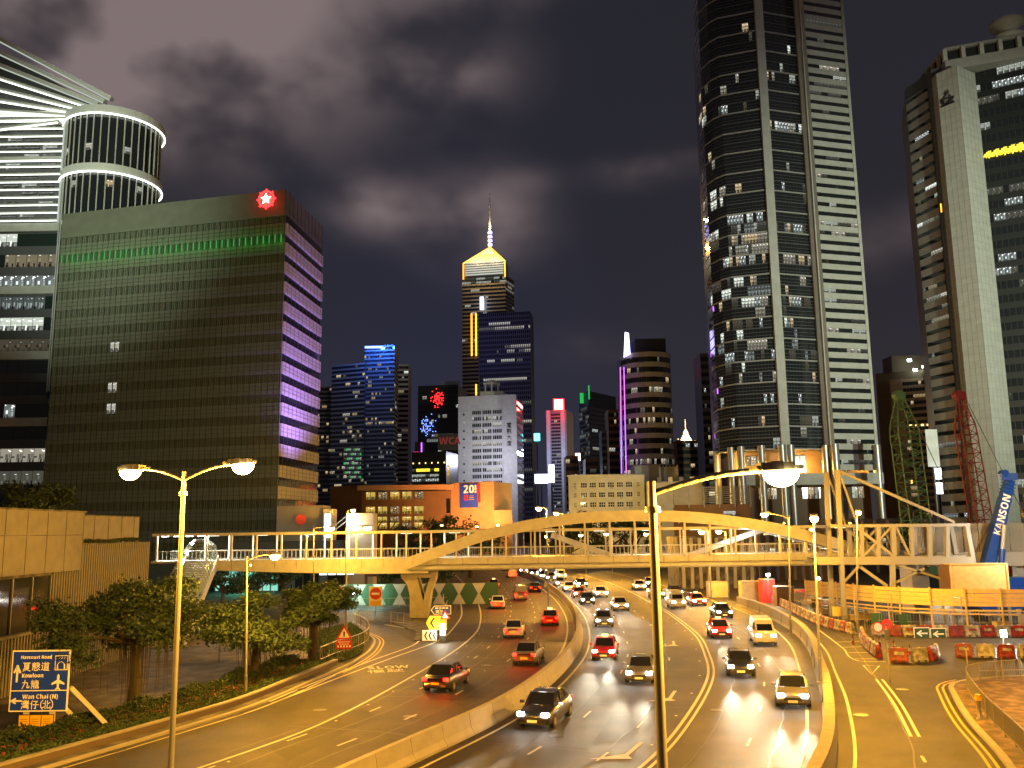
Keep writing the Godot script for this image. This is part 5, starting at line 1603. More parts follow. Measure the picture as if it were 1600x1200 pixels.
func build_low_blocks() -> void:
	var o: Node3D
	var st: SurfaceTool
	# low performing arts building with a banner
	var a := Vector2(-53.23, -262.00)
	var b := Vector2(-42.80, -255.00)
	var c := Vector2(-17.58, -255.00)
	var e := Vector2(-5.40, -250.00)
	var f := Vector2(-0.48, -262.00)
	o = thing("arts_centre", "low orange-lit concrete building with amber windows and a large 20 banner", "building", mid2(b, c))
	var h: float = 22.63
	core(o, [a, b, b + Vector2(4, -30), a + Vector2(0, -30)], 0, h, mats["wall_brown"])
	core(o, [b, c, c + Vector2(0, -26), b + Vector2(0, -26)], 0, h - 2.0, mats["wall_brown"], "window_wing")
	slab_box(o, "roof_slab", mid2(b, c) + Vector3(0, h - 1.0, 0), Vector3(b.distance_to(c) + 2, 1.4, 4), mats["wall_tan"])
	for row in [[19.48, 5, 0.0, 2.0], [15.37, 5, 0.0, 2.0], [12.87, 5, 0.0, 1.4], [11.09, 5, 0.0, 1.6]]:
		for k in row[1]:
			slab_box(o, "window", v3(b.lerp(c, 0.10 + k * 0.135), row[0]) + Vector3(0, 0, 0.2), Vector3(2.5, row[3], 0.3), mats[["amber_0", "amber_1", "warm_0"][(k + int(row[0])) % 3]])
			slab_box(o, "mullion", v3(b.lerp(c, 0.10 + k * 0.135), row[0]) + Vector3(0, 0, 0.4), Vector3(0.12, row[3], 0.12), mats["wall_brown"])
	for k in 4:
		st = S()
		bar(st, v3(b.lerp(c, 0.15 + k * 0.16), 9) + Vector3(0, 0, 0.5), v3(b.lerp(c, 0.23 + k * 0.16), 12.4) + Vector3(0, 0, 0.5), 0.3, 0.3)
		put("brace", st, mats["wall_brown"], o)
	# solid end with slanted window and banner
	var q: float = h + 0.2
	core(o, [c, e, f, f + Vector2(-2, -22), c + Vector2(0, -24)], 0, q, mats["wall_tan"], "end_block")
	core(o, block(Vector2(-5.40, -249.00), Vector2(-0.48, -249.00), 10), 0, 14.89, mats["wall_tan"], "low_wing")
	st = S()
	plate(st, v3(c, 0) + Vector3(0, 0, 0.35), (v3(e) - v3(c)).normalized(), Vector3.UP, [Vector2(-4, 14.4), Vector2(-0.2, 14.4), Vector2(-0.2, 18.4), Vector2(-3.2, 18.4)], 0.2)
	put("slanted_window", st, mats["glass_dark"], o)
	var bu := v3((e - c).normalized())
	var bn := bu.cross(Vector3.UP)
	var at := v3(c.lerp(e, 0.22)) + bn * 0.4
	var bw: float = c.distance_to(e) * 0.42
	var y0: float = 15.79
	var y1: float = 22.35
	var bo := thing("banner", "dark blue banner with a large 20 on the orange-lit concrete wall", "banner", at + Vector3(0, y0, 0))
	frame_part(bo, "cloth", at + bu * bw / 2 + Vector3(0, (y0 + y1) / 2, 0), bu * bw / 2, (y1 - y0) / 2, bn * 0.06, mats["sign_blue"])
	text("20!", mats["sign_white"], bo, at + bu * bw * 0.2 + bn * 0.08 + Vector3(0, lerpf(y0, y1, 0.6), 0), bu, Vector3.UP, 2.2)
	frame_part(bo, "red_block", at + bu * bw * 0.35 + bn * 0.1 + Vector3(0, lerpf(y0, y1, 0.42), 0), bu * 0.5, 0.7, bn * 0.03, mats["sign_red"])
	for k in 3: frame_part(bo, "text_line", at + bu * bw * 0.66 + bn * 0.1 + Vector3(0, lerpf(y0, y1, 0.34) + k * 0.5, 0), bu * (0.8 - 0.1 * k), 0.1, bn * 0.02, mats["wall_tan"])
	frame_part(bo, "red_edge", at + bu * (bw + 0.35) + Vector3(0, lerpf(y0, y1, 0.6), 0), bu * 0.3, 2.6, bn * 0.05, mats["sign_red"])
	for s in [Vector3(-18.77, 10.68, -236.00), Vector3(-9.70, 10.24, -238.00), Vector3(-4.17, 10.51, -238.00)]:
		var lo := thing("wall_washer", {0: "orange floodlight at the left foot of the concrete wall", 1: "orange floodlight below the dark blue banner", 2: "orange floodlight at the right foot of the concrete wall"}[0 if s.x < -16 else (1 if s.x < -8 else 2)], "floodlight", Vector3(s.x, 0, s.z))
		slab_box(lo, "stand", Vector3(s.x, s.y / 2, s.z), Vector3(0.3, s.y, 0.3), mats["dark_metal"])
		slab_box(lo, "lamp_lens", s + Vector3(0, 0.2, -0.2), Vector3(0.7, 0.4, 0.3), mats["sodium_far"])
		spot(lo, s + Vector3(0, 0.5, -0.5), Vector3(s.x, 18, -252), Color(1.0, 0.62, 0.32), 700.0, 60.0, 0.4, 120)
	# small lift house and stair beyond the footbridge
	a = Vector2(-27.69, -150.00)
	b = Vector2(-23.14, -150.00)
	o = thing("lift_tower", "small white lit lift house with a stair rail behind the footbridge", "building", mid2(a, b))
	core(o, block(a, b, 4), 0, 12.41, mats["wall_pale"])
	slab_box(o, "lit_slot", Vector3(-27.01, 11.17, -149.70), Vector3(0.5, 2.2, 0.2), mats["tube_or_glow_white"])
	slab_box(o, "lit_slot", Vector3(-27.43, 11.17, -149.70), Vector3(0.3, 2.2, 0.2), mats["tube_or_glow_white"])
	st = S()
	for k in 2: bar(st, Vector3(-29.39, 9.74, -149.60) + Vector3(0, k * 0.8, 0), Vector3(-27.73, 11.07, -149.60) + Vector3(0, k * 0.8, 0), 0.12, 0.12)
	put("stair_rail", st, mats["white_paint"], o)
	omni(o, Vector3(-26.36, 10.32, -148.50), Color(0.95, 1, 0.95), 18.0, 0.3)
	# four-storey pale block
	a = Vector2(19.09, -312.00)
	b = Vector2(44.75, -308.00)
	h = 27.61
	o = thing("pale_flats", "plain cream four-storey block with rows of small paned windows", "building", mid2(a, b))
	core(o, block(a, b, 14), 0, h, mats["wall_pale"])
	slab_box(o, "parapet", mid2(a, b) + Vector3(0, h, 0.1), Vector3(a.distance_to(b) + 0.8, 0.7, 0.8), mats["wall_pale"])
	for storey in 5:
		for k in 8:
			var wx := (v3(a.lerp(b, 0.085 + k * 0.119), h - 3.2 - storey * 3.35))
			var wide := 2.3 if k > 0 and k < 7 else 1.0
			slab_box(o, "window", wx + Vector3(0, 0, 0.06), Vector3(wide, 1.7, 0.2), mats["glass_dark"])
			st = S()
			for j in 4: box(st, wx + Vector3(-wide / 2 + j * wide / 3, 0, 0.17), Vector3(0.13, 1.8, 0.1))
			for j in 3: box(st, wx + Vector3(0, -0.85 + j * 0.85, 0.19), Vector3(wide + 0.1, 0.1, 0.1))
			put("window_frame", st, mats["wall_white"], o)
			if (k * 3 + storey * 5) % 4 == 0: slab_box(o, "air_conditioner", wx + Vector3(0.2, -1.15, 0.35), Vector3(0.8, 0.5, 0.6), mats["wall_grey"])
	omni(o, mid2(a, b) + Vector3(-6, 20, 30), Color(1, 0.86, 0.5), 900.0, 1.0, 200)
	# grey plant storeys to its right
	a = Vector2(44.16, -300.00)
	b = Vector2(62.02, -296.00)
	o = thing("plant_block", "flat grey roof block with small plant rooms right of the cream flats", "building", mid2(a, b))
	core(o, block(a, b, 16), 0, 24.73, mats["wall_grey"])
	core(o, block(Vector2(44.62, -330.00), Vector2(60.56, -330.00), 12), 0, 32.33, mats["wall_pale"], "rear_block")
	for k in 5: slab_box(o, "vent", Vector3(54.31, 32.04, -329.80) + Vector3(k * 1.3, 0, 0.1), Vector3(0.7, 0.7, 0.2), mats["glass_dark"])
	for k in 4: slab_box(o, "plant_door", Vector3(48.17, 26.21, -297.20) + Vector3(k * 3.6, -1.0, 0.1), Vector3(1.4, 1.8, 0.2), mats["wall_pale"] if k % 2 else mats["wall_dark"])
	# louvred car-park screen
	a = Vector2(37.92, -215.00)
	b = Vector2(55.36, -212.00)
	o = thing("louvred_screen", "building with a screen of horizontal metal louvres under the skyscraper", "building", mid2(a, b))
	core(o, block(a, b, 12), 0, 14.79, mats["wall_brown"])
	for k in 8:
		slab_box(o, "louvre", mid2(a, b) + Vector3(0, 15.09 + 0.2 + k * 0.5, 0.3), Vector3(a.distance_to(b), 0.16, 0.7), mats["bridge_grey"])
	for k in 6: slab_box(o, "louvre_post", v3(a.lerp(b, k / 5.0), 16.73 - 0.2) + Vector3(0, 0, 0.7), Vector3(0.25, 5.0, 0.2), mats["bridge_grey"])
	slab_box(o, "lit_panel", Vector3(50.24, 12.61, -211.00), Vector3(2.8, 1.0, 0.2), mats["room_4"])
	omni(o, Vector3(44.22, 16.23, -203.00), Color(1, 0.85, 0.55), 70.0, 0.5)
	# dim walls and sheds behind the works on the right
	for s in [[Vector2(25.15, -140.00), Vector2(36.91, -140.00), 7.98, "concrete_dark", "long low concrete retaining wall behind the footbridge's right half"], [Vector2(42.18, -160.00), Vector2(55.62, -160.00), 8.53, "wall_brown", "dim brown site shed row below the skyscraper's lobby"], [Vector2(62.57, -180.00), Vector2(85.23, -180.00), 10.70, "wall_dark", "dark low building behind the steel truss"]]:
		o = thing("low_building", s[4], "building", mid2(s[0], s[1]))
		core(o, block(s[0], s[1], 10), 0, s[2], mats[s[3]])
		for k in 9: slab_box(o, "pilaster", v3(s[0].lerp(s[1], (k + 0.5) / 9.0), s[2] / 2) + Vector3(0, 0, 0.2), Vector3(0.5, s[2] - 0.4, 0.4), mats["wall_grey"])
		for k in 6: slab_box(o, "window", v3(s[0].lerp(s[1], (k + 1.0) / 9.0), s[2] * 0.6) + Vector3(0.2, 0, 0.12), Vector3(1.1, 0.9, 0.2), mats[["glass_dark", "room_4", "glass_dark", "warm_1", "glass_dark", "room_3"][k]])
	# glazed lobby seen under the footbridge on the left
	a = Vector2(-52.74, -150.00)
	b = Vector2(-28.41, -146.00)
	o = thing("glazed_lobby", "low glazed lobby glowing turquoise behind the trees under the footbridge", "building", mid2(a, b))
	core(o, block(a + Vector2(0, -6), b + Vector2(0, -6), 6), 0, 8, mats["wall_dark"])
	slab_box(o, "roof_slab", mid2(a, b) + Vector3(0, 4.4, -1.5), Vector3(a.distance_to(b) + 1, 0.7, 8), mats["wall_grey"])
	var lit := glow("lobby_glow", Color(0.3, 0.8, 0.62), 0.9)
	for k in 18:
		var q0 := a.lerp(b, k / 18.0)
		var q1 := a.lerp(b, (k + 0.92) / 18.0)
		st = S()
		quad(st, v3(q0, 0.2), v3(q1, 0.2), v3(q1, 4.0), v3(q0, 4.0))
		put("pane", st, lit if k > 2 and k < 11 else (mats["glass_green"] if k % 4 else mats["dim_0"]), o)
		slab_box(o, "mullion", v3(q0, 2.1) + Vector3(-0.1, 0, 0.1), Vector3(0.12, 3.9, 0.14), mats["wall_dark"])
	omni(o, v3(a.lerp(b, 0.4), 2.4) + Vector3(0, 0, 3), Color(0.4, 1, 0.8), 30.0, 0.8)
	for k in 4:
		slab_box(o, "canopy_lamp", Vector3(-29.86, 2.93, -143.00) + Vector3(k * 1.4, 0, 0), Vector3(1.1, 0.25, 0.3), mats["tube_or_glow_white"])

# ribbed civic building on the left
func build_civic() -> void:
	var x := -29.6
	var o := thing("civic_building", "concrete building with finely ribbed wall and heavy plain parapet on the left", "building", Vector3(-36, 0, -60))
	var z0 := -40.0
	var z1 := -74.0
	core(o, [Vector2(x, z0), Vector2(x, z1), Vector2(x - 26, z1), Vector2(x - 26, z0)], 0, 8.7, mats["concrete_dark"])
	var st := S()
	var z := z0
	while z > z1 + 0.1:
		if not (z < -49.0 and z > -58.6):
			box(st, Vector3(x + 0.05, 4.35, z), Vector3(0.12, 8.6, 0.16))
		else:
			box(st, Vector3(x + 0.05, 1.7, z), Vector3(0.12, 3.4, 0.16))
		z -= 0.34
	stuff(put("wall_ribs", st, mats["rib"], o))
	slab_box(o, "parapet", Vector3(x - 1.2, 9.65, -66.9), Vector3(0.5, 2.0, 14.2), mats["concrete_civic"])
	slab_box(o, "parapet", Vector3(x - 4.0, 9.65, -73.8), Vector3(5.4, 2.0, 0.4), mats["concrete_civic"])
	slab_box(o, "roof_block", Vector3(x - 4.0, 8.9, -49.9), Vector3(10.4, 3.7, 20.2), mats["concrete_civic"])
	st = S()
	for k in 9: box(st, Vector3(x + 1.2, 8.9, -41.5 - k * 2.3), Vector3(0.03, 3.68, 0.05))
	box(st, Vector3(x + 1.2, 9.3, -49.9), Vector3(0.03, 0.05, 20.2))
	for k in 6: box(st, Vector3(x - 0.94, 9.65, -61.5 - k * 2.3), Vector3(0.03, 1.98, 0.05))
	stuff(put("panel_joints", st, mats["concrete_dark"], o))
	slab_box(o, "coping", Vector3(x - 4.0, 10.8, -49.9), Vector3(10.6, 0.1, 20.4), mats["concrete_dark"])
	slab_box(o, "coping", Vector3(x - 1.2, 10.69, -66.9), Vector3(0.62, 0.08, 14.2), mats["concrete_dark"])
	# recessed dark window
	slab_box(o, "window", Vector3(x + 0.05, 5.2, -53.8), Vector3(0.1, 3.2, 9.4), mats["glass_dark"])
	slab_box(o, "window_sill", Vector3(x + 0.2, 3.5, -53.8), Vector3(0.5, 0.16, 9.6), mats["concrete_civic"])
	for k in 5: slab_box(o, "window_mullion", Vector3(x + 0.14, 5.2, -49.4 - k * 2.2), Vector3(0.1, 3.2, 0.1), mats["dark_metal"])

# unseen blocks with roof floodlights, both added to light the distant towers
func build_added_floodlights() -> void:
	for s in [[Vector3(150, 0, -10), 34.0, "added unseen block on the right with floodlights along its roof"], [Vector3(-95, 0, 10), 30.0, "added unseen block on the left with floodlights along its roof"]]:
		var o := thing("roof_block", s[2], "building", s[0])
		slab_box(o, "wall", s[0] + Vector3(0, s[1] / 2, 0), Vector3(30, s[1], 24), mats["wall_grey"])
		slab_box(o, "parapet", s[0] + Vector3(0, s[1] + 0.5, 0), Vector3(30.6, 1.0, 24.6), mats["wall_pale"])
		var right: bool = s[0].x > 0
		var aims := [[Vector3(75, 90, -275), 14500.0, 24.0, Color(0.9, 0.96, 1.0)], [Vector3(135, 70, -245), 70000.0, 22.0, Color(0.95, 1.0, 0.86)]] if right else [[Vector3(-58, 30, -168), 3600.0, 20.0, Color(0.95, 1.0, 0.74)], [Vector3(-88, 86, -195), 42000.0, 14.0, Color(0.93, 1.0, 0.88)]]
		for k in aims.size():
			var at: Vector3 = s[0] + Vector3(-6 + 12 * k, s[1] + 2.2, -11)
			slab_box(o, "lamp_bracket", at + Vector3(0, -0.7, 0.4), Vector3(0.2, 1.4, 0.2), mats["dark_metal"])
			slab_box(o, "lamp_lens", at, Vector3(1.2, 0.8, 0.3), mats["white_lamp"])
			spot(o, at + Vector3(0, 0.2, -0.6), aims[k][0], aims[k][3], aims[k][1], aims[k][2], 0.6, 700)

# ---------------------------------------------------------------- lamps, signs, rails
func lamp_head(o: Node, at: Vector3, dir: Vector3, energy: float, big := 1.0) -> void:
	var f := Vector3(dir.x, 0.08, dir.z).normalized()
	var s := f.cross(Vector3.UP).normalized()
	var up := s.cross(f)
	var st := S()
	for k in 5:
		var w: float = [0.10, 0.17, 0.19, 0.16, 0.08][k] * big
		frame_box(st, at + f * (-0.42 + 0.2 * k) * big + up * (0.06 + w * 0.3), f * 0.102 * big, up * w * 0.42, s * w)
	put("lamp_housing", st, mats["pole"], o)
	st = S(true)
	var c := at + f * 0.08 * big
	for k in 6:
		for j in 12:
			var t0 := TAU * j / 12.0
			var t1 := TAU * (j + 1) / 12.0
			var a0 := PI / 2 * k / 6.0
			var a1 := PI / 2 * (k + 1) / 6.0
			var q := func(t: float, a: float) -> Vector3: return c + (f * cos(t) * 0.34 + s * sin(t) * 0.22) * sin(a) * big - up * cos(a) * 0.27 * big
			quad(st, q.call(t0, a0), q.call(t1, a0), q.call(t1, a1), q.call(t0, a1))
	put("lamp_glass", st, mats["sodium"], o)
	omni(o, c - up * 0.4 * big, Color(1.0, 0.7, 0.22), energy * 1.1, 0.2)

func street_lamp(label: String, base: Vector3, top: Vector3, heads: Array, energy: float, radius := 0.1, big := 1.0) -> Node3D:
	var o := thing("street_lamp", label, "street lamp", base, "sodium street lamps")
	var st := S(true)
	tube(st, base, Vector3(base.x, base.y + 1.2, base.z), radius * 1.25, radius * 1.2, 12)
	tube(st, Vector3(base.x, base.y + 1.2, base.z), top, radius, radius * 0.72, 12)
	put("pole", st, mats["pole"], o)
	st = S(true)
	for y in [1.2, (top.y - base.y) * 0.93]: tube(st, base + Vector3(0, y, 0), base + Vector3(0, y + 0.12, 0), radius * 1.4, radius * 1.4, 12)
	put("collar", st, mats["steel"], o)
	st = S()
	box(st, base + Vector3(0, 0.02, 0), Vector3(radius * 5, 0.05, radius * 5))
	put("base_plate", st, mats["steel"], o)
	for h in heads:
		st = S(true)
		var prev := top - Vector3(0, 0.25, 0)
		for k in 8:
			var t := (k + 1) / 8.0
			var q := top.lerp(h, t) + Vector3(0, sin(t * PI) * 0.12 - 0.25 * (1 - t) + 0.05 * t, 0)
			tube(st, prev, q, radius * 0.55, radius * 0.5, 8, false)
			prev = q
		put("arm", st, mats["pole"], o)
		lamp_head(o, h, h - top, energy, big)
	return o

func build_lamps() -> void:
	var b: Vector3 = Vector3(-9.69, 11.05, -26.50) * Vector3(1, 0, 1) + Vector3(0, 0.95, 0)
	street_lamp("tall double-armed street lamp standing on the median barrier near the photographer", b, Vector3(-9.69, 11.05, -26.50), [Vector3(-11.39, 11.11, -26.90), Vector3(-7.92, 11.18, -26.10)], 360.0, 0.085)
	b = Vector3(2.84, 10.17, -18.50) * Vector3(1, 0, 1) + Vector3(0, 1.05, 0)
	street_lamp("thick grey street lamp pole on the parapet with one long arm to the right", b, Vector3(2.84, 10.17, -18.50), [Vector3(5.44, 10.33, -18.60)], 640.0, 0.115, 1.15)
	b = Vector3(-15.19, 0.10, -52.47)
	street_lamp("thin street lamp at the corner of the flower bed between two banyan trees", b, Vector3(-15.69, 7.94, -53.60), [Vector3(-13.85, 7.98, -52.60)], 260.0, 0.075)
	b = Vector3(-13.04, 0.10, -71.53)
	street_lamp("thin street lamp on the lawn behind the warning sign", b, Vector3(-13.57, 9.86, -73.50), [Vector3(-11.79, 9.63, -72.80)], 260.0, 0.075)
	b = Vector3(-20.06, 0.31, -92.00)
	street_lamp("slim street lamp in front of the left half of the footbridge", Vector3(b.x, 0, b.z), Vector3(-20.29, 9.94, -92.00), [Vector3(-18.33, 9.72, -91.00)], 200.0, 0.07)
	b = Vector3(24.20, 0.00, -81.29)
	street_lamp("street lamp beside the far end of the parapet, arm pointing left", b, Vector3(24.58, 10.22, -81.00), [Vector3(22.20, 10.40, -80.00)], 300.0, 0.09, 1.1)
	b = Vector3(16.2, 1.05, -49.6)
	street_lamp("slim street lamp rising from the middle of the parapet wall", b, Vector3(16.37, 9.60, -49.60), [Vector3(16.01, 9.69, -48.40)], 470.0, 0.075)
	b = Vector3(29.85, 0.00, -80.64)
	street_lamp("street lamp in front of the steel truss mast beside the water barriers", b, Vector3(30.26, 10.13, -80.00), [Vector3(29.86, 10.44, -78.60)], 430.0, 0.09, 1.1)
	b = Vector3(-21.0, 0.95, -10.0)
	street_lamp("street lamp on the median outside the view, just left of the photographer", b, b + Vector3(0, 10.5, 0), [b + Vector3(2.2, 10.7, 0), b + Vector3(-2.2, 10.7, 0)], 80.0, 0.085)
	b = Vector3(33.5, 0.13, -45.0)
	street_lamp("street lamp outside the view on the right over the orange pavement", b, b + Vector3(0, 10.0, 0), [b + Vector3(-2.4, 10.3, 0)], 620.0, 0.085)
	var far := [[Vector3(1.79, 11.01, -250.00), "tiny street lamp just above the left shoulder of the arch"], [Vector3(3.20, 11.94, -112.00), "street lamp high above the median left of the arch crown"], [Vector3(6.66, 11.80, -140.00), "street lamp above the arch, right of its higher neighbour on the median"], [Vector3(14.02, 8.17, -190.00), "distant street lamp under the arch left of the dark trees"], [Vector3(17.33, 8.46, -170.00), "distant street lamp under the arch in front of the dark trees"],
		[Vector3(23.29, 8.41, -160.00), "distant street lamp under the arch beside the thick grey pole"], [Vector3(24.82, 8.76, -120.00), "street lamp under the arch's right half near the louvred screen"], [Vector3(26.65, 8.82, -118.00), "street lamp under the arch close to the lit strut"], [Vector3(-26.67, 12.95, -150.00), "small street lamp above the white lift house"], [Vector3(10.74, 7.31, -300.00), "very distant street lamp over the rising road"]]
	for s in far:
		var h: Vector3 = s[0]
		var side := 0.9 if h.x > 0 else -0.9
		street_lamp(s[1], Vector3(h.x + side, 0, h.z - 0.4), Vector3(h.x + side, h.y + 0.05, h.z - 0.4), [h], 330.0, 0.09, 1.0 + h.z * -0.002)

func pole_sign(called: String, label: String, category: String, base: Vector3, height: float) -> Node3D:
	var o := thing(called, label, category, base)
	var st := S(true)
	tube(st, base, base + Vector3(0, height, 0), 0.045, 0.04, 8)
	put("pole", st, mats["steel"], o)
	return o

func disc(o: Node, called: String, c: Vector3, r: float, m: Material, thick := 0.03, n := 24) -> MeshInstance3D:
	var poly := []
	for k in n: poly.append(Vector2(cos(TAU * (k + 0.5) / n), sin(TAU * (k + 0.5) / n)) * r)
	var st := S()
	plate(st, c, Vector3.RIGHT, Vector3.UP, poly, thick)
	return put(called, st, m, o)

func panel(o: Node, called: String, c: Vector3, poly: Array, m: Material, thick := 0.03) -> MeshInstance3D:
	var st := S()
	plate(st, c, Vector3.RIGHT, Vector3.UP, poly, thick)
	return put(called, st, m, o)

func rect(x0: float, y0: float, x1: float, y1: float) -> Array:
	return [Vector2(x0, y0), Vector2(x1, y0), Vector2(x1, y1), Vector2(x0, y1)]

func build_signs() -> void:
	# blue direction sign
	var z := -43.0
	var q := Vector3(-23.27, 1.31, z)
	var o := thing("direction_sign", "large blue road direction sign with white lettering in two scripts on timber legs", "road sign", Vector3(q.x + 1.3, 0.1, z))
	var w := 2.68
	var h := 2.72
	panel(o, "panel_edge", q, rect(0, 0, w, h), mats["sign_white"], 0.05)
	panel(o, "panel", q + Vector3(0, 0, 0.052), rect(0.06, 0.06, w - 0.06, 0.9), mats["sign_blue"], 0.01)
	panel(o, "panel", q + Vector3(0, 0, 0.052), rect(0.06, 0.95, w - 0.06, h - 0.06), mats["sign_blue"], 0.01)
	var t := q + Vector3(0, 0, 0.07)
	var sw: Material = mats["sign_white"]
	text("Harcourt Road", sw, o, t + Vector3(0.4, 2.33, 0), Vector3.RIGHT, Vector3.UP, 0.15, true)
	text("Kowloon", sw, o, t + Vector3(0.5, 1.5, 0), Vector3.RIGHT, Vector3.UP, 0.175, true)
	text("Wan Chai (N)", sw, o, t + Vector3(0.6, 0.56, 0), Vector3.RIGHT, Vector3.UP, 0.19, true)
	var st := S()
	var lay := [["summer", 0.52, 1.8], ["honest", 0.95, 1.8], ["road", 1.38, 1.8], ["nine", 0.52, 1.02], ["dragon", 0.95, 1.02], ["bay", 0.58, 0.12], ["young", 1.0, 0.12], ["bracket", 1.3, 0.12], ["north", 1.55, 0.12], ["bracket_close", 1.82, 0.12]]
	for g in lay: glyph(st, g[0], t + Vector3(g[1], g[2], 0), Vector3.RIGHT, Vector3.UP, 0.37, 0.1)
	put("characters", st, sw, o)
	st = S()
	glyph(st, "arrow", t + Vector3(0.1, 1.35, 0), Vector3.RIGHT * 0.55, Vector3.UP, 0.68, 0.14)
	glyph(st, "arrow", t + Vector3(0.56, 0.34, 0), Vector3.UP * 0.6, Vector3.LEFT, 0.46, 0.16)
	put("arrows", st, sw, o)
	# tunnel symbol in its box
	panel(o, "symbol_edge", t + Vector3(2.0, 1.82, -0.005), rect(0, 0, 0.6, 0.66), sw, 0.008)
	panel(o, "symbol_ground", t + Vector3(2.0, 1.82, 0.006), rect(0.04, 0.04, 0.56, 0.62), mats["sign_blue"], 0.006)
	st = S()
	for k in 8:
		var a0 := PI * k / 8.0
		var a1 := PI * (k + 1) / 8.0
		bar(st, t + Vector3(2.3 + cos(a0) * 0.16, 2.02 + sin(a0) * 0.18, 0.02), t + Vector3(2.3 + cos(a1) * 0.16, 2.02 + sin(a1) * 0.18, 0.02), 0.06, 0.02)
	for s in [-1, 1]: bar(st, t + Vector3(2.3 + s * 0.16, 1.88, 0.02), t + Vector3(2.3 + s * 0.16, 2.03, 0.02), 0.06, 0.02)
	for k in 4: bar(st, t + Vector3(2.06 + k * 0.12, 2.33, 0.02), t + Vector3(2.12 + k * 0.12, 2.39, 0.02), 0.04, 0.02)
	put("tunnel_symbol", st, sw, o)
	# aeroplane
	panel(o, "aeroplane_symbol", t + Vector3(2.2, 1.3, 0), [Vector2(0, 0.36), Vector2(-0.05, 0.28), Vector2(-0.05, 0.1), Vector2(-0.3, -0.06), Vector2(-0.3, -0.13), Vector2(-0.05, -0.05), Vector2(-0.04, -0.24), Vector2(-0.12, -0.31), Vector2(-0.12, -0.35), Vector2(0, -0.31), Vector2(0.12, -0.35), Vector2(0.12, -0.31), Vector2(0.04, -0.24), Vector2(0.05, -0.05), Vector2(0.3, -0.13), Vector2(0.3, -0.06), Vector2(0.05, 0.1), Vector2(0.05, 0.28)], sw, 0.01)
	for x in [0.75, 1.95]:
		st = S()
		bar(st, Vector3(q.x + x, 0.1, z - 0.1), Vector3(q.x + x, q.y + h * 0.9, z - 0.1), 0.22, 0.14)
		put("leg", st, mats["white_paint"], o)
		st = S()
		bar(st, Vector3(q.x + x + 0.7, q.y + 1.0, z - 0.2), Vector3(q.x + x + 2.0, 0.1, z - 1.8), 0.22, 0.2)
		put("stay", st, mats["white_paint"], o)
	o = thing("lane_sign", "small yellow notice panel with black arrows mounted under the blue direction sign", "road sign", q + Vector3(1.2, -0.6, 0.05))
	var y := q + Vector3(0.5, -1.02, 0.05)
	panel(o, "panel_edge", y, rect(0, 0, 1.62, 0.9), mats["sign_black"], 0.03)
	panel(o, "panel", y + Vector3(0, 0, 0.032), rect(0.03, 0.03, 1.59, 0.87), mats["sign_yellow"], 0.006)
	for k in 3:
		st = S()
		glyph(st, "arrow", y + Vector3(0.14 + k * 0.52, 0.08, 0.045), Vector3.RIGHT * 0.7, Vector3.UP, 0.3, 0.14)
		for j in 3: bar(st, y + Vector3(0.1 + k * 0.52, 0.5 + j * 0.1, 0.045), y + Vector3(0.42 + k * 0.52, 0.5 + j * 0.1, 0.045), 0.035, 0.01)
		put("arrow", st, mats["sign_black"], o)
	for k in 2:
		st = S()
		bar(st, y + Vector3(0.53 + k * 0.52, 0.05, 0.045), y + Vector3(0.53 + k * 0.52, 0.85, 0.045), 0.03, 0.01)
		put("divider", st, mats["sign_black"], o)
	# warning triangle and red plate on the lawn lamp's neighbour post
	var b := Vector3(-13.01, 0.14, -70.86)
	o = pole_sign("warning_sign", "red-edged warning triangle over a small red plate on the lawn", "road sign", b + Vector3(0.02, 0, 0.5), 2.5)
	var c := Vector3(b.x + 0.02, 1.68, b.z + 0.56)
	panel(o, "triangle_edge", c, [Vector2(-0.62, -0.42), Vector2(0.62, -0.42), Vector2(0, 0.66)], mats["sign_red"])
	panel(o, "triangle_face", c + Vector3(0, 0, 0.032), [Vector2(-0.42, -0.31), Vector2(0.42, -0.31), Vector2(0, 0.42)], mats["sign_white"], 0.006)
	panel(o, "symbol", c + Vector3(0, 0, 0.04), [Vector2(-0.05, -0.24), Vector2(0.05, -0.24), Vector2(0.07, 0.14), Vector2(-0.07, 0.14)], mats["sign_black"], 0.006)
	panel(o, "plate", c + Vector3(0, -0.8, 0), rect(-0.6, -0.35, 0.6, 0.3), mats["sign_red"])
	st = S()
	for k in 5: box(st, c + Vector3(-0.44 + k * 0.22, -0.95, 0.035), Vector3(0.13, 0.14, 0.01))
	for k in 2: box(st, c + Vector3(0, -0.62 - k * 0.16, 0.035), Vector3(0.9 - 0.2 * k, 0.06, 0.01))
	put("plate_marks", st, mats["sign_white"], o)
	# signs on the nose of the island
	b = Vector3(-6.33, 0.14, -79.60)
	o = pole_sign("direction_sign", "small dark blue pointed direction sign on the traffic island", "road sign", b + Vector3(0, 0, -2), 3.6)
	c = Vector3(-6.49, 2.38, b.z - 1.9)
	panel(o, "panel_edge", c, [Vector2(-0.95, 0), Vector2(-0.65, -0.38), Vector2(0.85, -0.38), Vector2(0.85, 0.38), Vector2(-0.65, 0.38)], mats["sign_white"])
	panel(o, "panel", c + Vector3(0, 0, 0.032), [Vector2(-0.88, 0), Vector2(-0.62, -0.33), Vector2(0.8, -0.33), Vector2(0.8, 0.33), Vector2(-0.62, 0.33)], mats["sign_blue"], 0.006)
	st = S()
	glyph(st, "bay", c + Vector3(-0.5, -0.27, 0.045), Vector3.RIGHT, Vector3.UP, 0.27, 0.12)
	glyph(st, "young", c + Vector3(-0.15, -0.27, 0.045), Vector3.RIGHT, Vector3.UP, 0.27, 0.12)
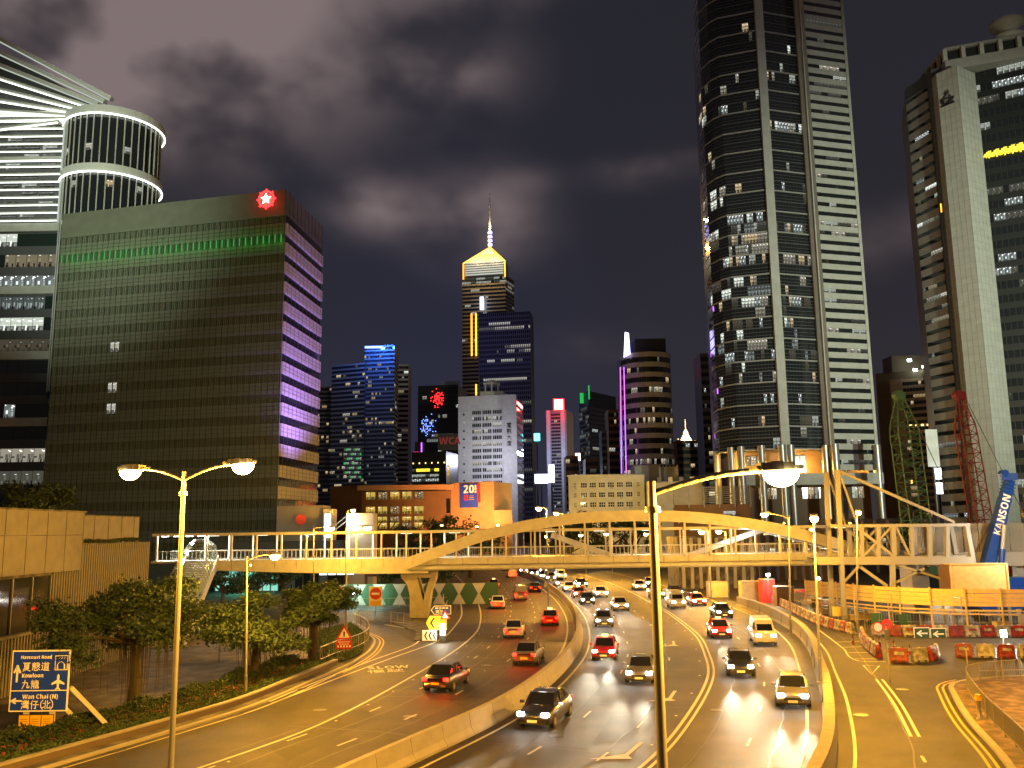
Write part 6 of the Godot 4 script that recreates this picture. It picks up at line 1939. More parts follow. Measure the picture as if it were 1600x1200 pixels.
	for k in 4: box(st, c + Vector3(-0.42 + k * 0.3, 0.17, 0.045), Vector3(0.22, 0.1, 0.01))
	put("lettering", st, mats["sign_white"], o)
	b = Vector3(-6.38, 0.14, -78.24)
	o = pole_sign("chevron_board", "yellow arrow board pointing left on the nose of the traffic island", "road sign", b, 2.8)
	c = Vector3(-6.67, 1.61, b.z + 0.06)
	panel(o, "board_edge", c, [Vector2(-0.95, 0), Vector2(-0.6, -0.66), Vector2(0.95, -0.66), Vector2(0.95, 0.66), Vector2(-0.6, 0.66)], mats["sign_black"])
	panel(o, "board", c + Vector3(0, 0, 0.032), [Vector2(-0.86, 0), Vector2(-0.55, -0.58), Vector2(0.88, -0.58), Vector2(0.88, 0.58), Vector2(-0.55, 0.58)], mats["sign_yellow"], 0.006)
	panel(o, "chevron", c + Vector3(0, 0, 0.04), [Vector2(-0.55, 0), Vector2(-0.25, -0.42), Vector2(-0.08, -0.42), Vector2(-0.36, 0), Vector2(-0.08, 0.42), Vector2(-0.25, 0.42)], mats["sign_black"], 0.006)
	panel(o, "triangle_sign", c + Vector3(0.75, 0.62, 0.05), [Vector2(-0.4, -0.3), Vector2(0.4, -0.3), Vector2(0, 0.42)], mats["sign_red"])
	panel(o, "triangle_face", c + Vector3(0.75, 0.62, 0.085), [Vector2(-0.24, -0.21), Vector2(0.24, -0.21), Vector2(0, 0.24)], mats["sign_white"], 0.006)
	o = thing("keep_left_bollard", "internally lit white traffic bollard on the island nose", "bollard", b + Vector3(0.3, 0, 0.5))
	st = S()
	box(st, org + Vector3(0, 0.25, 0), Vector3(0.45, 0.5, 0.3))
	put("plinth", st, mats["sign_black"], o)
	st = S()
	box(st, org + Vector3(0, 0.95, 0), Vector3(0.42, 0.9, 0.26))
	put("lit_shell", st, mats["screen_white"], o)
	omni(o, org + Vector3(0.0, 1.0, 0.5), Color(1, 1, 0.9), 8.0, 0.2)
	o = thing("hazard_plate", "black and white chevron plate low on the island nose", "road sign", b + Vector3(-0.7, 0, 0.7))
	panel(o, "plate", org + Vector3(-0.1, 0.1, 0), rect(-0.6, 0, 0.6, 0.85), mats["sign_white"])
	for k in 3: panel(o, "chevron", org + Vector3(-0.42 + k * 0.36, 0.5, 0.034), [Vector2(-0.14, 0), Vector2(0.06, -0.34), Vector2(0.2, -0.34), Vector2(0.0, 0), Vector2(0.2, 0.34), Vector2(0.06, 0.34)], mats["sign_black"], 0.006)
	# no entry signs in front of the green hoarding
	for s in [[Vector3(-20.46, 2.29, -106.00), "left red no entry sign in front of the green hoarding"], [Vector3(-15.73, 2.29, -104.00), "right red no entry sign with a yellow plate in front of the green hoarding"]]:
		var p: Vector3 = s[0]
		o = pole_sign("no_entry_sign", s[1], "road sign", Vector3(p.x, 0, p.z - 0.06), p.y + 0.4)
		panel(o, "backing", p, rect(-0.75, -1.3, 0.75, 0.9), mats["sign_white"])
		disc(o, "disc", p + Vector3(0, 0.1, 0.04), 0.66, mats["sign_red"])
		panel(o, "bar", p + Vector3(0, 0.1, 0.075), rect(-0.45, -0.12, 0.45, 0.12), mats["sign_white"], 0.006)
		panel(o, "plate", p + Vector3(0, -0.9, 0.04), rect(-0.6, -0.3, 0.6, 0.25), mats["sign_yellow"] if s[1].contains("yellow") else mats["sign_red"], 0.006)
	# poles on the right
	for s in [[Vector3(22.44, 0.00, -56.01), 3.3, "grey sign post with a small dark box at the road junction"], [Vector3(25.85, 0.00, -53.32), 2.3, "short leaning-looking grey post at the corner of the guard rail"], [Vector3(28.90, 0.13, -55.37), 1.2, "short grey post on the orange pavement"], [Vector3(30.39, 0.13, -56.20), 1.2, "short grey post at the right edge of the orange pavement"]]:
		o = pole_sign("post", s[2], "post", s[0], s[1])
		slab_box(o, "cap", s[0] + Vector3(0, s[1], 0), Vector3(0.12, 0.1, 0.12), mats["dark_metal"])
		if s[1] > 3: slab_box(o, "box", s[0] + Vector3(0, s[1] * 0.82, 0.1), Vector3(0.2, 0.6, 0.16), mats["dark_metal"])
	# bollard wrapped with flowers on the right kerb
	b = Vector3(21.91, 0.13, -44.46)
	o = thing("bollard", "yellow-topped bollard at the guard rail on the right pavement", "bollard", b)
	st = S(true)
	lathe(st, b, [Vector2(0.16, 0), Vector2(0.13, 0.08), Vector2(0.1, 0.12), Vector2(0.09, 0.85), Vector2(0, 0.85)], 12)
	put("shaft", st, mats["steel"], o)
	st = S(true)
	lathe(st, b + Vector3(0, 0.86, 0), [Vector2(0.13, 0), Vector2(0.16, 0.1), Vector2(0.13, 0.26), Vector2(0, 0.3)], 12)
	put("lamp_cap", st, mats["sign_yellow"], o)

func guard_rail(label: String, line: PackedVector2Array, y: float, height: float, gap: float, m: Material, panel_len := 2.0) -> void:
	var o := thing("guard_rail", label, "railing", v3(line[0], y))
	var total := 0.0
	for i in line.size() - 1: total += line[i].distance_to(line[i + 1])
	var n := maxi(1, int(round(total / panel_len)))
	var pts := resample(line, n + 1)
	for k in n:
		var a := v3(pts[k], y)
		var b := v3(pts[k + 1], y)
		var st := S()
		bar(st, a, a + Vector3(0, height + 0.05, 0), 0.06, 0.06)
		put("post", st, m, o)
		st = S()
		bar(st, a + Vector3(0, height, 0), b + Vector3(0, height, 0), 0.05, 0.05)
		bar(st, a + Vector3(0, 0.15, 0), b + Vector3(0, 0.15, 0), 0.04, 0.04)
		var c := int(panel_len / gap)
		for j in range(1, c): bar(st, a.lerp(b, float(j) / c) + Vector3(0, 0.15, 0), a.lerp(b, float(j) / c) + Vector3(0, height, 0), 0.018, 0.018)
		put("rail_panel", st, m, o)

func build_rails() -> void:
	guard_rail("grey barred guard rail along the kerb of the orange pavement", smooth_line([Vector2(16.2, -28), Vector2(19.7, -36.3), Vector2(22.3, -44.5), Vector2(24.8, -51.3), Vector2(26.0, -53.8)], 0.5), 0.13, 1.05, 0.12, mats["steel"])
	guard_rail("short grey guard rail turning the corner of the orange pavement", smooth_line([Vector2(26.1, -53.9), Vector2(27.8, -55.2), Vector2(30, -55.9)], 0.5), 0.13, 1.05, 0.12, mats["steel"], 1.5)
	guard_rail("curved thin guard rail around the lawn beside the slip road", smooth_line([Vector2(-14.00, -66.59), Vector2(-13.45, -70.89), Vector2(-12.69, -73.79), Vector2(-12.52, -78.74), Vector2(-13.97, -86.71), Vector2(-16.46, -94.01)], 0.5), 0.14, 1.0, 0.5, mats["steel"])
	guard_rail("open railing on the traffic island before the bridge pier", smooth_line([Vector2(-16.38, -96.60), Vector2(-12.71, -94.17), Vector2(-9.73, -90.73)], 0.5), 0.1, 1.1, 0.7, mats["steel"])
	guard_rail("railing on the right edge of the traffic island beyond the signs", smooth_line([Vector2(-7.9, -84), Vector2(-7.5, -95), Vector2(-7.9, -108)], 0.5), 0.14, 1.1, 0.7, mats["steel"])
	guard_rail("railing along the pavement before the green hoarding", PackedVector2Array([Vector2(-40, -115.0), Vector2(-8.5, -115.0)]), 0.0, 1.1, 0.6, mats["steel"])
	# green hoarding with grey diamonds, and its two floodlights
	var o := thing("site_hoarding", "green site hoarding with grey hourglass shapes under the footbridge", "hoarding", Vector3(-20, 0, -118))
	for k in 9:
		var x := -25.0 + k * 2.55
		slab_box(o, "panel", Vector3(x + 1.27, 1.35, -118), Vector3(2.5, 2.7, 0.08), mats["hoarding_green"])
		panel(o, "diamond", Vector3(x, 0.0, -117.94), [Vector2(-0.85, 0.05), Vector2(0.85, 0.05), Vector2(0.12, 1.35), Vector2(0.85, 2.65), Vector2(-0.85, 2.65), Vector2(-0.12, 1.35)], mats["wall_pale"], 0.02)
		for j in 6:
			slab_box(o, "batten", Vector3(x + 0.4 + j * 0.36, 1.35, -117.94), Vector3(0.05, 2.6, 0.03), mats["hoarding_green"])
	for s in [[Vector3(-20.47, 1.71, -117.00), "left cool white floodlight on the green hoarding"], [Vector3(-17.62, 1.67, -117.00), "right cool white floodlight on the green hoarding"]]:
		var p: Vector3 = s[0]
		o = thing("floodlight", s[1], "floodlight", Vector3(p.x, 0, p.z))
		slab_box(o, "post", Vector3(p.x, p.y / 2, p.z - 0.1), Vector3(0.08, p.y, 0.08), mats["dark_metal"])
		slab_box(o, "lamp_lens", p, Vector3(0.6, 0.4, 0.12), mats["cool_lamp"])
		omni(o, p + Vector3(0, 0, 0.6), Color(0.75, 1.0, 0.9), 10.0, 0.3)
	# brown timber frame and dark portal behind the hoarding
	o = thing("gantry_frame", "rust-brown steel portal frame behind the green hoarding", "frame", Vector3(-19.09, 0.18, -128.00))
	for s in [[Vector3(-20.73, 3.25, -128.00), Vector3(-20.66, -1.97, -128.00)], [Vector3(-18.58, 3.22, -128.00), Vector3(-18.53, -2.00, -128.00)], [Vector3(-20.91, 3.34, -128.00), Vector3(-18.41, 3.31, -128.00)]]:
		var st := S()
		bar(st, s[0], s[1], 0.35, 0.35)
		put("member", st, mats["wall_brown"], o)

# ---------------------------------------------------------------- traffic, at rest
# the car faces +z; rings of its body run from nose to tail
func loft(st: SurfaceTool, rings: Array) -> void:
	for i in rings.size() - 1:
		var a: Array = rings[i]
		var b: Array = rings[i + 1]
		for j in a.size():
			var k := (j + 1) % a.size()
			quad(st, a[j], a[k], b[k], b[j])
	for r in [rings[0], rings[-1]]:
		var c := Vector3.ZERO
		for p in r: c += p / r.size()
		for j in r.size(): tri(st, c, r[j], r[(j + 1) % r.size()])

func ring(z: float, w: float, y0: float, y1: float, r: float) -> Array:
	return [Vector3(-w + r, y0, z), Vector3(w - r, y0, z), Vector3(w, y0 + r, z), Vector3(w + 0.02, (y0 + y1) / 2, z), Vector3(w - 0.03, y1 - r, z), Vector3(w - r * 1.6, y1, z), Vector3(-w + r * 1.6, y1, z), Vector3(-w + 0.03, y1 - r, z), Vector3(-w - 0.02, (y0 + y1) / 2, z), Vector3(-w, y0 + r, z)]

func make_car(kind: String, paint: Material, heading: bool) -> Node3D:
	var o := thing({"saloon": "saloon_car", "van": "delivery_van", "taxi": "taxi"}[kind], "", "van" if kind == "van" else ("taxi" if kind == "taxi" else "car"))
	var van := kind == "van"
	var st := S(true)
	var rows := [[2.2, 0.62, 0.35, 0.62], [2.12, 0.76, 0.24, 0.7], [1.8, 0.84, 0.2, 0.8], [0.95, 0.86, 0.19, 0.93], [0.0, 0.87, 0.19, 0.95], [-1.2, 0.87, 0.19, 0.97], [-1.8, 0.85, 0.21, 0.97], [-2.15, 0.78, 0.26, 0.92], [-2.25, 0.66, 0.36, 0.84]]
	if van: rows = [[2.25, 0.7, 0.4, 0.8], [2.15, 0.84, 0.28, 0.95], [1.7, 0.9, 0.22, 1.1], [0.9, 0.91, 0.22, 1.15], [-2.2, 0.91, 0.22, 1.2], [-2.4, 0.88, 0.28, 1.18]]
	var rings := []
	for r in rows: rings.append(ring(r[0], r[1], r[2], r[3], 0.1))
	loft(st, rings)
	put("body", st, paint, o)
	var cab := [[1.0, 0.72, 0.92, 0.94], [0.35, 0.68, 0.92, 1.4], [-0.2, 0.67, 0.92, 1.46], [-0.95, 0.67, 0.92, 1.42], [-1.75, 0.7, 0.92, 0.97]]
	if van: cab = [[1.6, 0.8, 1.05, 1.12], [0.95, 0.78, 1.05, 1.85], [0.3, 0.78, 1.05, 1.95], [-2.3, 0.78, 1.05, 1.95], [-2.38, 0.78, 1.05, 1.85]]
	st = S()
	rings = []
	for r in cab: rings.append([Vector3(-r[1], r[2], r[0]), Vector3(r[1], r[2], r[0]), Vector3(r[1] * 0.86, r[3], r[0]), Vector3(-r[1] * 0.86, r[3], r[0])])
	loft(st, rings)
	put("windows", st, mats["tinted"] if not van else paint, o)
	st = S()
	for i in range(1, 3):
		var a: Array = rings[i]
		var b: Array = rings[i + 1]
		var e := Vector3(0, 0.02, 0)
		frame_quad(st, a[3] + e, a[2] + e, b[2] + e, b[3] + e, 0.03)
	put("roof", st, paint, o)
	if van:
		st = S()
		var a: Array = rings[0]
		var b: Array = rings[1]
		frame_quad(st, a[3].lerp(a[2], 0.06) + Vector3(0, 0.03, 0.03), a[3].lerp(a[2], 0.94) + Vector3(0, 0.03, 0.03), b[3].lerp(b[2], 0.92) + Vector3(0, -0.08, 0.05), b[3].lerp(b[2], 0.08) + Vector3(0, -0.08, 0.05), 0.01)
		put("windscreen", st, mats["tinted"], o)
		for s in [-1, 1]:
			st = S()
			frame_quad(st, Vector3(s * 0.79, 1.15, 1.3), Vector3(s * 0.79, 1.15, 0.4), Vector3(s * 0.71, 1.7, 0.4), Vector3(s * 0.71, 1.7, 0.95), 0.02)
			put("side_window", st, mats["tinted"], o)
	else:
		# pillars between the windows
		for s in [-1, 1]:
			for p in [[1.0, 0.35], [-1.75, -0.95], [-0.3, -0.25]]:
				st = S()
				var lo := Vector3(s * 0.705, 0.93, p[0]) if p[0] != -0.3 else Vector3(s * 0.68, 0.93, -0.3)
				var hi := Vector3(s * 0.6, 1.41, p[1])
				bar(st, lo, hi, 0.07, 0.07)
				put("pillar", st, paint, o)
	for s in [-1, 1]:
		for z in [1.38, -1.38]:
			st = S(true)
			tube(st, Vector3(s * 0.66, 0.32, z), Vector3(s * 0.89, 0.32, z), 0.32, 0.31, 18)
			var wheel := put("wheel", st, mats["black_rubber"], o)
			st = S(true)
			tube(st, Vector3(s * 0.8, 0.32, z), Vector3(s * 0.9, 0.32, z), 0.2, 0.17, 14)
			put("rim", st, mats["steel"], wheel)
		st = S()
		frame_box(st, Vector3(s * 0.6, 0.68 if not van else 0.82, 2.11 if not van else 2.15), Vector3(0.17, 0, -s * 0.03), Vector3(0, 0.07, -0.02), Vector3(0, 0, 0.08))
		put("headlight", st, mats["headlamp"] if heading else mats["sign_white"], o)
		st = S()
		frame_box(st, Vector3(s * 0.64, 0.78, -2.2 if not van else -2.38), Vector3(0.15, 0, 0), Vector3(0, 0.09, 0), Vector3(0, 0, 0.05))
		put("tail_light", st, mats["tail_lamp"] if not heading else mats["sign_red"], o)
		st = S()
		box(st, Vector3(s * 0.98, 1.0, 0.7), Vector3(0.2, 0.13, 0.1))
		put("mirror", st, paint, o)
		if heading:
			spot(o, Vector3(s * 0.6, 0.68, 2.3), Vector3(s * 0.6, 0.1, 17), Color(1, 0.95, 0.82), 95.0, 6.5, 0.1)
		else:
			omni(o, Vector3(s * 0.64, 0.78, -2.45), Color(1, 0.03, 0.02), 1.6, 0.1)
	st = S()
	box(st, Vector3(0, 0.5, 2.17), Vector3(0.9, 0.16, 0.08))
	box(st, Vector3(0, 0.3, 2.14), Vector3(1.3, 0.1, 0.1))
	put("grille", st, mats["black_rubber"], o)
	st = S()
	box(st, Vector3(0, 0.4, 2.24), Vector3(0.48, 0.12, 0.02))
	put("number_plate", st, mats["sign_white"], o)
	st = S()
	box(st, Vector3(0, 0.55, -2.28 if not van else -2.42), Vector3(0.48, 0.12, 0.02))
	put("number_plate", st, mats["sign_yellow"], o)
	if kind == "taxi":
		st = S()
		box(st, Vector3(0, 1.55, -0.2), Vector3(0.45, 0.14, 0.16))
		put("roof_sign", st, mats["roof_lamp"], o)
	return o

func frame_quad(st: SurfaceTool, a: Vector3, b: Vector3, c: Vector3, d: Vector3, t: float) -> void:
	var n := (b - a).cross(d - a).normalized() * t
	quad(st, a, b, c, d); quad(st, b - n, a - n, d - n, c - n)
	quad(st, a - n, b - n, b, a); quad(st, b - n, c - n, c, b); quad(st, c - n, d - n, d, c); quad(st, d - n, a - n, a, d)

func at_z(line: PackedVector2Array, z: float) -> Array:
	for i in line.size() - 1:
		if line[i].y >= z and line[i + 1].y < z:
			var t := (line[i].y - z) / (line[i].y - line[i + 1].y)
			return [line[i].lerp(line[i + 1], t), (line[i + 1] - line[i]).normalized()]
	return [line[0], Vector2(0, -1)]

func build_cars() -> void:
	org = Vector3.ZERO
	var colours := {"white": Color(0.6, 0.6, 0.58), "silver": Color(0.35, 0.36, 0.37), "black": Color(0.012, 0.012, 0.014), "red": Color(0.35, 0.012, 0.01), "blue": Color(0.015, 0.03, 0.12), "grey": Color(0.1, 0.1, 0.105)}
	var paints := {}
	for k in colours:
		var m := mat("paint_" + k, colours[k], 0.35)
		m.clearcoat_enabled = true
		m.clearcoat = 1.0
		m.clearcoat_roughness = 0.04
		paints[k] = m
	var lanes := {
		"inner": ["in the inbound lane beside the barrier", offset_line(median, 2.5), true],
		"second": ["in the second inbound lane", offset_line(median, 5.6), true],
		"solid": ["right of the double solid line", offset_line(lane_solid, 2.0), true],
		"parapet": ["in the lane along the parapet", offset_line(lane_solid, 5.0), true],
		"out_inner": ["in the outbound lane beside the barrier", offset_line(median, -2.7), false],
		"out_middle": ["in the middle outbound lane", offset_line(median, -5.6), false],
		"out_outer": ["in the outer outbound lane", offset_line(median, -8.6), false],
	}
	# lane, distance down the road, make, colour, what tells it apart
	var cars := [
		["inner", -46, "saloon", "black", "black car nearest the photographer"], ["inner", -68, "taxi", "red", "red taxi"], ["inner", -90, "saloon", "grey", "grey car just before the footbridge"],
		["inner", -116, "saloon", "black", "black car just beyond the footbridge"], ["inner", -140, "saloon", "white", "white car beyond the footbridge"], ["inner", -168, "van", "grey", "grey van beyond the footbridge"], ["inner", -190, "saloon", "blue", "distant blue car"], ["inner", -215, "saloon", "silver", "most distant silver car"],
		["inner", -127, "taxi", "red", "red taxi beyond the footbridge"], ["inner", -153, "saloon", "silver", "silver car well beyond the footbridge"], ["inner", -178, "saloon", "black", "black car far beyond the footbridge"], ["inner", -203, "taxi", "red", "most distant red taxi"], ["inner", -235, "saloon", "grey", "tiny grey car farthest away"], ["second", -128, "saloon", "white", "white car beyond the footbridge"], ["second", -176, "van", "white", "white van"], ["parapet", -112, "taxi", "red", "red taxi"], ["parapet", -150, "saloon", "silver", "silver car"], ["solid", -125, "saloon", "grey", "grey car"],
		["second", -58, "saloon", "grey", "grey car"], ["second", -107, "saloon", "silver", "silver car under the footbridge"], ["second", -150, "saloon", "black", "black car beyond the footbridge"], ["second", -203, "taxi", "red", "red taxi"],
		["solid", -60, "saloon", "black", "black car"], ["solid", -80, "taxi", "red", "red taxi"], ["solid", -109, "van", "silver", "silver van beyond the footbridge"], ["solid", -142, "saloon", "white", "white car"],
		["parapet", -50, "saloon", "grey", "grey car"], ["parapet", -75, "van", "white", "white van"], ["parapet", -97, "saloon", "black", "black car under the footbridge"], ["parapet", -128, "saloon", "blue", "blue car"],
		["out_inner", -66, "saloon", "grey", "grey car"], ["out_inner", -92, "taxi", "red", "red taxi"], ["out_inner", -140, "saloon", "black", "black car"], ["out_inner", -185, "van", "white", "white van"],
		["out_middle", -56, "saloon", "black", "black car"], ["out_middle", -82, "saloon", "silver", "silver car"], ["out_middle", -125, "van", "grey", "grey van beyond the footbridge"],
		["out_outer", -112, "saloon", "white", "white car"], ["out_outer", -150, "taxi", "red", "red taxi"]]
	var protos := {}
	for c in cars:
		var lane: Array = lanes[c[0]]
		var key := str(c[2], c[3], lane[2])
		var p := at_z(lane[1], c[1])
		var dir: Vector2 = p[1]
		var front := -dir if lane[2] else dir
		var yaw := atan2(front.x, front.y)
		var lights := "headlights on" if lane[2] else "tail lights on"
		var label := "%s with %s %s" % [c[4].trim_suffix(","), lights, lane[0]]
		var group: String = "inbound traffic" if lane[2] else "outbound traffic"
		if not protos.has(key):
			org = Vector3.ZERO
			protos[key] = make_car(c[2], paints[c[3]], lane[2])
			protos[key].position = v3(p[0], 0.014)
			protos[key].rotation.y = yaw
			protos[key].set_meta("label", label)
			protos[key].set_meta("group", group)
		else: copy_of(protos[key], label, v3(p[0], 0.014), yaw, group)

# ---------------------------------------------------------------- road works on the right
func make_water_barrier(m: Material, colour: String) -> Node3D:
	var o := thing("water_barrier", "", "barrier")
	var st := S()
	# tapered shell with stepped ends, black blocks for the shaded fork slots
	var prof := [Vector2(-0.25, 0.0), Vector2(-0.25, 0.16), Vector2(-0.2, 0.3), Vector2(-0.12, 0.86), Vector2(-0.09, 0.92), Vector2(0.09, 0.92), Vector2(0.12, 0.86), Vector2(0.2, 0.3), Vector2(0.25, 0.16), Vector2(0.25, 0.0)]
	var xs := [[-0.56, 0.10, 0.30], [-0.52, 0.0, 1.0], [-0.2, 0.0, 1.0], [0.2, 0.0, 1.0], [0.52, 0.0, 1.0], [0.56, 0.1, 0.3]]
	for i in xs.size() - 1:
		var a := []
		var b := []
		var sa := 0.8 if i == 0 else 1.0
		var sb := 0.8 if i == xs.size() - 2 else 1.0
		var dip := 0.0
		for q in prof:
			a.append(Vector3(xs[i][0], q.y * sa + 0.02, q.x * sa))
			b.append(Vector3(xs[i + 1][0], q.y * sb + 0.02, q.x * sb))
		for j in prof.size(): quad(st, a[j], a[(j + 1) % prof.size()], b[(j + 1) % prof.size()], b[j])
		if i == 0 or i == xs.size() - 2:
			var e: Array = a if i == 0 else b
			for j in range(1, prof.size() - 1): tri(st, e[0], e[j], e[j + 1])
	for k in 3:
		for e in [-1, 1]: box(st, Vector3(e * 0.57, 0.25 + k * 0.22, 0), Vector3(0.08, 0.1, 0.14))
	put("shell", st, m, o)
	for s in [-1, 1]:
		st = S()
		box(st, Vector3(s * 0.27, 0.1, 0.0), Vector3(0.2, 0.12, 0.515))
		put("fork_slot_shade", st, mats["sign_black"], o)
	st = S()
	frame_box(st, Vector3(0, 0.6, 0.175), Vector3(0.3, 0, 0), Vector3(0, 0.1, -0.015), Vector3(0, 0, 0.015))
	put("reflector_panel", st, mats["white_plastic"] if colour == "red" else mats["red_plastic"], o)
	st = S()
	tube(st, Vector3(0, 0.92, 0), Vector3(0, 0.98, 0), 0.07, 0.06, 10)
	put("filler_cap", st, mats["sign_yellow"], o)
	return o

func build_site() -> void:
	var o: Node3D
	var st: SurfaceTool
	org = Vector3.ZERO
	var protos := {"red": make_water_barrier(mats["red_plastic"], "red"), "white": make_water_barrier(mats["white_plastic"], "white")}
	var used_proto := {}
	var rows := [
		[smooth_line([Vector2(32.8, -121), Vector2(30.9, -104), Vector2(28.9, -87), Vector2(29.2, -80)], 0.5), "in the long row curving along the edge of the works"],
		[smooth_line([Vector2(29.0, -77.5), Vector2(27.0, -71.5), Vector2(25.6, -65.5)], 0.5), "in the short row on the left of the barrier island"],
		[smooth_line([Vector2(25.6, -64.0), Vector2(27.0, -63.4), Vector2(28.6, -64.0), Vector2(30.0, -66.2)], 0.5), "in the rounded front of the barrier island"],
		[smooth_line([Vector2(30.2, -78.6), Vector2(36, -77.4), Vector2(46, -76.4)], 0.5), "in the row below the yellow boarded walkway"],
		[smooth_line([Vector2(31.0, -65.8), Vector2(33.6, -65.0), Vector2(39.0, -64.6)], 0.5), "in the front row at the right edge"]]
	var i := 0
	for row in rows:
		var line: PackedVector2Array = row[0]
		var total := 0.0
		for k in line.size() - 1: total += line[k].distance_to(line[k + 1])
		var pts := resample(line, maxi(2, int(total / 1.2) + 1))
		for k in pts.size() - 1:
			var c := "red" if (k + i) % 2 == 0 else "white"
			var d := (pts[k + 1] - pts[k]).normalized()
			var label: String = c + " plastic water-filled barrier " + row[1]
			var group: String = "water-filled barriers, " + c + ", " + row[1]
			var at := v3((pts[k] + pts[k + 1]) / 2, 0.008)
			var yaw := atan2(-d.y, d.x) + (PI if sin(k * 1.7) > 0.6 else 0.0) + sin(k * 2.3 + i) * 0.05
			if not used_proto.has(c):
				used_proto[c] = true
				protos[c].position = at
				protos[c].rotation.y = yaw
				protos[c].set_meta("label", label)
				protos[c].set_meta("group", group)
			else: copy_of(protos[c], label, at, yaw, group)
		i += 1
	# boarded walkway
	var wl := smooth_line([Vector2(31.3, -99), Vector2(34.3, -88), Vector2(37.8, -83.2), Vector2(44.6, -80.6), Vector2(54, -79)], 0.5)
	o = thing("boarded_walkway", "long yellow-lit timber boarded walkway fence above the water barriers", "walkway", v3(wl[0]))
	var n := 12
	var pts := resample(wl, n + 1)
	for k in n:
		var a := v3(pts[k])
		var b := v3(pts[k + 1])
		for j in 4:
			st = S()
			bar(st, a + Vector3(0, 2.24 + j * 0.38 + 0.01 * ((k + j) % 3), 0), b + Vector3(0, 2.24 + j * 0.38 + 0.01 * ((k * 2 + j) % 3), 0), 0.05, 0.345)
			put("board", st, mats["board_yellow"], o)
		for y in [1.72, 1.4]:
			st = S()
			bar(st, a + Vector3(0, y, 0.02), b + Vector3(0, y, 0.02), 0.07, 0.12)
			put("rail", st, mats["board_yellow"], o)
		st = S()
		bar(st, a + Vector3(0, 0, 0.1), a + Vector3(0, 3.7, 0.1), 0.12, 0.12)
		put("post", st, mats["board_yellow"], o)
		st = S()
		bar(st, a + Vector3(0, 0, 2.2) * Vector3(1, 1, -1), a + Vector3(0, 1.5, 2.2) * Vector3(1, 1, -1), 0.16, 0.16)
		bar(st, a + Vector3(0, 1.2, 0.1), a + Vector3(0, 1.2, -2.2), 0.12, 0.14)
		put("trestle", st, mats["bridge_grey"], o)
	st = S()
	strip(st, offset_line(pts, -0.2), offset_line(pts, -2.2), 1.32)
	put("walkway_deck", st, mats["concrete_dark"], o)
	# site cabin
	var ca := Vector2(40.92, -86.00)
	var cb := Vector2(46.19, -86.00)
	var ctop: float = 5.59
	o = thing("site_cabin", "yellow-lit box cabin with corrugated end standing above the boarded walkway", "cabin", v3((ca + cb) / 2) + Vector3(0, 0, -1.2))
	core(o, block(ca, cb, 2.4), ctop - 2.6, ctop, mats["site_box"])
	for k in 14: slab_box(o, "corrugation", v3(ca + Vector2(-0.05, -0.1 - k * 0.165), ctop - 1.3), Vector3(0.12, 2.5, 0.08), mats["wall_brown"])
	for e in [0.0, 1.0]:
		slab_box(o, "corner_post", v3(ca.lerp(cb, e), ctop - 1.3) + Vector3(0, 0, 0.03), Vector3(0.16, 2.66, 0.16), mats["site_box"])
		slab_box(o, "leg", v3(ca.lerp(cb, e), (ctop - 2.6) / 2) + Vector3(0, 0, -0.2), Vector3(0.2, ctop - 2.6, 0.2), mats["bridge_grey"])
		slab_box(o, "leg", v3(ca.lerp(cb, e), (ctop - 2.6) / 2) + Vector3(0, 0, -2.2), Vector3(0.2, ctop - 2.6, 0.2), mats["bridge_grey"])
	for y in [0.0, -2.6]: slab_box(o, "rail", v3((ca + cb) / 2, ctop + y) + Vector3(0, 0, 0.03), Vector3(ca.distance_to(cb) + 0.1, 0.12, 0.14), mats["site_box"])
	# blue telescopic crane
	var cz := 95.0
	var foot := Vector3(47.11, 4.14, -92.00)
	var tip := Vector3(50.67, 13.81, -92.00)
	o = thing("mobile_crane", "blue telescopic mobile crane with white lettering on its raised boom", "crane", Vector3(foot.x + 2, 0, foot.z))
	var dir := (tip - foot).normalized()
	var parts := [[0.0, 0.62, 1.08], [0.6, 0.80, 0.98], [0.78, 0.9, 0.88], [0.88, 0.985, 0.78]]
	for p in parts:
		st = S()
		bar(st, foot + (tip - foot) * p[0], foot + (tip - foot) * p[1], p[2], p[2])
		put("boom_section", st, mats["crane_blue"], o)
	for k in 4:
		st = S()
		bar(st, foot + (tip - foot) * (0.84 + k * 0.035), foot + (tip - foot) * (0.85 + k * 0.035), 1.04, 1.04)
		put("boom_collar", st, mats["crane_blue"], o)
	st = S()
	box(st, tip + Vector3(-0.1, 0.2, 0), Vector3(1.5, 0.7, 0.9), -0.3)
	tube(st, tip + Vector3(-0.6, 0.5, -0.4), tip + Vector3(-0.6, 0.5, 0.4), 0.4, 0.4, 12)
	put("boom_head", st, mats["crane_blue"], o)
	st = S(true)
	tube(st, Vector3(48.15, 3.86, -91.00), Vector3(48.64, 6.79, -91.00), 0.3, 0.3, 12)
	put("lift_cylinder", st, mats["crane_blue"], o)
	st = S(true)
	tube(st, Vector3(48.62, 6.67, -91.00), Vector3(49.07, 9.18, -91.00), 0.18, 0.18, 12)
	put("lift_ram", st, mats["white_paint"], o)
	var face := Vector3(0, 0, 0.56)
	var side := Vector3(-dir.y, dir.x, 0).normalized()
	text("KANSON", mats["sign_white"], o, foot + (tip - foot) * 0.41 + face - side * 0.3, Vector3(dir.x, dir.y, 0).normalized(), side, 0.76, true, 0.03)
	st = S()
	box(st, Vector3(foot.x + 2.4, 1.5, foot.z), Vector3(11, 1.0, 2.6))
	put("carrier", st, mats["crane_blue"], o)
	st = S()
	box(st, Vector3(foot.x + 1.6, 3.0, foot.z), Vector3(4.6, 2.0, 2.4))
	box(st, Vector3(foot.x + 5.4, 3.1, foot.z + 0.3), Vector3(1.9, 2.4, 1.9))
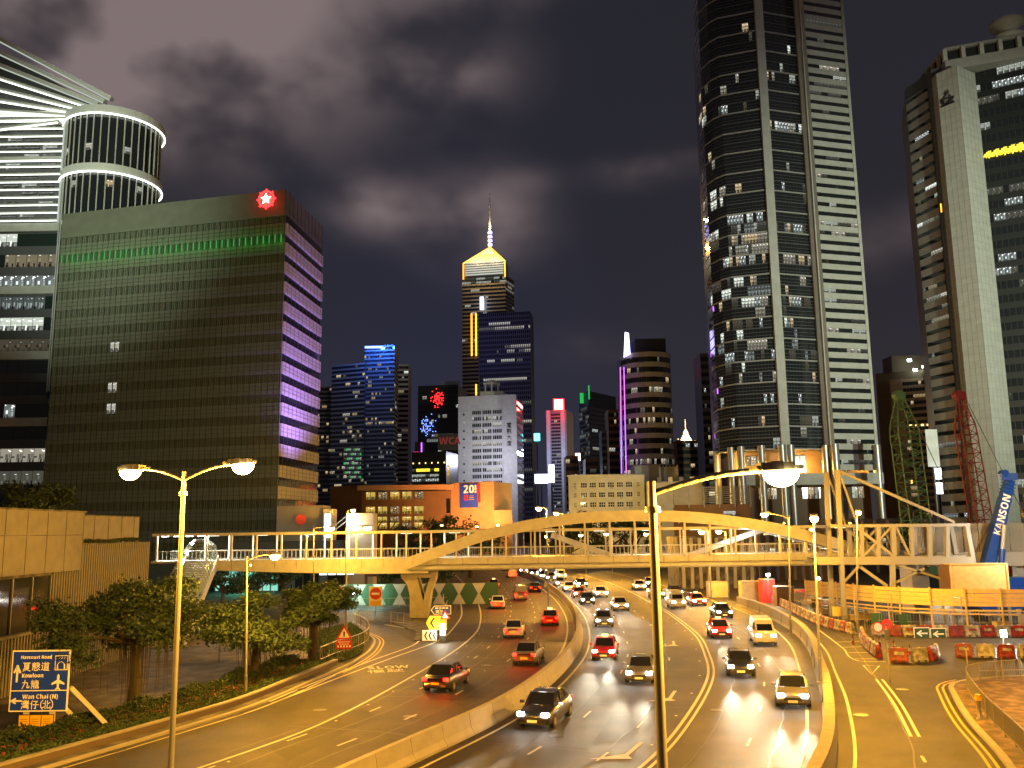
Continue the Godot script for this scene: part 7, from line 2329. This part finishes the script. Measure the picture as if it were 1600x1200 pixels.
	put("superstructure", st, mats["crane_blue"], o)
	slab_box(o, "cab_window", Vector3(foot.x + 5.4, 3.6, foot.z + 1.27), Vector3(1.5, 1.0, 0.06), mats["tinted"])
	for k in 4:
		st = S(true)
		tube(st, Vector3(foot.x - 1.6 + k * 2.5, 0.6, foot.z + 1.0), Vector3(foot.x - 1.6 + k * 2.5, 0.6, foot.z + 1.45), 0.6, 0.58, 16)
		put("wheel", st, mats["black_rubber"], o)
	for s in [[1, 0.9], [1, 0.78]]:
		st = S()
		tube(st, tip + Vector3(0.3, 0, 0), foot + Vector3(-1.5 * s[1], 2.0, 0.8), 0.03, 0.03, 5)
		put("hoist_cable", st, mats["dark_metal"], o)
	# lattice cranes
	for c in [["green", Vector3(62.32, 2.77, -140.00), Vector3(61.07, 29.08, -140.00), 3.2, "crane_green", "dark green lattice crane boom leaning left in front of the brown block"], ["red", Vector3(72.58, 2.64, -140.00), Vector3(70.54, 28.95, -140.00), 2.3, "crane_red", "red lattice crane boom leaning left across the pale tiled shaft"]]:
		var f: Vector3 = c[1]
		var t: Vector3 = c[2]
		var m: Material = mats[c[4]]
		o = thing("lattice_crane", c[5], "crane", Vector3(f.x, 0, f.z))
		var ax := (t - f).normalized()
		var sx := Vector3(ax.y, -ax.x, 0).normalized()
		var wid := func(u: float) -> float: return c[3] * 0.5 * clampf(minf(u * 5.0 + 0.3, (1.0 - u) * 4.0 + 0.28), 0.28, 1.0)
		var corner := func(u: float, k: int) -> Vector3: return f.lerp(t, u) + (sx * (1 if k & 1 else -1) + Vector3(0, 0, 1 if k & 2 else -1)) * wid.call(u)
		for k in 4:
			st = S()
			for j in 18: tube(st, corner.call(j / 18.0, k), corner.call((j + 1) / 18.0, k), 0.11, 0.11, 5, false)
			put("chord", st, m, o)
		for fc in [[0, 1], [1, 3], [3, 2], [2, 0]]:
			st = S()
			for j in 18:
				var flip := j % 2
				tube(st, corner.call(j / 18.0, fc[flip]), corner.call((j + 1) / 18.0, fc[1 - flip]), 0.06, 0.06, 4, false)
				tube(st, corner.call(j / 18.0, fc[0]), corner.call(j / 18.0, fc[1]), 0.05, 0.05, 4, false)
			put("lacing", st, m, o)
		st = S()
		box(st, t + Vector3(0.0, 0.3, 0), Vector3(1.4, 1.2, 1.2))
		tube(st, t + Vector3(-0.3, 0.5, -0.7), t + Vector3(-0.3, 0.5, 0.7), 0.7, 0.7, 12)
		put("boom_head", st, m, o)
		st = S()
		tube(st, t + Vector3(0.6, 0.6, 0), f + Vector3(9, 1, 0), 0.06, 0.06, 5)
		put("hoist_cable", st, mats["dark_metal"], o)
		slab_box(o, "machine_house", f + Vector3(3, 0.4 - f.y + 3.0, 0), Vector3(7, 3.0, 3.4), m)
		for s in [-1, 1]: slab_box(o, "crawler_track", Vector3(f.x + 2, 0.6, f.z + s * 2.0), Vector3(7.5, 1.2, 0.9), mats["sign_black"])
		st = S()
		bar(st, Vector3(f.x, 2.0, f.z), f, 1.6, 1.6)
		put("boom_foot", st, m, o)
	# wire fence, boards and clutter behind the barriers
	o = thing("site_fence", "wire mesh site fence with hung boards behind the water barriers", "fence", Vector3(33, 0, -82))
	var fl := smooth_line([Vector2(34.6, -121), Vector2(32.6, -102), Vector2(30.8, -86), Vector2(32, -81), Vector2(38, -79.4), Vector2(47, -78.4)], 0.5)
	var fp := resample(fl, 24)
	for k in 23:
		st = S()
		bar(st, v3(fp[k]), v3(fp[k], 1.9), 0.05, 0.05)
		put("post", st, mats["steel"], o)
		st = S()
		for y in [0.2, 1.0, 1.85]: bar(st, v3(fp[k], y), v3(fp[k + 1], y), 0.03, 0.03)
		for j in 10: bar(st, v3(fp[k].lerp(fp[k + 1], j / 10.0), 0.2), v3(fp[k].lerp(fp[k + 1], j / 10.0), 1.85), 0.012, 0.012)
		put("mesh_panel", st, mats["steel"], o)
		if k % 4 == 1 or k == 16: slab_box(o, "hung_board", v3(fp[k].lerp(fp[k + 1], 0.5), 1.2) + Vector3(0, 0, 0.06), Vector3(1.1, 0.9, 0.03), mats[["hoarding_green", "wall_pale", "wall_dark", "site_box"][(k / 4) % 4]])
	var r := RandomNumberGenerator.new()
	r.seed = 21
	for k in 18:
		var p := fp[r.randi_range(0, 22)] + Vector2(r.randf_range(0.8, 5.0), r.randf_range(-3.0, -0.6))
		var h := r.randf_range(0.6, 2.4)
		var kind := k % 3
		if kind == 0:
			o = thing("timber_stack", "stack of pale planks on the ground behind the site fence", "timber", v3(p), "planks stacked in the works")
			for j in 5: slab_box(o, "plank", v3(p, 0.1 + j * 0.11) + Vector3(r.randf_range(-0.1, 0.1), 0, 0), Vector3(2.4, 0.09, 0.7), mats["board_yellow"])
		elif kind == 1:
			o = thing("steel_prop", "upright steel prop on a plate behind the site fence", "prop", v3(p), "steel props in the works")
			st = S()
			tube(st, v3(p), v3(p, h + 1.0), 0.05, 0.05, 8)
			put("tube", st, mats["steel"], o)
			slab_box(o, "plate", v3(p, 0.02), Vector3(0.3, 0.04, 0.3), mats["steel"])
		else:
			o = thing("tool_box", ["pale", "blue", "dark red"][(k / 3) % 3] + " box of site equipment standing behind the site fence", "crate", v3(p), "equipment boxes in the works")
			slab_box(o, "case", v3(p, h * 0.3), Vector3(1.2, h * 0.6, 0.8), mats[["wall_pale", "crane_blue", "sign_red"][(k / 3) % 3]])
			slab_box(o, "lid", v3(p, h * 0.6 + 0.03), Vector3(1.26, 0.06, 0.86), mats["wall_grey"])
	# cones and poles on the barrier island
	for k in 9:
		var p := Vector2(27.6 + sin(k * 2.1) * 1.0, -66.2 - k * 0.9)
		o = thing("traffic_cone", "orange and white traffic cone inside the barrier island", "traffic cone", v3(p), "cones inside the barrier island")
		st = S(true)
		lathe(st, v3(p), [Vector2(0.2, 0), Vector2(0.2, 0.04), Vector2(0.13, 0.05), Vector2(0.03, 0.75), Vector2(0, 0.75)], 10)
		put("cone_body", st, mats["red_plastic"], o)
		st = S(true)
		lathe(st, v3(p, 0.3), [Vector2(0.105, 0), Vector2(0.075, 0.2)], 10)
		put("sleeve", st, mats["white_plastic"], o)
	for s in [[Vector3(29.75, 1.02, -76.00), "white round sign on a post inside the barrier island"], [Vector3(30.10, 1.37, -75.00), "red round sign on a post inside the barrier island"]]:
		var p: Vector3 = s[0]
		o = pole_sign("works_sign", s[1], "road sign", Vector3(p.x, 0, p.z), p.y + 0.3)
		disc(o, "disc", p + Vector3(0, 0, 0.06), 0.42, mats["sign_red"])
		disc(o, "disc_face", p + Vector3(0, 0, 0.095), 0.33, mats["sign_white"] if s[1].begins_with("white") else mats["sign_red"], 0.01)
	for s in [[Vector3(33.79, 0.39, -79.00), "left green arrow sign standing behind the barriers"], [Vector3(35.15, 0.32, -79.00), "right green arrow sign standing behind the barriers"]]:
		var p: Vector3 = s[0]
		p.z = -77.0
		o = thing("arrow_sign", s[1], "road sign", Vector3(p.x, 0, p.z))
		panel(o, "panel", p, rect(-0.6, -0.4, 0.6, 0.4), mats["hoarding_green"])
		panel(o, "panel_edge", p + Vector3(0, 0, -0.02), rect(-0.66, -0.46, 0.66, 0.46), mats["sign_white"], 0.015)
		st = S()
		glyph(st, "arrow", p + Vector3(0.4, -0.3, 0.045), Vector3.UP * 0.7, Vector3.LEFT, 0.8, 0.14)
		put("arrow", st, mats["sign_white"], o)
		slab_box(o, "leg", Vector3(p.x, (p.y - 0.4) / 2, p.z - 0.04), Vector3(0.06, p.y - 0.4, 0.05), mats["steel"])
	# work lamps; the one between the lattice cranes is added to light them
	for s in [[Vector3(36.88, 1.08, -70.00), "bright white work lamp on the front water barriers", 45.0], [Vector3(30.97, 3.52, -112.00), "white work lamp under the footbridge's right half", 60.0], [Vector3(36.37, 3.10, -110.00), "white work lamp behind the boarded walkway", 60.0], [Vector3(47.72, 8.10, -84.00), "white work lamp on a pole in front of the blue crane", 130.0], [Vector3(55.06, 5.36, -118.00), "added white lamp on a stand lighting the lattice cranes", 200.0]]:
		var p: Vector3 = s[0]
		o = thing("work_lamp", s[1], "lamp", Vector3(p.x, 0, p.z))
		slab_box(o, "stand", Vector3(p.x, p.y / 2, p.z - 0.15), Vector3(0.06, p.y, 0.06), mats["dark_metal"])
		slab_box(o, "lamp_lens", p, Vector3(0.4, 0.5 if s[2] < 50 else 0.3, 0.15), mats["white_lamp"])
		omni(o, p + Vector3(0, 0, 0.5), Color(1, 0.96, 0.85), s[2], 0.3)
	# pale site boxes left of the walkway
	for s in [[Vector3(30.45, 1.08, -118.00), 3.0, 2.4, "site_box", "cream site box beside the road under the footbridge"], [Vector3(31.58, 1.03, -115.00), 1.6, 2.8, "sign_red", "red site cabinet next to the cream site box"], [Vector3(32.11, 1.21, -110.00), 2.0, 2.2, "wall_brown", "brown site box at the start of the boarded walkway"], [Vector3(27.52, 1.51, -125.00), 2.6, 2.0, "wall_pale", "pale boarded panel among the works under the arch"]]:
		var p: Vector3 = s[0]
		o = thing("site_box", s[4], "cabin", Vector3(p.x, 0, p.z))
		slab_box(o, "case", Vector3(p.x, s[2] / 2, p.z), Vector3(s[1], s[2], 1.6), mats[s[3]])
		slab_box(o, "lid", Vector3(p.x, s[2] + 0.04, p.z), Vector3(s[1] + 0.1, 0.08, 1.7), mats["wall_grey"])
		for k in 3: slab_box(o, "door_rib", Vector3(p.x - s[1] * 0.3 + k * s[1] * 0.3, s[2] / 2, p.z + 0.83), Vector3(0.08, s[2] - 0.2, 0.06), mats[s[3]])

# ---------------------------------------------------------------- trees and planting
func leaf(st: SurfaceTool, p: Vector3, size: float, r: RandomNumberGenerator) -> void:
	var d := Vector3(r.randfn(), r.randfn() * 0.5, r.randfn()).normalized()
	var s := d.cross(Vector3(r.randfn(), r.randfn(), r.randfn())).normalized() * size * 0.32
	var f := d * size * 0.5
	var n := s.cross(f).normalized() * size * 0.12
	tri(st, p - f, p + s + n, p + f)
	tri(st, p - f, p + f, p - s + n)

func tree(called: String, label: String, at: Vector3, height: float, spread: float, low: float, leaves: int, size: float, seed_no: int, roots := false, leaf_mat := 0, group := "") -> void:
	var r := RandomNumberGenerator.new()
	r.seed = seed_no
	var o := thing(called, label, "tree", at, group)
	var st := S(true)
	var fork := at + Vector3(r.randf_range(-0.2, 0.2), low + (height - low) * 0.15, r.randf_range(-0.2, 0.2))
	var girth := 0.05 * height + 0.05
	tube(st, at, at.lerp(fork, 0.5) + Vector3(0.1, 0, 0.05), girth, girth * 0.75, 9, false)
	tube(st, at.lerp(fork, 0.5) + Vector3(0.1, 0, 0.05), fork, girth * 0.75, girth * 0.6, 9, false)
	var ends := []
	var limbs := 9
	for k in limbs:
		var a := TAU * k / limbs + r.randf_range(-0.4, 0.4)
		var out := spread * 0.5 * r.randf_range(0.25, 1.0)
		var mid := fork + Vector3(cos(a) * out * 0.5, (height - fork.y + at.y) * r.randf_range(0.15, 0.45), sin(a) * out * 0.5)
		var e := Vector3(at.x + cos(a) * out, at.y + lerpf(low + 0.6, height - 0.5, sqrt(r.randf()) if out < spread * 0.3 else r.randf() * 0.75), at.z + sin(a) * out)
		tube(st, fork, mid, girth * 0.4, girth * 0.25, 6, false)
		tube(st, mid, e, girth * 0.25, girth * 0.1, 5, false)
		ends.append(e)
		for j in 3:
			var e2 := e + Vector3(r.randf_range(-1, 1), r.randf_range(-0.4, 0.7), r.randf_range(-1, 1)) * spread * 0.21
			tube(st, mid.lerp(e, 0.6), e2, girth * 0.14, girth * 0.06, 4, false)
			ends.append(e2)
	ends.append(at + Vector3(0, height - 0.4, 0))
	put("trunk", st, mats["bark"], o)
	if roots:
		st = S()
		for k in 60:
			var a := r.randf() * TAU
			var d := r.randf_range(0.2, spread * 0.3) * (0.35 if k % 2 else 1.0)
			var top := Vector3(at.x + cos(a) * d, at.y + low + 1.2, at.z + sin(a) * d)
			var end := Vector3(top.x + r.randf_range(-0.12, 0.12), at.y + (0.0 if k % 2 else r.randf_range(0.6, 1.4)), top.z)
			tube(st, top, end, 0.02, 0.012, 4, false)
		stuff(put("aerial_roots", st, mats["bark"], o))
	for part in 2:
		st = S()
		for k in leaves / 2:
			var e: Vector3 = ends[r.randi() % ends.size()]
			var rad := spread * 0.105
			var v := Vector3(r.randfn(), r.randfn() * 0.5, r.randfn())
			if v.length() > 2.1: v = v.normalized() * 2.1
			var p := e + v * rad * 0.62
			if p.y > at.y + low * 0.6: leaf(st, p, size * r.randf_range(0.5, 1.6), r)
		stuff(put("crown", st, mats["leaf_%d" % ((leaf_mat + part) % 3)], o))

func planting(called: String, label: String, line: PackedVector2Array, d0: float, d1: float, y0: float, y1: float, count: int, size: float, m: String, seed_no: int) -> void:
	var r := RandomNumberGenerator.new()
	r.seed = seed_no
	org = v3(line[0], y0)
	var st := S()
	var inner := offset_line(line, d0)
	var outer := offset_line(line, d1)
	for k in count:
		var t := r.randf() * (line.size() - 1.001)
		var i := int(t)
		var w := r.randf()
		var p := inner[i].lerp(inner[i + 1], t - i).lerp(outer[i].lerp(outer[i + 1], t - i), w)
		var lump := 0.65 + 0.35 * sin(p.x * 3.1 + p.y * 1.7) * sin(p.y * 2.3)
		leaf(st, v3(p, lerpf(y0, y0 + (y1 - y0) * lump, sqrt(r.randf()))), size * r.randf_range(0.7, 1.3), r)
	var o := put(called, st, mats[m])
	tag(o, label, "plants")
	stuff(o)

func build_plants() -> void:
	# flower bed between wall and plaza
	org = Vector3.ZERO
	var st := S()
	var bed := cut(kerb_left, -26, -66)
	strip(st, offset_line(bed, -1.0), offset_line(bed, -4.6), 0.36)
	for d in [-1.0, -4.6]:
		var l := offset_line(bed, d)
		for i in l.size() - 1: quad(st, v3(l[i], 0.0), v3(l[i + 1], 0.0), v3(l[i + 1], 0.36), v3(l[i], 0.36))
	structure("soil_bed", st, mats["soil"])
	planting("low_hedge", "low clipped green edging plants along the brick planter wall", bed, -1.1, -1.8, 0.32, 0.7, 16000, 0.13, "leaf_2", 1)
	planting("flower_bed", "leafy ground cover of the roadside flower bed", bed, -1.7, -3.6, 0.32, 0.6, 16000, 0.14, "leaf_1", 2)
	planting("red_flowers", "small red flowers scattered over the roadside bed", bed, -1.7, -3.5, 0.46, 0.66, 800, 0.1, "flower", 3)
	planting("hedge", "dark rounded hedge at the back of the roadside flower bed", bed, -3.5, -4.6, 0.32, 1.05, 22000, 0.15, "leaf_1", 4)
	# grass blades on the lawn
	var r := RandomNumberGenerator.new()
	r.seed = 8
	org = Vector3(-14.55, 0.14, -75.24)
	st = S()
	var poly := PackedVector2Array([Vector2(-14.63, -66.96), Vector2(-18.16, -78.46), Vector2(-18.45, -88.89), Vector2(-16.85, -94.69), Vector2(-13.63, -84.58), Vector2(-11.79, -71.45), Vector2(-12.32, -67.39)])
	for k in 15000:
		var p := Vector2(r.randf_range(-21, -10), r.randf_range(-95, -64))
		if Geometry2D.is_point_in_polygon(p, poly): tri(st, v3(p + Vector2(-0.03, 0), 0.14), v3(p + Vector2(0.03, 0), 0.14), v3(p + Vector2(r.randfn() * 0.05, r.randfn() * 0.05), 0.3))
	var g := put("grass", st, mats["leaf_2"])
	tag(g, "short grass blades on the triangular lawn beside the slip road", "grass")
	stuff(g)
	# banyans
	tree("banyan_tree", "wide spreading banyan tree with hanging roots beside the blue direction sign", Vector3(-19.94, 0.30, -48.78), 6.3, 8.0, 2.7, 15000, 0.2, 7, true)
	tree("banyan_tree", "bushy banyan tree with many hanging roots right of the thin street lamp", Vector3(-16.65, 0.30, -58.88), 5.3, 7.0, 1.3, 15000, 0.2, 12, true)
	tree("banyan_tree", "round-crowned banyan tree next to the lawn", Vector3(-14.78, 0.30, -67.39), 5.4, 5.4, 1.6, 12000, 0.2, 23, true, 1)
	# others
	tree("street_tree", "slender young tree on the grass behind the covered stair", Vector3(-38.75, 0.00, -108.49), 5.0, 3.6, 1.6, 3000, 0.26, 31)
	tree("street_tree", "thin tree left of the turquoise lobby", Vector3(-35.85, 0.00, -112.33), 5.2, 5.0, 1.6, 4000, 0.26, 32)
	tree("street_tree", "loose tree in front of the turquoise lobby", Vector3(-32.73, 0.00, -116.46), 6.0, 6.0, 1.6, 4500, 0.26, 33)
	tree("street_tree", "tree against the right end of the turquoise lobby", Vector3(-29.70, 0.00, -117.93), 5.8, 5.0, 1.6, 4000, 0.26, 34)
	tree("street_tree", "tree above the green hoarding left of the bridge pier", Vector3(-16.87, 1.58, -126.00) * Vector3(1, 0, 1), 6.0, 6.0, 2.0, 4000, 0.3, 35)
	tree("street_tree", "dark tree in the gap right of the bridge pier", Vector3(-10.31, 1.57, -132.00) * Vector3(1, 0, 1), 7.0, 7.5, 1.8, 5000, 0.32, 36)
	for s in [[Vector3(-15.15, 6.91, -175.00), 10.5, 12.0, "broad dark tree left of the arch springing seen through the railing"], [Vector3(-8.86, 7.97, -185.00), 11.0, 14.0, "broad orange-tinged tree before the arts building"], [Vector3(14.06, 7.67, -230.00), 10.0, 11.0, "dark tree under the arch left of the cream flats"], [Vector3(22.27, 8.01, -240.00), 12.5, 15.0, "wide dark tree under the arch crown"], [Vector3(30.07, 7.93, -235.00), 12.0, 14.0, "dark tree under the arch beside the thick grey pole"], [Vector3(74.11, 10.50, -165.00), 11.5, 10.0, "dark tree at the foot of the green crane"]]:
		tree("large_tree", s[3], Vector3(s[0].x, 0, s[0].z), s[1], s[2], 2.5, 4500, 0.5, int(absf(s[0].x * 10)))
	for s in [[Vector3(-45.71, 12.05, -82.00), "dark tree behind the left building at the picture's edge"], [Vector3(-46.12, 12.22, -88.00), "dark tree behind the left building's parapet"]]:
		tree("podium_tree", s[1], Vector3(s[0].x, 0, s[0].z), 14.2, 6.5, 8.0, 5000, 0.32, int(absf(s[0].x)))
	planting("roof_planting", "strip of shrubs growing on the left building's roof edge", PackedVector2Array([Vector2(-30.2, -61), Vector2(-30.2, -73.5)]), 0.3, -0.7, 8.7, 9.1, 2500, 0.14, "leaf_1", 9)

func _ready() -> void:
	rng.seed = 3
	make_camera()
	make_sky()
	make_materials()
	build_ground()
	build_barriers()
	build_bridge()
	build_truss()
	build_dark_block()
	build_white_tower()
	build_tall_tower()
	build_right_tower()
	build_skyline()
	build_low_blocks()
	build_civic()
	build_added_floodlights()
	build_lamps()
	build_signs()
	build_rails()
	build_site()
	build_plants()
	build_cars()
